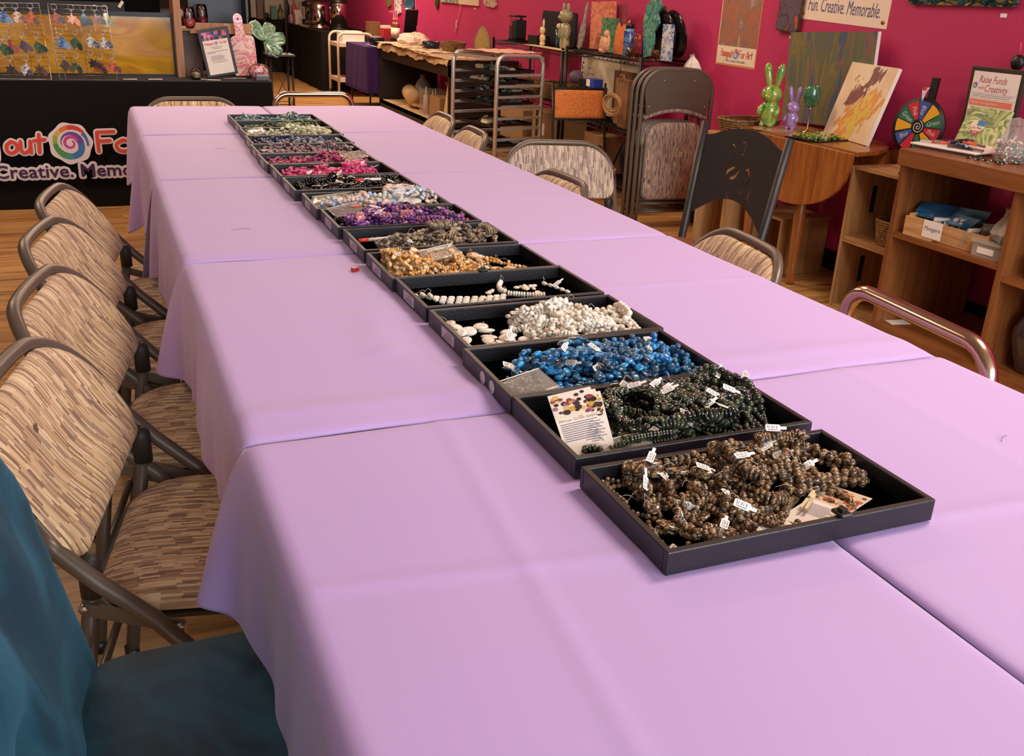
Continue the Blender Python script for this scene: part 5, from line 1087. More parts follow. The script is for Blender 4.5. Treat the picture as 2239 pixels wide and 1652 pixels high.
for k in range(150): a, b_ = rr.gauss(0, .05), rr.gauss(0, .045); a = max(-.11, min(.09, a)); b_ = max(-.085, min(.085, b_)); m.sph((a, b_, .008+rr.uniform(0, .012)), (rr.uniform(.006, .013), rr.uniform(.006, .013), rr.uniform(.004, .01)), 7, 5, rr.randint(0, 2))
mo = m.build('moss', [pm('moss_green', '#4c6a24', .9), pm('moss_yellow', '#9c9434', .9), pm('moss_pale', '#b8a878', .9)], o); mo['kind'] = 'stuff'
o = thing('pour_mat', 'thin olive and pink marbled sheet under the green rabbit', 'mat', (2.70, 3.42, TT), radians(8)); q = [(.12*cos(a)*(1+.12*sin(3*a)), .10*sin(a)*(1+.1*sin(4*a))) for a in [2*pi*i/30 for i in range(30)]]; MB().prism(q, 0, .004).build('mat_sheet', pour('olive_pink', ['#a8a45c', '#c08c7c', '#7c8c4c'], 9, 2, .15, .5), o)
def basket(name, label, loc, rx, ry, h, rz=0, seed=1, cat='basket'):
    o = thing(name, label, cat, loc, rz); m = MB(); n = int(h/.011)
    for i in range(n+1):
        z = .006+h*i/n; k = .86+.14*i/n; P = []
        for j in range(36): a = 2*pi*j/36; r_ = .004*sin(18*a/1+pi*(i % 2)); P.append(((rx*k+r_)*(abs(cos(a))**.55)*(1 if cos(a) > 0 else -1), (ry*k+r_)*(abs(sin(a))**.55)*(1 if sin(a) > 0 else -1), z))
        m.tube(P, .0065, 5, closed=True)
    m.build('woven_wall', pm('wicker', '#9a7444', .8, noise=(60, '#5f4224')), o); MB().prism([(rx*.8*cos(a), ry*.8*sin(a)) for a in [2*pi*j/20 for j in range(20)]], 0, .008).build('basket_base', pm('wicker', '#9a7444'), o); return o
# wooden slat crates under and beside
PINE = wood('pine_crate', '#8c6238', '#ab7f50', '#c49a68', 'z', 6, .6); PINEH = wood('pine_crate_h', '#8c6238', '#ab7f50', '#c49a68', 'y', 6, .6)
def crate(label, loc, sx, sy, sz, rz=0, slots=True, grp='wooden slat crates'):
    """open side faces -x, stands on end; end boards at +-y with a hand slot"""
    o = thing('wooden_crate', label, 'crate', loc, rz, group=grp); t_ = .014
    for s in (-1, 1):
        y0 = s*sy/2-(t_ if s > 0 else 0)
        MB().box((-sx/2, y0, 0), (sx/2, y0+t_, sz)).build('end_board', PINE, o, bevel=.002)
    for z in (0, sz-.014): 
        for k in range(4): MB().box((-sx/2+sx*k/4+.002, -sy/2+t_, z), (-sx/2+sx*(k+1)/4-.004, sy/2-t_, z+.013)).build('slat', PINEH, o)
    for k in range(4): MB().box((sx/2-.012, -sy/2+t_, .014+(sz-.03)*k/4+.006), (sx/2, sy/2-t_, .014+(sz-.03)*(k+1)/4-.006)).build('rear_slat', PINEH, o)
    if slots:
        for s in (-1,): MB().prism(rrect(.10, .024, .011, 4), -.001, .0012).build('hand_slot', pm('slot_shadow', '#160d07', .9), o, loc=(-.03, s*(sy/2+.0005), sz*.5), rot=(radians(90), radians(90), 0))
    return o
def crate2(label, x0, y0, z0, sx, sy, sz):   # end board seen from the room, its slot upright
    o = thing('wooden_crate', label, 'crate', (x0, y0, z0), group='stacked wooden crates beside the shelf unit'); t_ = .014
    m = MB(); m.T = Matrix(((1, 0, 0, 0), (0, 0, 1, 0), (0, 1, 0, 0), (0, 0, 0, 1)))
    MB().box((0, sy-t_, 0), (sx, sy, sz)).build('end_board', PINE, o); MB().box((0, 0, 0), (sx, t_, sz)).build('end_board', PINE, o)
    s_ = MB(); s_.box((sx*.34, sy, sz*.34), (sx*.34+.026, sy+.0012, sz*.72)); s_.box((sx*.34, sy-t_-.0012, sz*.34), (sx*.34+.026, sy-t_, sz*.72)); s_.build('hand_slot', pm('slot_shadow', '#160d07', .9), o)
    for z in (0, sz-.012):
        for k in range(3): MB().box((sx*k/3+.002, t_, z), (sx*(k+1)/3-.004, sy-t_, z+.012)).build('slat', PINEH, o)
    for k in range(3): MB().box((sx-.012, t_, .012+(sz-.024)*k/3+.006), (sx, sy-t_, .012+(sz-.024)*(k+1)/3-.006)).build('rear_slat', PINEH, o)
    return o
c1 = crate2('lower of two wooden crates stacked between the oak table and the shelf unit', 2.60, 2.31, 0, .38, .40, .325); c2 = crate2('upper of two wooden crates, holding a wicker basket, beside the shelf unit', 2.60, 2.31, .326, .38, .40, .33)
basket('wicker_basket', 'round wicker basket inside the upper stacked crate', (2.73, 2.46, .340), .105, .105, .10)
o = thing('black_pouch', 'black pouch lying on top of the stacked crates', 'pouch', (2.70, 2.42, .657)); MB().box((-.05, -.09, 0), (.03, .06, .012)).build('pouch_body', BLACK, o, bevel=.003)
crate('tall wooden crate standing behind the cup chair, its plain side towards the folded chairs', (2.72, 3.70, .0), .36, .27, .66, 0); 
crate('low wooden slat crate under the oak table', (2.80, 3.34, 0), .30, .28, .30)
basket('wicker_basket', 'rectangular wicker basket on the tall wooden crate behind the oak table', (2.73, 3.70, .662), .16, .11, .065)
# colour wheel
o = frame_thing('prize_wheel', 'black prize wheel with red, blue, green and yellow segments and handwritten colour names', 'prize wheel', (2.885, 2.655, .83), (.22, -1, 0), (.10, 0, 1))
RW = .128; MB().lathe([(0, -.008), (RW, -.008), (RW, .0), (0, .0)], 48).build('wheel_disc', pm('wheel_black', '#0c0b0d', .5), o)
seg = [pm('wheel_'+n, c, .55) for n, c in (('red', '#c42434'), ('blue', '#3a5098'), ('yellow', '#e0a420'), ('green', '#1f6c4a'))]; order = [1, 2, 3, 0, 2, 1, 0, 1, 2, 3, 0]
order = {90: 1, 57: 2, 25: 3, -8: 0, -40: 1, -73: 2, -106: 3, -138: 0, -171: 1, 156: 2, 123: 3}
nseg = 11; ORD = [1, 2, 3, 0, 1, 2, 3, 0, 1, 2, 3]
cs_ = [(84, 1), (51, 2), (18, 3), (-15, 0), (-47, 2), (-80, 3), (-113, 0), (-145, 1), (182-1, 2), (149, 3), (116, 0)]
m = MB()
for a, c in cs_:
    q = [(.034*cos(radians(a+13)), .034*sin(radians(a+13))), (.034*cos(radians(a-13)), .034*sin(radians(a-13)))]+[(.112*cos(radians(a-14.5+29*i/6)), .112*sin(radians(a-14.5+29*i/6))) for i in range(7)]; m.flat(q, .0008, c)
m.build('colour_segments', seg, o)
m = MB()
m.flat([(.030*cos(2*pi*i/24), .030*sin(2*pi*i/24)) for i in range(24)], .001, 1)
m.stroke([(.0015*t_*cos(t_*.75), .0015*t_*sin(t_*.75)) for t_ in [k*.35 for k in range(54)]], .0028, .0014, 0); m.build('hub_spiral', [pm('chalk', '#e8dcd0', .7), pm('wheel_black', '#0c0b0d')], o)
for a, s_ in ((84, 'Blue'), (116, 'Pink'), (149, 'Green'), (18, 'Green'), (-15, 'Pink'), (-145, 'Blue')):
    r0 = .074; text(s_, .030, pm('chalk', '#e8dcd0', .7), o, r0*cos(radians(a)), r0*sin(radians(a)), .0014, sx=.8, shear=.2, rot=radians(a+(180 if a > 60 or a < -90 else 0)), name='segment_word', off=-.0003)
MB().box((.005, .02, -.028), (.037, .215, -.010)).build('stand_post', BLACK, o); MB().box((-.05, -.14, -.05), (.09, -.125, .01)).build('stand_foot', BLACK, o)
m = MB(); m.prism([(-.018, .165), (.016, .172), (.004, .150), (-.006, .112)], .004, .010); m.build('pointer', pm('pointer_clear', '#d8ccd0', .2), o); MB().box((-.014, .158, .010), (.004, .172, .012)).build('pointer_tape', pm('wheel_red', '#c42434'), o)
o = thing('wheel_riser', 'black riser behind the shelf unit carrying the prize wheel', 'riser', (2.93, 2.64, .675)); MB().box((-.06, -.09, -.017), (.09, .06, .018)).build('riser_block', BLACK, o)
# ================================================================ wooden shelf unit
CB = wood('cabinet_wood_v', '#6b3c1c', '#87512a', '#9c6336', 'z', 6, .38, .15); CBH = wood('cabinet_wood_h', '#6b3c1c', '#87512a', '#9c6336', 'y', 6, .38, .15)
o = thing('shelf_unit', 'open brown wooden shelf unit with a thick top against the magenta wall', 'shelf unit', (2.46, 2.28, 0)); D = .50; L = 1.75
MB().box((0, -.022, 0), (D, 0, .74)).build('side_panel', CB, o); MB().box((.0, -.58, 0), (D, -.558, .74)).build('divider_panel', CB, o); MB().box((0, -1.2, 0), (D, -1.178, .74)).build('divider_panel', CB, o); MB().box((0, -L, 0), (D, -L+.022, .74)).build('side_panel', CB, o)
MB().box((-.012, -L-.01, .735), (D+.05, .012, .800)).build('top_board', CBH, o, bevel=.003)
MB().box((.004, -.558, .445), (D, -.022, .468)).build('shelf_board', CBH, o); MB().box((.004, -1.178, .41), (D, -.58, .432)).build('shelf_board', CBH, o); MB().box((.0, -1.178, .03), (D+.02, -.58, .075)).build('bottom_board', CBH, o); MB().box((.0, -.558, .03), (D+.02, -.022, .075)).build('bottom_board', CBH, o)
# menagerie box
LP = wood('light_pine', '#b07c48', '#cc9c66', '#dcb480', 'y', 8, .6)
o = thing('pine_card_box', 'light pine box of small clear packets with a handwritten card, on the shelf unit', 'box', (2.50, 2.02, .469), radians(4))
m = MB(); m.box((0, -.19, 0), (.22, -.178, .075)); m.box((0, .178, 0), (.22, .19, .085)); m.box((0, -.178, 0), (.010, .178, .07)); m.box((.21, -.178, 0), (.22, .178, .07)); m.box((.01, -.178, 0), (.21, .178, .008)); m.build('pine_walls', LP, o)
MB().box((-.02, .05, .0), (0, .19, .075)).build('pine_block', LP, o)
lb_ = MB().box((-.0225, .005, .012), (-.0205, .095, .080)).build('name_card', WHITE, o)
tx = text('Menagerie', .024, INK, lb_, 0, 0, 0, sx=.78, shear=.25, name='handwriting'); tx.location = (-.0228, .05, .048); tx.rotation_euler = (radians(90), 0, radians(-90))
rr = random.Random(5); pk0 = None
for k in range(16):
    if pk0 is None: m = MB(); m.box((-.003, -.030, 0), (.003, .030, .075)); m.box((-.0035, -.030, .062), (.0035, .030, .075), 1); pk0 = m.build('clear_packet', [pm('packet_film', '#b8b8b4', .25, alpha=.8), WHITE]); q = pk0
    else: q = pk0.copy(); C.objects.link(q)
    q.location = (2.53+.17*rr.random(), 1.87+.30*(k/16), .478+.02*rr.random()); q.rotation_euler = (0, rr.uniform(-.5, -.1), radians(70)+rr.uniform(-.3, .3)); tag(q, 'small clear packet standing in the pine box', 'packet', 'clear packets in the pine box')
for k, (dx, dy, dz, rot_, lb) in enumerate([(.05, .08, .09, .0, 'long blue abstract printed envelope lying on the packets in the pine box'), (.10, .10, .105, .35, 'second blue printed envelope behind the long one in the pine box')]):
    o = thing('printed_envelope', lb, 'envelope', (2.50+dx, 2.02+dy, .469+dz), rot=(0, radians(-25), radians(5)+rot_), group='blue printed envelopes'); MB().box((-.035, -.15, 0), (.035, .12, .003)).build('envelope_sheet', pour('blue_print', ['#c8dce0', '#2c6a98', '#16486c', '#88b4cc', '#3c80a8'], 4, .4, .3, .2), o)
o = thing('plastic_tub', 'clear plastic tub with a blank label on the shelf unit', 'tub', (2.56, 1.80, .469), radians(5)); CP_ = pm('frosted_plastic', '#c8c0b8', .25, alpha=.55)
m = MB(); m.prism(rrect(.15, .17, .02, 4), 0, .052); m.build('tub_body', CP_, o); MB().prism(rrect(.165, .185, .024, 4), .052, .058).build('tub_rim', CP_, o); MB().box((-.078, -.02, .014), (-.0755, .05, .036)).build('blank_label', WHITE, o)
o = thing('plastic_bag', 'crumpled clear bag of shredded filling standing on the plastic tub', 'bag', (2.57, 1.79, .528)); m = MB(); r_ = random.Random(3)
m.lathe([(0, 0), (.055, .003), (.065, .03), (.052, .06), (.038, .09), (.030, .11), (.036, .125)], 18); m.v = [(a+r_.gauss(0, .004), b_+r_.gauss(0, .004), c+r_.gauss(0, .002)) for a, b_, c in m.v]; m.build('bag_film', pm('bag_film_mat', '#cfc6bc', .3, alpha=.5), o, smooth=False)
m = MB(); m.sph((0, 0, .035), (.045, .045, .03), 12, 8); m.v = [(a+r_.gauss(0, .004), b_+r_.gauss(0, .004), c+r_.gauss(0, .003)) for a, b_, c in m.v]; m.build('filling', CREAM, o, smooth=False)
tag(MB().box((-.045, -.03, 0), (.045, .03, .001)).build('white_card', WHITE, loc=(2.55, 2.22, .0762), rot=(0, 0, -.2)), 'white card lying on the bottom board of the shelf unit', 'card')
o = thing('glass_vase', 'dark smoky glass vase on the bottom board of the shelf unit', 'vase', (2.60, 1.60, .0755)); MB().lathe([(0, 0), (.045, 0), (.055, .03), (.080, .11), (.085, .16), (.06, .215), (.04, .235), (.042, .27), (.05, .28), (.046, .28), (.036, .24), (.07, .17), (.05, .03), (0, .01)], 28).build('vase_body', pm('smoky_glass', '#4a3a38', .06, coat=1, alpha=.75), o)
o = thing('white_tub', 'white plastic tub with a lid behind the shelf divider', 'tub', (2.55, 1.60, .433)); MB().lathe([(0, 0), (.048, 0), (.055, .07), (0, .07)], 20).build('tub_body', CP_, o); MB().lathe([(0, .07), (.062, .07), (.062, .078), (.02, .085), (0, .085)], 20).build('tub_lid', WHITE, o)
# things on the shelf unit top (z .80)
ZC = .8005
o = thing('white_tray', 'white tray of pliers and cutters on the shelf unit top', 'tray', (2.66, 2.18, ZC), radians(8)); MB().box((-.11, -.14, .010), (.15, .16, .018)).build('tray_plate', WHITE, o, bevel=.003); MB().box((-.10, -.13, 0), (.14, .15, .010)).build('tray_base', pm('tray_grey', '#54504e', .5), o)
PLC = [('orange handled', '#e8603c'), ('dark blue handled', '#26305c'), ('black handled', '#161416'), ('purple handled', '#3a2a54'), ('blue handled', '#3c64a8'), ('orange handled', '#e8603c'), ('black handled', '#161416')]
for k, (n_, c) in enumerate(PLC):
    o = thing('pliers', '%s pliers lying in the heap on the white tray' % n_, 'pliers', (2.60+.03*(k % 3), 2.28-.035*k, ZC+.0195+.005*(k % 3)), radians(-40+23*k), group='pliers on the white tray'); hm = pm('grip_'+c[1:], c, .4)
    for s in (-1, 1): MB().tube(spline([(0, s*.004, .005), (.03, s*.016, .006), (.06, s*.014, .006), (.085, s*.010, .006)], 4), [.0045]*13, 8).build('handle', hm, o)
    MB().beam((-.045, 0, .006), (.006, 0, .006), .010, .008).build('jaws', STEEL, o)
# ================================================================ fundraiser sign, booklet, bag on the shelf unit
o, w_, h_ = wall_quad('framed_sign', 'dark framed fundraiser sign with orange boxes standing behind the green marbled booklet', 'picture frame', [(2160, 155), (2262, 168), (2222, 335), (2092, 310)], 2.93)
o.location.z = ZC+.002; MB().box((0, 0, -.014), (w_, h_, 0)).build('dark_frame', pm('frame_brown', '#362c24', .45), o, bevel=.002); MB().box((.018, .018, 0), (w_-.018, h_-.018, .001)).build('paper', pm('sign_paper', '#f0e4dc', .4), o)
SC_ = pm('sign_script', '#b04858', .6); text('Raise Funds', .040, SC_, o, .05, h_-.05, .0014, 'LEFT', sx=.75, shear=.3, name='sign_title'); text('Creativity', .040, SC_, o, .085, h_-.085, .0014, 'LEFT', sx=.75, shear=.3, name='sign_title'); text('with', .022, CORAL, o, .055, h_-.083, .0014, 'LEFT', sx=.8, name='sign_word')
emblem(o, .036, h_-.075, .013, False, .0012)
m = MB(); m.box((.022, h_-.125, .001), (w_-.022, h_-.124, .0015)); m.box((.022, h_-.104, .001), (w_-.022, h_-.103, .0015)); m.box((.03, h_-.111, .001), (w_-.04, h_-.109, .0015)); m.box((.03, h_-.118, .001), (w_-.05, h_-.116, .0015)); m.build('printed_lines', pm('grey_print', '#8c8490'), o)
OR = pm('sign_orange', '#e8846a', .5); m = MB(); m.box((.022, h_-.155, .001), (w_-.03, h_-.130, .0015)); m.box((.022, h_-.20, .001), (w_-.03, h_-.175, .0015)); m.build('orange_box', OR, o); text('Choose Your Experience', .017, WHITE, o, .028, h_-.142, .0018, 'LEFT', sx=.8, name='box_words')
BL, BR, TL = at(2090, 312, z=ZC+.001), at(2200, 328, z=ZC+.001), at(2128, 237, x=2.90)
BL.x, BR.x = 2.80, 2.80; o = frame_thing('booklet', 'green marbled square booklet with a small heart label leaning on the sign', 'booklet', (2.80, 2.36, ZC+.001), (0, -1, 0), (.38, 0, 1)); w_, h_ = .215, .165
MB().box((0, 0, -.006), (w_, h_, 0)).build('booklet_cover', pour('green_ripple', ['#c0c47c', '#a8b070', '#5c7444', '#d4d494', '#8ca468', '#34502c'], 7, 3, .3, .2, (1, 1, 2)), o)
hrt = []
for i in range(28): a = 2*pi*i/28; hrt.append((.082+.0024*16*sin(a)**3, .085+.0024*(13*cos(a)-5*cos(2*a)-2*cos(3*a)-cos(4*a))))
MB().flat(hrt, .0006).build('heart_label', CREAM, o); m = MB(); m.flat([(.055, .068), (.110, .068), (.083, .046)], .0010); m.build('heart_tip', pm('rose_red', '#b83c50', .5), o); MB().box((.075, .090, .0006), (.118, .112, .0011)).build('blue_patch', pm('patch_blue', '#3c78a8', .5), o)
text("Let's Make", .014, INK, o, .080, .080, .0013, sx=.8, shear=.2, name='label_words'); text('Book', .011, WHITE, o, .080, .062, .0014, sx=.9, name='label_words')
o = thing('clear_bag', 'clear bag full of shiny metal caps and beads on the shelf unit top', 'bag', (2.64, 1.92, ZC), radians(10)); m = MB(); r_ = random.Random(9)
m.lathe([(0, .0), (.062, .002), (.078, .03), (.072, .065), (.046, .10), (.030, .13), (.045, .155)], 20); m.v = [(a*.85+r_.gauss(0, .003), b_+r_.gauss(0, .003), c+r_.gauss(0, .002)) for a, b_, c in m.v]; m.build('bag_film', pm('bag_film_shiny', '#d8d4cc', .1, alpha=.25), o, smooth=False)
m = MB()
for k in range(170):
    a = r_.uniform(0, 6.28); q = sqrt(r_.random())*.062; z = r_.uniform(.006, .075); m.sph((q*cos(a)*.85, q*sin(a), z), (.010, .008, .005), 8, 5, r_.choice([0, 0, 1, 2, 3]), Matrix.Rotation(r_.uniform(0, 3), 3, (r_.random(), r_.random(), r_.random()+.01)))
q = m.build('metal_caps', [pm('cap_silver', '#c8c4be', .18, 1), pm('cap_copper', '#b87860', .2, 1), pm('cap_teal', '#3c7468', .3), pm('cap_cream', '#e0d4c0', .3)], o); q['kind'] = 'stuff'
for k in range(10):
    o = thing('charm_piece', 'small black and silver charm scattered in front of the white tray', 'charm', (2.53+.02*(k % 3), 2.02-.016*k, ZC), radians(37*k), group='small charms on the shelf unit edge'); MB().sph((0, 0, .005), (.008, .005, .005), 8, 6).build('charm_bead', BLACK, o); MB().sph((.010, 0, .004), (.005, .004, .004), 8, 6).build('charm_cap', STEEL, o)
# ================================================================ wire racks
WB = pm('black_wire', '#131110', .4, .5)
def wire_rack(label, x0, y0, x1, y1, zt, shelves, grp='black wire racks by the magenta wall'):
    o = thing('wire_rack', label, 'wire rack', (x0, y0, 0), group=grp); W, D = x1-x0, y1-y0
    for x in (0, W):
        for y in (0, D):
            MB().tube([(x, y, .03), (x, y, zt+.02)], .0125, 10).build('rack_post', WB, o); MB().lathe([(0, 0), (.016, 0), (.016, .03), (0, .03)], 10, (x, y, 0)).build('post_foot', BLACK, o)
    for z in shelves:
        m = MB(); q = [(0, 0), (W, 0), (W, D), (0, D)]
        for dz in (0, -.03): m.tube([(a, b_, z+dz) for a, b_ in q], .0035, 6, closed=True)
        for k in range(int(D/.03)+1): y = D*k/int(D/.03); m.tube([(0, y, z+.002), (W, y, z+.002)], .002, 4)
        for k in (1, 2): m.tube([(W*k/3, 0, z-.002), (W*k/3, D, z-.002)], .003, 5)
        for (a, b_), (c, d) in zip(q, q[1:]+q[:1]):
            L = sqrt((c-a)**2+(d-b_)**2); n = max(4, int(L/.03)); P = [(a+(c-a)*i/n, b_+(d-b_)*i/n, z-(.03 if i % 2 else 0)) for i in range(n+1)]; m.tube(P, .0018, 4)
        m.build('wire_shelf', WB, o)
    return o
ZR = .955
wire_rack('black wire rack holding bottles, plates and canvases above brown paper bags', 2.64, 4.76, 3.01, 5.84, ZR, [.952, .50, .14]); wire_rack('black wire rack holding a grinder, black trays and animal figures', 2.66, 5.95, 3.01, 7.35, ZR-.02, [.932, .56, .16])
RB, RA = ZR+.0005, ZR-.0195+.0005
def board(name, label, cat, px, x, mat, z, th=.018, grp=None, shape=None, sidemat=None):
    o, w_, h_ = wall_quad(name, label, cat, px, x, grp); o.location.z = z
    poly = [(0, 0), (w_, 0), (w_, h_), (0, h_)] if shape is None else [(a*w_, b_*h_) for a, b_ in shape]
    MB().prism(poly, -th, 0).build('painted_panel', mat, o, bevel=.0015); return o
CG = 'small canvases on the wire rack'
board('small_canvas', 'tall salmon pink marbled canvas standing on the wire rack', 'canvas', [(1303, 6), (1351, 8), (1340, 112), (1288, 108)], 2.88, pour('salmon_pour', ['#d87a64', '#e09a7c', '#c8604c', '#e8b090'], 8, 3, .3, .1), RB, grp=CG)
board('small_canvas', 'dark rose canvas behind the salmon pink one', 'canvas', [(1350, 8), (1369, 9), (1362, 112), (1345, 112)], 2.93, pour('rose_pour', ['#a04c58', '#7c3848'], 8, 3, .3, .1), RB, grp=CG)
board('small_canvas', 'green marbled canvas standing below the salmon pink one', 'canvas', [(1318, 41), (1352, 42), (1342, 118), (1312, 114)], 2.80, pour('green_pour2', ['#3c7450', '#6c9c70', '#2c5c40', '#a0b484'], 12, 3, .3, .1), RB, grp=CG)
board('small_canvas', 'blue and white swirled canvas at the end of the wire rack', 'canvas', [(1452, 47), (1475, 48), (1462, 128), (1444, 126)], 2.80, pour('blue_white_pour', ['#26487c', '#e0e0e0', '#3c64a0', '#b8c8d8'], 10, 3, .3, .1), RB, grp=CG)
cat_shape = [(.0, 0), (1, 0), (1, 1), (.8, .85), (.6, .86), (.45, .72), (.25, .9), (.15, .75), (.05, .5)]
board('cat_board', 'orange cat-shaped painted board between the green canvas and the blue bottle', 'ornament', [(1346, 42), (1378, 45), (1368, 122), (1340, 118)], 2.78, pour('orange_pour', ['#e0703c', '#e8905c', '#d85c2c'], 10, 2, .3, .1), RB, .01, shape=cat_shape)
fish = [(.2, 0), (.6, .05), (.75, .25), (.7, .45), (.95, .6), (.8, .75), (1, .88), (.75, 1), (.4, .97), (.1, .85), (.0, .6), (.1, .3)]
board('seahorse_board', 'green and blue cut-out board in a copper plate stand', 'ornament', [(1410, -20), (1452, -18), (1432, 118), (1400, 112)], 2.82, pour('seahorse_pour', ['#3c7c54', '#6ca47c', '#2c6c80', '#88b48c', '#a08c4c'], 8, 2.5, .2, .3), RB, .012, shape=fish)
board('olive_board', 'olive brown oval board behind the green cut-out', 'ornament', [(1428, 2), (1456, 6), (1448, 122), (1424, 118)], 2.88, pour('olive_pour', ['#6a5c34', '#4c4c34', '#8c7c4c'], 8, 2, .25, .3), RB, .012, shape=[(.2, 0), (.8, 0), (1, .3), (1, .7), (.8, 1), (.3, 1), (0, .7), (0, .3)])
o = thing('round_plate', 'large black round plate leaning on the wall at the end of the wire rack', 'plate', (2.955, 4.88, RB), rot=(0, radians(-12), 0)); MB().lathe([(0, -.006), (.125, -.010), (.148, .006), (.150, .012), (.12, -.002), (0, .002)], 40, (0, 0, .155), axis='x').build('plate_disc', pm('gloss_black', '#151213', .18), o)
dup(o, (2.915, 4.94, RB), rot=(0, radians(-12), 0), label='second black round plate in front of the one leaning on the wall')
o = thing('water_bottle', 'shiny blue marbled steel bottle with a black lid on the wire rack', 'bottle', (2.76, 5.155, RB)); MB().lathe([(0, 0), (.034, 0), (.036, .004), (.036, .155), (.030, .172), (0, .172)], 24).build('bottle_body', pour('bottle_blue', ['#16284c', '#2c4c8c', '#6c8cb4', '#1c3460'], 14, 2, .15, .8, (1, 1, 2)), o); MB().lathe([(0, .172), (.028, .172), (.028, .20), (.020, .205), (0, .205)], 20).build('bottle_lid', BLACK, o)
o = thing('blue_lunch_pot', 'dark navy round pot behind the blue bottle', 'pot', (2.90, 5.10, RB)); MB().lathe([(0, 0), (.06, 0), (.062, .15), (.05, .19), (0, .205)], 20).build('pot_body', pm('navy_enamel', '#1a2448', .25), o)
# copper plate stands
def plate_stand(label, loc, n, H):
    o = thing('plate_stand', label, 'plate stand', loc, group='copper wire plate stands'); m = MB()
    for k in range(n): y = -.022*k; m.tube([(-.06, y, .004), (-.035, y, H), (-.030, y-.008, H), (-.02, y-.01, .004)], .0022, 5)
    m.tube([(-.06, .005, .004), (-.06, -.022*n, .004)], .002, 5); m.tube([(-.02, .005, .004), (-.02, -.022*n, .004)], .002, 5); m.build('stand_wires', pm('copper_wire', '#c08058', .25, 1), o); return o
plate_stand('copper wire plate stand in front of the salmon canvas', (2.74, 5.50, RB), 3, .13); plate_stand('copper wire plate stand around the green cut-out board', (2.74, 5.0, RB), 4, .15); plate_stand('copper wire plate stand by the round black plates', (2.80, 4.84, RB), 3, .06)
# figures
def blob(label, name, loc, parts, mat, cat='figurine', rz=0):
    o = thing(name, label, cat, loc, rz)
    for nm, c, r in parts: MB().sph(c, r, 16, 10).build(nm, mat, o)
    return o
TB = pour('green_tan_pour', ['#6c7c50', '#a08c64', '#8c9470', '#b8a078', '#5c6c48'], 10, 1.5, .3, .3, (1, 1, .3))
blob('big olive and tan marbled standing figure with pointed ears on the wire rack', 'animal_figure', (2.74, 6.10, RA), [('torso', (0, 0, .13), (.042, .05, .065)), ('head', (0, 0, .235), (.050, .056, .048)), ('ear', (0, .036, .29), (.014, .014, .035)), ('ear', (0, -.036, .29), (.014, .014, .035)), ('arm', (-.01, .062, .125), (.018, .022, .05)), ('arm', (-.01, -.058, .125), (.018, .020, .05)), ('leg', (0, .028, .045), (.026, .026, .052)), ('leg', (0, -.028, .045), (.026, .026, .052)), ('nose', (-.045, 0, .225), (.018, .02, .015))], TB)
CRM = pour('cream_pour', ['#e8d4a4', '#e0bc84', '#f0e0c0', '#c89460'], 12, 1.5, .3, .3)
blob('small cream rabbit figure in side view on the wire rack', 'rabbit_figure', (2.74, 6.50, RA), [('leg', (0, 0, .018), (.022, .03, .018)), ('torso', (0, 0, .055), (.024, .030, .034)), ('head', (0, .006, .115), (.022, .030, .030)), ('ear', (0, -.008, .165), (.008, .014, .036)), ('paw', (0, -.028, .06), (.010, .010, .018)), ('tail', (.0, .03, .04), (.008, .01, .01))], CRM)
blob('crumpled tan driftwood-like figure in front of the orange cat board', 'paper_figure', (2.70, 5.37, RB), [('torso', (0, 0, .06), (.03, .05, .055)), ('head', (0, -.015, .125), (.02, .024, .028)), ('arm', (0, .05, .05), (.016, .026, .05)), ('arm', (0, -.045, .07), (.012, .016, .055)), ('leg', (-.01, .02, .02), (.02, .04, .02))], pour('tan_bark', ['#c08460', '#d8a47c', '#8c5c3c'], 20, 2, .6, 0))
o = thing('glitter_shell', 'black and white glittery fan on the wire rack beside the copper stands', 'ornament', (2.70, 5.02, RB)); MB().sph((0, 0, .03), (.02, .045, .04), 14, 9).build('fan_body', pour('black_white_speck', ['#14120f', '#14120f', '#e0d8c8'], 60, 1, .3, .3, pos=[.3, .58, .62]), o)
# black trays stacked upright + stack, grinder, bottles, paddles on rack A
o = thing('black_bin', 'big black plastic bin standing on edge against the wall on the wire rack', 'bin', (2.90, 6.55, RA)); MB().prism([(a, b_) for a, b_ in rrect(.62, .25, .03, 5, cx=0, cy=.13)], -.01, .01).build('bin_face', pm('matte_black', '#0c0b0c', .6), o, rot=(radians(90), 0, radians(-90)))
for k in range(7):
    q = MB().box((-.06, -.085, 0), (.06, .085, .010)).build('black_tray', BLACK, loc=(2.78, 6.66, RA+.0105*k), bevel=.002); tag(q, 'black plastic tray in the stack on the wire rack, ' + ['bottom one', 'one above the bottom', 'third from the bottom', 'middle one', 'third from the top', 'one below the top', 'topmost'][k], 'tray', 'stacked black trays on the wire rack')
o = thing('coffee_grinder', 'black electric coffee grinder with a clear hopper at the end of the wire rack', 'coffee grinder', (2.80, 7.15, RA)); MB().box((-.055, -.045, 0), (.055, .075, .02)).build('base', BLACK, o); MB().box((-.05, .01, .02), (.05, .07, .12)).build('body', pm('grinder_grey', '#5a544e', .35, .6), o)
MB().box((-.055, -.07, .02), (.05, .005, .17)).build('motor_housing', pm('matte_black', '#0c0b0c'), o, bevel=.01); MB().box((-.045, .01, .12), (.045, .07, .19)).build('hopper', glass('clear_glass'), o); MB().box((-.055, -.05, .19), (.055, .075, .205)).build('lid', BLACK, o, bevel=.004)
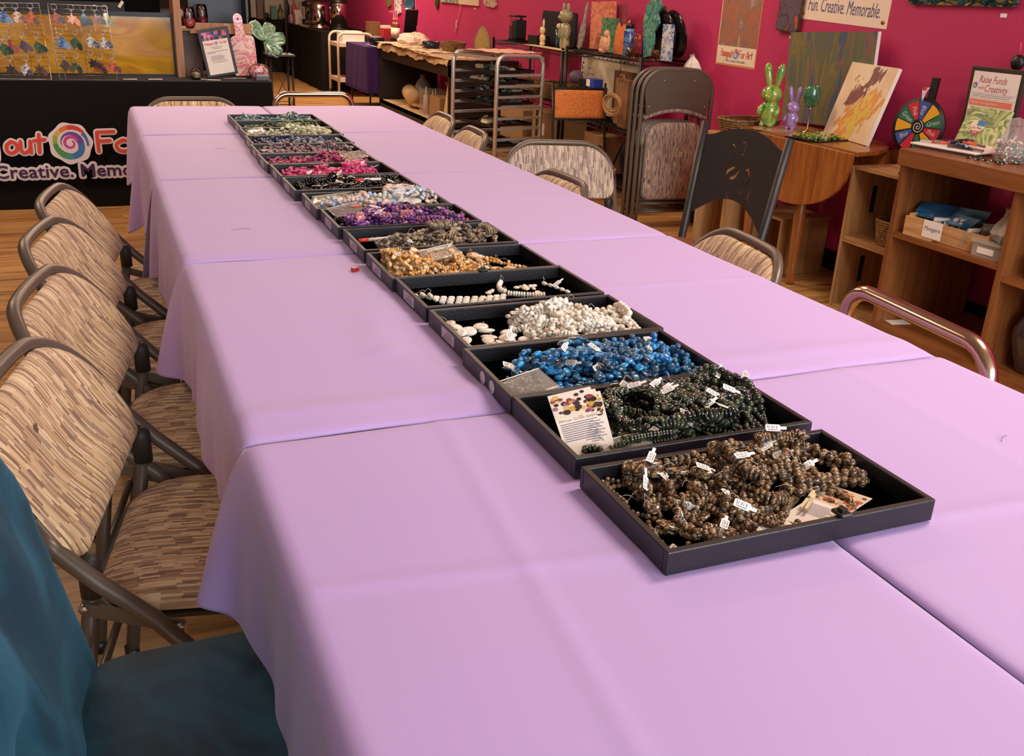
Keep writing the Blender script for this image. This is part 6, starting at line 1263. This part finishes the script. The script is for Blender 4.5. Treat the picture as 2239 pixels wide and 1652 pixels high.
o = thing('teal_bottle', 'dark blue tumbler with a pale top in front of the black bin', 'tumbler', (2.80, 6.33, RA)); MB().lathe([(0, 0), (.024, 0), (.028, .13), (0, .13)], 16).build('tumbler_body', pour('dark_teal', ['#14283c', '#2c5470', '#0c1824'], 14, 2, .15, .6), o); MB().sph((0, 0, .155), (.022, .03, .022), 12, 8).build('pale_top', pm('blush', '#e0c4b4', .5), o)
def spoon(label, y, mat, k, h=.34):
    o = thing('paddle_board', label, 'serving board', (2.90+.02*k, y, RA), rot=(0, radians(8), 0)); q = [(0, 0), (.03, .02), (.042, .10), (.034, .17), (.014, .21), (.011, h-.02), (0, h), (-.011, h-.02), (-.014, .21), (-.034, .17), (-.042, .10), (-.03, .02)]
    MB().prism(q, -.006, .006).build('board_blade', mat, o, rot=(radians(90), 0, radians(-90)), bevel=.002)
spoon('grey white serving board with a long handle beside the olive figure', 6.17, pour('greywhite', ['#c8c4b4', '#8c8c84', '#e0dcd0'], 9, 2), 0); spoon('mustard yellow serving board behind the grey white one', 6.22, pour('mustard', ['#8c7c34', '#b09c4c'], 9, 2), 1.5, .33)
o = thing('paper_sheets', 'cream paper sheets lying on the wire rack under the figures', 'paper', (2.72, 6.35, RA-.0003)); MB().box((-.07, -.42, 0), (.02, .30, .004)).build('paper_stack', pm('cream_yellow', '#e4d094', .7), o)
# below rack B: framed canvas, bags, cords, white box
o, w_, h_ = wall_quad('framed_canvas', 'large canvas turned round with its white back and paint-splashed border facing out', 'canvas', [(1274, 124), (1400, 140), (1385, 240), (1268, 212)], 2.92); o.location.z = .503
MB().box((0, 0, -.02), (w_, .40, 0)).build('canvas_back', pm('raw_canvas', '#d8c8ac', .8), o); m = MB(); m.box((0, 0, 0), (.035, .40, .004)); m.box((.035, .375, 0), (w_, .40, .004)); m.build('splashed_border', pour('border_splash', ['#f0ece4', '#f0ece4', '#1c4c64'], 22, 2, pos=[.3, .56, .6]), o)
m = MB()
for a, b_ in ((.31, .10), (.27, .12)):
    m.stroke([(b_+.011*i, a+.006*(1 if i % 2 else -1)) for i in range(9)], .0025, .0006)
m.build('pen_scribble', INK, o)
KR = pm('kraft_bag', '#8c6640', .8, noise=(7, '#7a5634')); KR2 = pm('kraft_bag_dark', '#6a4a2c', .8)
for k, (y, x, h_b, w_b, mt, lb) in enumerate([(5.34, 2.86, .34, .26, KR2, 'dark brown paper bag at the back of the row on the wire rack shelf'), (5.22, 2.79, .30, .20, KR, 'brown paper bag with pleated side, middle of the row'), (5.08, 2.73, .31, .16, KR, 'brown paper bag in front, beside the loops of paper cord'), (4.96, 2.78, .28, .10, KR, 'narrow brown paper bag next to the rack post')]):
    o = thing('paper_bag', lb, 'paper bag', (x, y, .503), radians(-4*k), group='brown paper bags on the wire rack'); MB().box((-.02, -w_b/2, 0), (.02, w_b/2, h_b)).build('bag_body', mt, o, bevel=.003); MB().tube([(-.022, -w_b*.2, h_b-.02), (-.03, -w_b*.1, h_b+.03), (-.03, w_b*.1, h_b+.03), (-.022, w_b*.2, h_b-.02)], .003, 5).build('cord_handle', pm('paper_cord', '#b08a5c', .8), o)
o = thing('paper_cord_coil', 'big loops of tan paper cord hanging in front of the paper bags', 'cord coil', (2.63, 5.06, .66)); m = MB(); rr = random.Random(1)
for k in range(18):
    a, b_ = .115+rr.uniform(-.02, .02), .055+rr.uniform(-.015, .012); cx_, cz_ = rr.uniform(-.012, .012), rr.uniform(-.012, .012); m.tube([(rr.uniform(-.001, .001)-.004-.003*(k % 4), cx_+a*cos(2*pi*i/22), cz_+b_*sin(2*pi*i/22)) for i in range(22)], .003, 5, closed=True)
m.build('cord_loops', pm('paper_cord', '#b08a5c'), o)
o = thing('cardboard_label_box', 'blue and white carton on the wire rack shelf beside the bags', 'box', (2.69, 5.50, .725)); MB().box((-.02, -.06, 0), (.05, .06, .055)).build('carton', pm('carton_blue', '#2440a0', .5), o); MB().box((-.0215, .0, .004), (-.0195, .055, .05)).build('white_label', WHITE, o)
o = thing('black_magazine_box', 'black box standing upright at the end of the wire rack shelf', 'box', (2.74, 5.70, .503)); MB().box((-.03, -.05, 0), (.06, .05, .26)).build('box_body', BLACK, o, bevel=.003)
tag(MB().box((-.03, -.06, 0), (.06, .07, .22)).build('cardboard_block', KR2, loc=(2.72, 5.50, .503)), 'brown cardboard block under the blue and white carton', 'box')
o = thing('white_bag', 'crumpled white plastic bag hanging on the corner of the wire rack behind the folded chairs', 'bag', (2.95, 4.66, .84)); m = MB(); r_ = random.Random(8); m.lathe([(0, 0), (.08, .01), (.10, .05), (.06, .11), (.012, .155), (0, .16)], 14); m.v = [(a*.5+r_.gauss(0, .006), b_+r_.gauss(0, .007), c+r_.gauss(0, .006)) for a, b_, c in m.v]; m.build('bag_sheet', pm('white_plastic', '#dcd4cc', .5), o, smooth=False)
# copper grid leaning low
o = thing('copper_grid', 'small copper wire grid leaning on the floor behind the patterned chairs', 'wire grid', (2.28, 4.62, 0), rot=(0, radians(18), radians(-10))); m = MB()
for k in range(9): m.tube([(0, -.12+.03*k, .01), (0, -.12+.03*k, .36)], .0025, 5)
for z in (.02, .35): m.tube([(0, -.12, z), (0, .12, z)], .003, 5)
m.build('grid_wires', pm('copper_wire', '#c08058'), o)
o = thing('black_bin_bag', 'black bag standing on the floor under the wire rack', 'bag', (2.82, 5.0, .142)); MB().sph((0, 0, .15), (.12, .17, .16), 14, 9).build('bag_body', pm('matte_black', '#0c0b0c'), o)
for k, (y, z_, sx, sy, sz, lb) in enumerate([(6.3, .163, .28, .42, .30, 'brown carton with a white printed label on the lowest shelf of the wire rack'), (6.95, .163, .28, .5, .26, 'brown carton at the end of the lowest shelf of the wire rack'), (5.5, .142, .2, .3, .26, 'beige board carton on the lowest shelf behind the paisley chair')]):
    o = thing('cardboard_box', lb, 'box', (2.83, y, z_), group='cardboard boxes on the wire racks'); MB().box((-sx/2, -sy/2, 0), (sx/2, sy/2, sz)).build('carton', pm('cardboard', '#a27c50', .8), o, bevel=.003)
    if k == 0: MB().box((-sx/2-.0015, -.03, .12), (-sx/2, .06, .21)).build('white_label', WHITE, o); MB().box((-sx/2-.0015, .10, .0), (-sx/2, .14, .30)).build('black_strip', BLACK, o)
basket('wicker_basket', 'wicker basket on the middle shelf of the wire rack behind the steel tray rack', (2.82, 6.25, .563), .13, .20, .11); basket('wicker_basket', 'wider wicker basket deeper on the same wire rack shelf', (2.82, 6.80, .563), .13, .20, .08)
o = thing('purple_pot', 'dull purple round pot on the middle shelf of the wire rack', 'pot', (2.80, 5.99, .70)); MB().sph((0, 0, .05), (.055, .055, .05), 16, 10).build('pot_body', pm('dull_purple', '#6a5668', .5), o)
# ================================================================ steel tray rack
A_ = Vector((2.13, 5.90, 0)); ex = Vector((.40, .10, 0)); ey = Vector((-.17, .46, 0)); ex_ = ex.normalized(); ey_ = ey.normalized(); HR = .895; ALU = pm('brushed_aluminium', '#d8d2c8', .38, .75)
o = thing('tray_rack', 'silver aluminium tray rack with rounded top tubes and black sheet trays', 'tray rack', A_)
for nm, b_ in (('near', Vector((0, 0, 0))), ('far', ey)):
    P = [b_+Vector((0, 0, .06)), b_+Vector((0, 0, HR-.07))]; 
    for i in range(1, 7): a = pi-pi/2*i/6; P.append(b_+ex_*(.07+.07*cos(a))+Vector((0, 0, HR-.07+.07*sin(a))))
    for i in range(1, 7): a = pi/2-pi/2*i/6; P.append(b_+ex-ex_*(.07-.07*cos(a))+Vector((0, 0, HR-.07+.07*sin(a))))
    P.append(b_+ex+Vector((0, 0, .06))); MB().tube(P, .0155, 10).build('rack_post', ALU, o)
    m = MB()
    for k in range(9):
        z = .16+.075*k; m.beam(b_+Vector((0, 0, z)), b_+ex+Vector((0, 0, z)), .022 if nm == 'near' else .022, .018)
    m.build('tray_runner', ALU, o)
for c in (Vector((0, 0, 0)), ex, ey, ex+ey): MB().lathe([(0, 0), (.02, .0), (.024, .02), (.02, .045), (0, .06)], 12, c).build('caster', BLACK, o)
for z in (.09, HR-.02): MB().beam(Vector((0, 0, z)), ey+Vector((0, 0, z)), .02, .02).build('rack_rail', ALU, o); MB().beam(ex+Vector((0, 0, z)), ex+ey+Vector((0, 0, z)), .02, .02).build('rack_rail', ALU, o)
ang = math.atan2(ex.y, ex.x); cen = A_+(ex+ey)/2; rr = random.Random(12)
for k, (lv, lb) in enumerate([(8, 'topmost'), (7, 'second from the top'), (6, 'third from the top'), (5, 'middle'), (3, 'third from the bottom'), (1, 'lowest')]):
    z = .172+.075*lv; o = thing('sheet_tray', 'black sheet tray in the aluminium rack, %s, covered with wrapped pieces' % lb, 'tray', cen+Vector((0, 0, z)), ang, group='black sheet trays in the aluminium rack')
    m = MB(); m.box((-.19, -.20, 0), (.19, .20, .004)); m.box((-.19, -.20, .004), (.19, -.196, .02)); m.box((-.19, .196, .004), (.19, .20, .02)); m.box((-.19, -.196, .004), (-.186, .196, .02)); m.box((.186, -.196, .004), (.19, .196, .02)); m.build('tray_pan', pm('sheet_tray_black', '#161314', .4), o)
    for j in range(9):
        x, y = rr.uniform(-.14, .14), rr.uniform(-.16, .16); q = MB(); q.sph((0, 0, .014), (rr.uniform(.035, .075), rr.uniform(.02, .045), .016), 10, 6); q.v = [(a+rr.gauss(0, .003), b_+rr.gauss(0, .003), max(.0005, c+rr.gauss(0, .004))) for a, b_, c in q.v]
        p_ = q.build('wrapped_piece', rr.choice([pm('wrap_clear', '#a8a4a0', .15, alpha=.7), pm('wrap_grey', '#8c8884', .2), pm('wrap_cream', '#d4c0a0', .5), pm('wrap_dark', '#4c5052', .2), pm('wrap_green', '#44604c', .3)]), loc=cen+Matrix.Rotation(ang, 3, 'Z') @ Vector((x, y, 0))+Vector((0, 0, z+.0045)), rot=(0, 0, rr.uniform(0, 3)), smooth=False)
        tag(p_, 'small wrapped piece on the sheet tray that is %s in the rack' % lb, 'wrapped piece', 'wrapped pieces on the %s sheet tray' % lb)
o = thing('parchment_sheet', 'cream and pink paper sheet draped over the top of the aluminium rack', 'paper', cen+Vector((0, 0, HR+.017)), ang); m = MB(); r_ = random.Random(4); vs = []; fs = []
for i in range(15):
    for j in range(15): u, v = -.17+.40*i/14, -.24+.50*j/14; vs.append((u, v, .006*r_.random()+(-.05*((v-.2)/.06)**1 if v > .2 else 0)))
for i in range(14):
    for j in range(14): a = i*15+j; fs.append((a, a+1, a+16, a+15))
m.add(vs, fs, 0, True); m.build('paper_sheet', pm('parchment', '#e8c8ac', .6, noise=(4, '#e8a898')), o)
# ================================================================ kraft paper table (open shelving)
DK = pm('espresso_board', '#241811', .5); KF = pm('kraft_sheet', '#c89c68', .8, noise=(5, '#dcb88c')); 
o = thing('paper_table', 'dark open-shelved workbench topped with layers of kraft paper', 'workbench', (2.36, 7.62, 0))
MB().box((0, 0, .70), (.66, 2.36, .745)).build('bench_top', DK, o); MB().box((0, 0, .13), (.66, 2.36, .165)).build('lower_shelf', DK, o); MB().box((0, 0, .0), (.66, .03, .70)).build('end_panel', DK, o); MB().box((0, 2.33, .0), (.66, 2.36, .70)).build('end_panel', DK, o); MB().box((0, 0, .60), (.02, 2.36, .70)).build('front_rail', DK, o); MB().box((.0, .0, .04), (.02, 2.36, .165)).build('front_rail', DK, o)
PT = .746; r_ = random.Random(6)
for k in range(9):
    m = MB(); vs = []; fs = []; n = 8; L, W = r_.uniform(.35, .9), r_.uniform(.3, .5); yc = 7.95+.2*k; 
    for i in range(n+1):
        for j in range(n+1):
            u, v = -W/2+W*i/n, -L/2+L*j/n; vs.append((u, v, .004*k*.4+.007*r_.random()+(-.0 if u > -.3 else 0)))
    for i in range(n):
        for j in range(n): a = i*(n+1)+j; fs.append((a, a+1, a+n+2, a+n+1))
    m.add(vs, fs, 0, True); q = m.build('kraft_paper', [KF, pm('cream_sheet', '#e4cca4', .8), pm('news_sheet', '#d0b894', .8)][k % 3], loc=(2.36+W*.42, yc, PT+.001*k), rot=(0, 0, r_.uniform(-.15, .15)))
    tag(q, 'loose sheet of paper in the layers covering the dark workbench', 'paper', 'paper layers on the workbench')
m = MB(); vs = []; fs = []
for i in range(41):
    y = 2.36*i/40; dz = .012*sin(i*.7)+.006*sin(i*1.9)
    for j, (x, z) in enumerate([(.45, .752), (.05, .754), (-.004, .750), (-.016, .72+dz*.3), (-.022, .690+dz)]): vs.append((x, y, z))
for i in range(40):
    for j in range(4): a = i*5+j; fs.append((a, a+5, a+6, a+1))
m.add(vs, fs, 0, True); tag(m.build('kraft_cover', pm('kraft_cover_mat', '#c8ac84', .8, noise=(9, '#b08c60')), loc=(2.36, 7.62, 0)), 'kraft paper cover folded over the front edge of the workbench', 'paper')
o = thing('paper_heap', 'crumpled heap of white tissue on the workbench', 'tissue paper', (2.64, 9.62, .765)); m = MB(); m.sph((0, 0, .03), (.16, .28, .075), 22, 12); m.v = [(a+r_.gauss(0, .01), b_+r_.gauss(0, .012), max(.0, c+r_.gauss(0, .01))) for a, b_, c in m.v]; m.build('tissue', pm('tissue_white', '#e8ccb8', .8), o, smooth=False)
o = thing('round_tin', 'dark blue round bowl on the workbench', 'bowl', (2.62, 8.95, .765)); MB().lathe([(0, 0), (.085, 0), (.088, .062), (.08, .064), (.078, .01), (0, .01)], 28).build('bowl_body', pm('slate_blue', '#27323c', .25), o)
basket('wicker_basket', 'rustic wicker basket on the workbench beside the dark bowl', (2.74, 8.62, .765), .10, .15, .07)
o = thing('agate_slice', 'tall gold and green agate slice standing behind the wicker basket', 'ornament', (2.92, 8.30, .765), rot=(0, radians(4), radians(50))); q = [(.075*cos(a)*(1-.35*sin(a))*(1+.03*sin(9*a)), .12+.125*sin(a)) for a in [2*pi*i/40 for i in range(40)]]
MB().prism(q, -.008, .008).build('agate_edge', pour('agate_rim', ['#8c8c60', '#b4a878'], 12, 2), o, rot=(radians(90), 0, radians(-90)), bevel=.002); MB().prism([(a*.8, .12+(b_-.12)*.8) for a, b_ in q], .008, .010).build('agate_face', pour('agate_gold', ['#a88448', '#c0a060', '#8c7444'], 9, 1), o, rot=(radians(90), 0, radians(-90)))
# on the lower shelf
SZ = .166
o = thing('plastic_jug', 'white plastic jug on the lower shelf of the workbench', 'jug', (2.66, 9.35, SZ)); MB().lathe([(0, 0), (.09, 0), (.095, .02), (.095, .16), (.06, .24), (.025, .28), (.025, .31), (0, .31)], 22).build('jug_body', pm('milky_plastic', '#a89c90', .4), o)
o = thing('kraft_roll', 'crumpled roll of kraft paper on the lower shelf', 'paper roll', (2.52, 9.10, SZ), radians(60)); MB().tube([(-.1, 0, .10), (.18, .12, .14)], .08, 14).build('rolled_paper', KF, o); MB().cbox((.0, -.1, .03), (.35, .22, .02), Matrix.Rotation(.2, 3, 'X')).build('loose_end', KF, o)
o = thing('clear_bin', 'clear plastic bin of bottles on the lower shelf of the workbench', 'bin', (2.52, 8.55, SZ)); MB().box((-.10, -.14, 0), (.10, .14, .24)).build('bin_wall', pm('bin_plastic', '#b0a090', .2, alpha=.35), o)
for k, (x, y, h_b, lb) in enumerate([(-.05, .08, .26, 'squeeze bottle with a pointed nozzle at the edge of the clear bin'), (.03, .02, .25, 'squeeze bottle in the middle of the clear bin'), (-.03, -.07, .24, 'squeeze bottle near the cardboard box in the clear bin')]):
    o = thing('squeeze_bottle', lb, 'bottle', (2.52+x, 8.55+y, SZ+.002), group='squeeze bottles in the clear bin'); MB().lathe([(0, 0), (.028, 0), (.028, h_b*.65), (.012, h_b*.72), (0, h_b*.72)], 14).build('bottle_body', pm('bottle_cream', '#e0d0c0', .4), o); MB().lathe([(.012, h_b*.72), (.010, h_b*.8), (.002, h_b), (0, h_b)], 10).build('nozzle', WHITE, o)
o = thing('cardboard_box', 'open cardboard box on the lower shelf of the workbench', 'box', (2.52, 8.18, SZ)); MB().box((-.11, -.15, 0), (.11, .15, .21)).build('carton', pm('cardboard', '#a27c50'), o, bevel=.003)
o = thing('spray_bottle', 'spray bottle with a white head behind the clear bin', 'spray bottle', (2.72, 8.62, SZ)); MB().lathe([(0, 0), (.035, 0), (.035, .2), (.012, .26), (0, .26)], 14).build('bottle_body', pm('bottle_dark', '#4a5058', .3), o); MB().beam((-.05, 0, .29), (.03, 0, .29), .02, .03).build('spray_head', WHITE, o)
dup(o, (2.70, 8.2, SZ), label='spray bottle with a white head behind the open cardboard box')
o = thing('foam_board', 'tan triangular board leaning upright on the lower shelf', 'board', (2.44, 7.92, SZ)); m = MB(); m.T = Matrix(((0, 0, 1, 0), (1, 0, 0, 0), (0, 1, 0, 0), (0, 0, 0, 1))); m.prism([(-.07, 0), (.09, 0), (-.05, .36)], -.006, .006); m.build('board_sheet', pm('board_tan', '#d8b88c', .8), o)
tag(MB().box((0, 0, 0), (.56, 2.2, .004)).build('kraft_liner', KF, loc=(2.37, 7.68, .1655)), 'kraft paper lining the lower shelf of the workbench', 'paper')
# ================================================================ purple table, cart, coffee tables
o = thing('side_table', 'small table under a dark purple cloth beside the workbench', 'table', (2.25, 10.1, 0)); PUR = pm('purple_cloth', '#3c1c58', .9, sheen=.0)
cloth_box(MB(), 0, .70, 0, .95, .70, .010, 22, .24, seed=2).build('purple_cloth', PUR, o)
for x, y in ((.05, .05), (.05, .9), (.65, .05), (.65, .9)): MB().tube([(x, y, 0), (x, y, .69)], .011, 8).build('leg', BLACK, o)
o = thing('trolley', 'cream tubular trolley with two white shelves beside the purple table', 'trolley', (2.30, 11.70, 0)); IV = pm('ivory_metal', '#dccab4', .4)
for y in (0, .50):
    P = [(0, y, .06), (0, y, .68)]+[(.08+.08*cos(a), y, .68+.08*sin(a)) for a in [pi-pi/2*i/5 for i in range(1, 6)]]+[(.35, y, .76)]+[(.36+.08*cos(a), y, .68+.08*sin(a)) for a in [pi/2-pi/2*i/5 for i in range(0, 6)]]+[(.44, y, .06)]; MB().tube(P, .016, 8).build('trolley_tube', IV, o)
for z in (.18, .60): MB().box((.0, .0, z), (.44, .50, z+.045)).build('trolley_shelf', IV, o)
for x in (0, .44):
    for y in (0, .5): MB().lathe([(0, -.01), (.03, -.01), (.03, .01), (0, .01)], 12, (x, y, .03), axis='y').build('caster', BLACK, o)
o = thing('white_carton', 'white carton with papers on the upper trolley shelf', 'box', (2.52, 11.95, .646)); MB().box((-.14, -.16, 0), (.14, .16, .12)).build('carton', WHITE, o); MB().box((-.1, -.12, .12), (.12, .1, .135)).build('papers', CREAM, o)
BT = pm('dark_brown_cloth', '#1b1512', .9, spec=.15)
o = thing('coffee_table', 'long table under a dark cloth carrying the coffee urns', 'table', (0, 0, 0)); cloth_box(MB(), 2.25, 3.0, 12.45, 15.2, .742, .015, 10, seed=1).build('dark_cover', BT, o)
o = thing('drinks_table', 'table under a dark pleated cloth beyond the coffee urns', 'table', (0, 0, 0)); cloth_box(MB(), 1.95, 2.9, 15.3, 17.0, .742, .03, 14, seed=4).build('dark_cover', BT, o)
CT = .7435
o = thing('coffee_urn', 'tall shiny steel coffee urn with a black lid on the dark table', 'coffee urn', (2.62, 13.05, CT)); MB().lathe([(0, 0), (.13, 0), (.13, .03), (0, .03)], 28).build('base', BLACK, o); MB().lathe([(.115, .03), (.115, .34), (.10, .36)], 28).build('steel_body', CHROME, o); MB().lathe([(0, .43), (.06, .42), (.125, .36), (.125, .345), (0, .345)], 28).build('lid', BLACK, o); MB().tube([(-.05, 0, .42), (-.16, 0, .40), (-.17, 0, .36)], .015, 8).build('spout', BLACK, o)
o = thing('percolator', 'round chrome percolator with a black tap beside the tall coffee urn', 'percolator', (2.42, 13.35, CT)); MB().lathe([(0, 0), (.15, 0), (.15, .02), (.09, .045), (.11, .06), (0, .06)], 28).build('base', CHROME, o); MB().lathe([(.12, .06), (.13, .10), (.13, .30), (.09, .345), (.03, .36), (0, .36)], 28).build('chrome_body', CHROME, o); MB().lathe([(0, .40), (.03, .40), (.02, .36), (0, .36)], 14).build('lid_knob', BLACK, o)
for s in (-1, 1): MB().tube([(0, s*.13, .26), (0, s*.18, .24), (0, s*.18, .12), (0, s*.13, .10)], .014, 8).build('side_handle', BLACK, o)
MB().beam((-.13, 0, .09), (-.20, 0, .08), .03, .03).build('tap', BLACK, o)
o = thing('espresso_machine', 'black coffee machine with a dark glass pot on the dark table', 'coffee machine', (2.45, 13.95, CT)); MB().box((-.12, -.18, 0), (.16, .18, .05)).build('base', BLACK, o, bevel=.01); MB().box((.04, -.15, .05), (.16, .15, .30)).build('tower', BLACK, o, bevel=.01); MB().box((-.12, -.18, .26), (.16, .18, .33)).build('top', BLACK, o, bevel=.02); MB().sph((-.04, 0, .13), (.07, .08, .08), 16, 10).build('glass_pot', pm('pot_glass', '#2c2420', .08), o)
for k, (x, y, h_b, c, lb, nm) in enumerate([(2.35, 14.6, .20, '#c0a8a0', 'small pale wooden house shape on the dark table', 'paper_house'), (2.35, 15.0, .12, '#c890a0', 'pink box at the far end of the dark table', 'pink_box')]):
    o = thing(nm, lb, 'ornament', (x, y, CT)); m = MB(); m.T = Matrix(((0, 0, 1, 0), (1, 0, 0, 0), (0, 1, 0, 0), (0, 0, 0, 1))); m.prism([(-.11, 0), (.11, 0), (.11, h_b*.6), (0, h_b), (-.11, h_b*.6)], -.05, .05); m.build('house_body', pm('house_'+str(k), c, .7), o)
o = thing('wooden_tray', 'oval pale wooden tray at the front of the dark table', 'tray', (2.33, 13.9, CT)); MB().prism([(.07*cos(a), .42*sin(a)) for a in [2*pi*i/28 for i in range(28)]], 0, .018).build('tray_plate', pm('tray_wood', '#b89468', .6), o)
# bottles and clutter near the purple table
for k in range(3):
    o = thing('syrup_bottle', 'syrup bottle with a pink pump and cream label beside the red box', 'syrup bottle', (2.90, 11.30-.075*k, .712), group='syrup bottles with pink pumps'); MB().lathe([(0, 0), (.034, 0), (.034, .17), (.014, .22), (0, .22)], 16).build('bottle_body', pm('amber_syrup', '#7c3420', .2), o); MB().lathe([(.0345, .03), (.0348, .15)], 16).build('paper_label', CREAM, o)
    MB().lathe([(.012, .22), (.014, .25), (.005, .27), (.005, .33), (0, .33)], 12).build('pump', pm('pump_pink', '#e88890', .4), o); MB().beam((.01, 0, .335), (-.06, 0, .325), .012, .012).build('pump_nozzle', pm('pump_pink', '#e88890'), o)
o = thing('shelf_cabinet', 'low dark cabinet against the wall behind the purple table', 'cabinet', (2.98, 11.1, 0)); MB().box((-.20, 0, 0), (.05, .62, .711)).build('cabinet_body', BLACK, o)
o = thing('red_box', 'red box holding cups and sachets beside the syrup bottles', 'box', (2.86, 11.52, .712)); MB().box((-.05, -.10, 0), (.07, .10, .13)).build('carton', pm('carton_red', '#b02030', .5), o); MB().box((-.045, -.09, .13), (.065, .09, .16)).build('sachets', CREAM, o)
o = thing('glass_bowl', 'dark glass bowl of packets on the purple cloth', 'bowl', (2.42, 10.32, .703)); MB().lathe([(0, 0), (.05, 0), (.09, .04), (.10, .09), (.095, .09), (.08, .04), (0, .01)], 22).build('bowl_glass', pm('dark_glass', '#2c2a2c', .08, alpha=.7), o); MB().sph((0, 0, .07), (.085, .085, .03), 14, 8).build('packets', pm('packet_grey', '#7c7a78', .4), o)
o = thing('slanted_board', 'dark flat board leaning upright behind the glass bowl', 'board', (2.75, 10.35, .703), rot=(radians(22), 0, 0)); MB().box((-.02, -.012, .04), (.12, .012, .42)).build('board_body', BLACK, o); tag(MB().box((-.006, -.2, 0), (.006, .2, .004)).build('white_cable_end', WHITE, loc=(2.35, 10.25, .703)), 'white flat cable end on the edge of the purple cloth', 'cable')
o = thing('knife_block', 'brown book-like wooden block on the trolley side of the wall cabinet', 'box', (2.80, 11.95, 0)); MB().box((-.1, -.1, 0), (.12, .12, .72)).build('stand', BLACK, o); MB().box((-.06, -.09, .72), (.08, .09, .90)).build('brown_block', pm('brown_block_mat', '#7c5430', .6), o)
# ================================================================ far shop shelving behind the booth
o = thing('shop_shelving', 'black metal shelving crowded with craft goods at the far end of the shop', 'shelving', (.70, 15.6, 0))
m = MB()
for x in (0, 1.1):
    for y in (0, .35): m.tube([(x, y, 0), (x, y, 2.2)], .018, 6)
m.build('shelf_post', BLACK, o)
for z in (.4, .75, 1.1, 1.45): MB().box((0, 0, z), (1.1, .35, z+.02)).build('shelf_board', BLACK, o)
r_ = random.Random(15); GC = ['#e0c8a8', '#c86a5a', '#4c6478', '#8c8c5c', '#d8b0a0', '#2c2a2c', '#7c5a44', '#e8e0d0', '#5c8478', '#d85a6a']
def goods(x0, x1, y, z, n, lab, grp, hmin=.06, hmax=.24):
    for k in range(n):
        w_b = (x1-x0)/n; h_b = r_.uniform(hmin, hmax); c = r_.choice(GC); s = r_.randint(0, 2); m = MB()
        if s == 0: m.box((-w_b*.4, -.05, 0), (w_b*.4, .05, h_b)); nm, ct = 'craft_box', 'box'
        elif s == 1: m.lathe([(0, 0), (w_b*.36, 0), (w_b*.4, h_b*.6), (w_b*.15, h_b*.8), (w_b*.15, h_b), (0, h_b)], 12); nm, ct = 'craft_bottle', 'bottle'
        else: m.sph((0, 0, w_b*.42), (w_b*.42, w_b*.4, w_b*.42), 10, 7); nm, ct = 'craft_figure', 'ornament'
        tag(m.build(nm, pm('goods_'+c[1:], c, .55), loc=(x0+w_b*(k+.5), y, z)), '%s %s' % ({'box': 'small box', 'bottle': 'small bottle', 'ornament': 'small round ornament'}[ct], lab), ct, grp)
for z, n_ in ((.42, 9), (.77, 11), (1.12, 12)): goods(.75, 1.75, 15.72, z+.0005, n_, 'standing on the black shelving far behind the clover', 'craft goods on the far black shelving')
o = thing('flower_display', 'white display shelf full of pale flowers and cups beyond the coffee table', 'display shelf', (1.9, 17.3, 0)); MB().box((0, 0, 0), (1.15, .5, .72)).build('shelf_body', WHITE, o); MB().box((0, .3, .72), (1.15, .34, 1.5)).build('back_board', CREAM, o)
goods(1.95, 3.0, 17.45, .721, 9, 'on the white display shelf beyond the coffee table', 'pale goods on the white display shelf', .15, .4); goods(2.0, 2.9, 16.3, CT, 8, 'on the dark pleated table at the far end of the shop', 'goods on the far pleated table', .12, .35)
o = thing('dark_counter', 'dark counter across the far end of the shop behind the booth', 'counter', (-1.2, 11.2, 0)); MB().box((-1.6, 0, 0), (1.55, .6, .95)).build('counter_body', pm('counter_dark', '#17110e', .6), o); MB().box((-1.65, -.03, .95), (1.6, .63, .98)).build('counter_top', pm('counter_top', '#2c201a', .4), o)
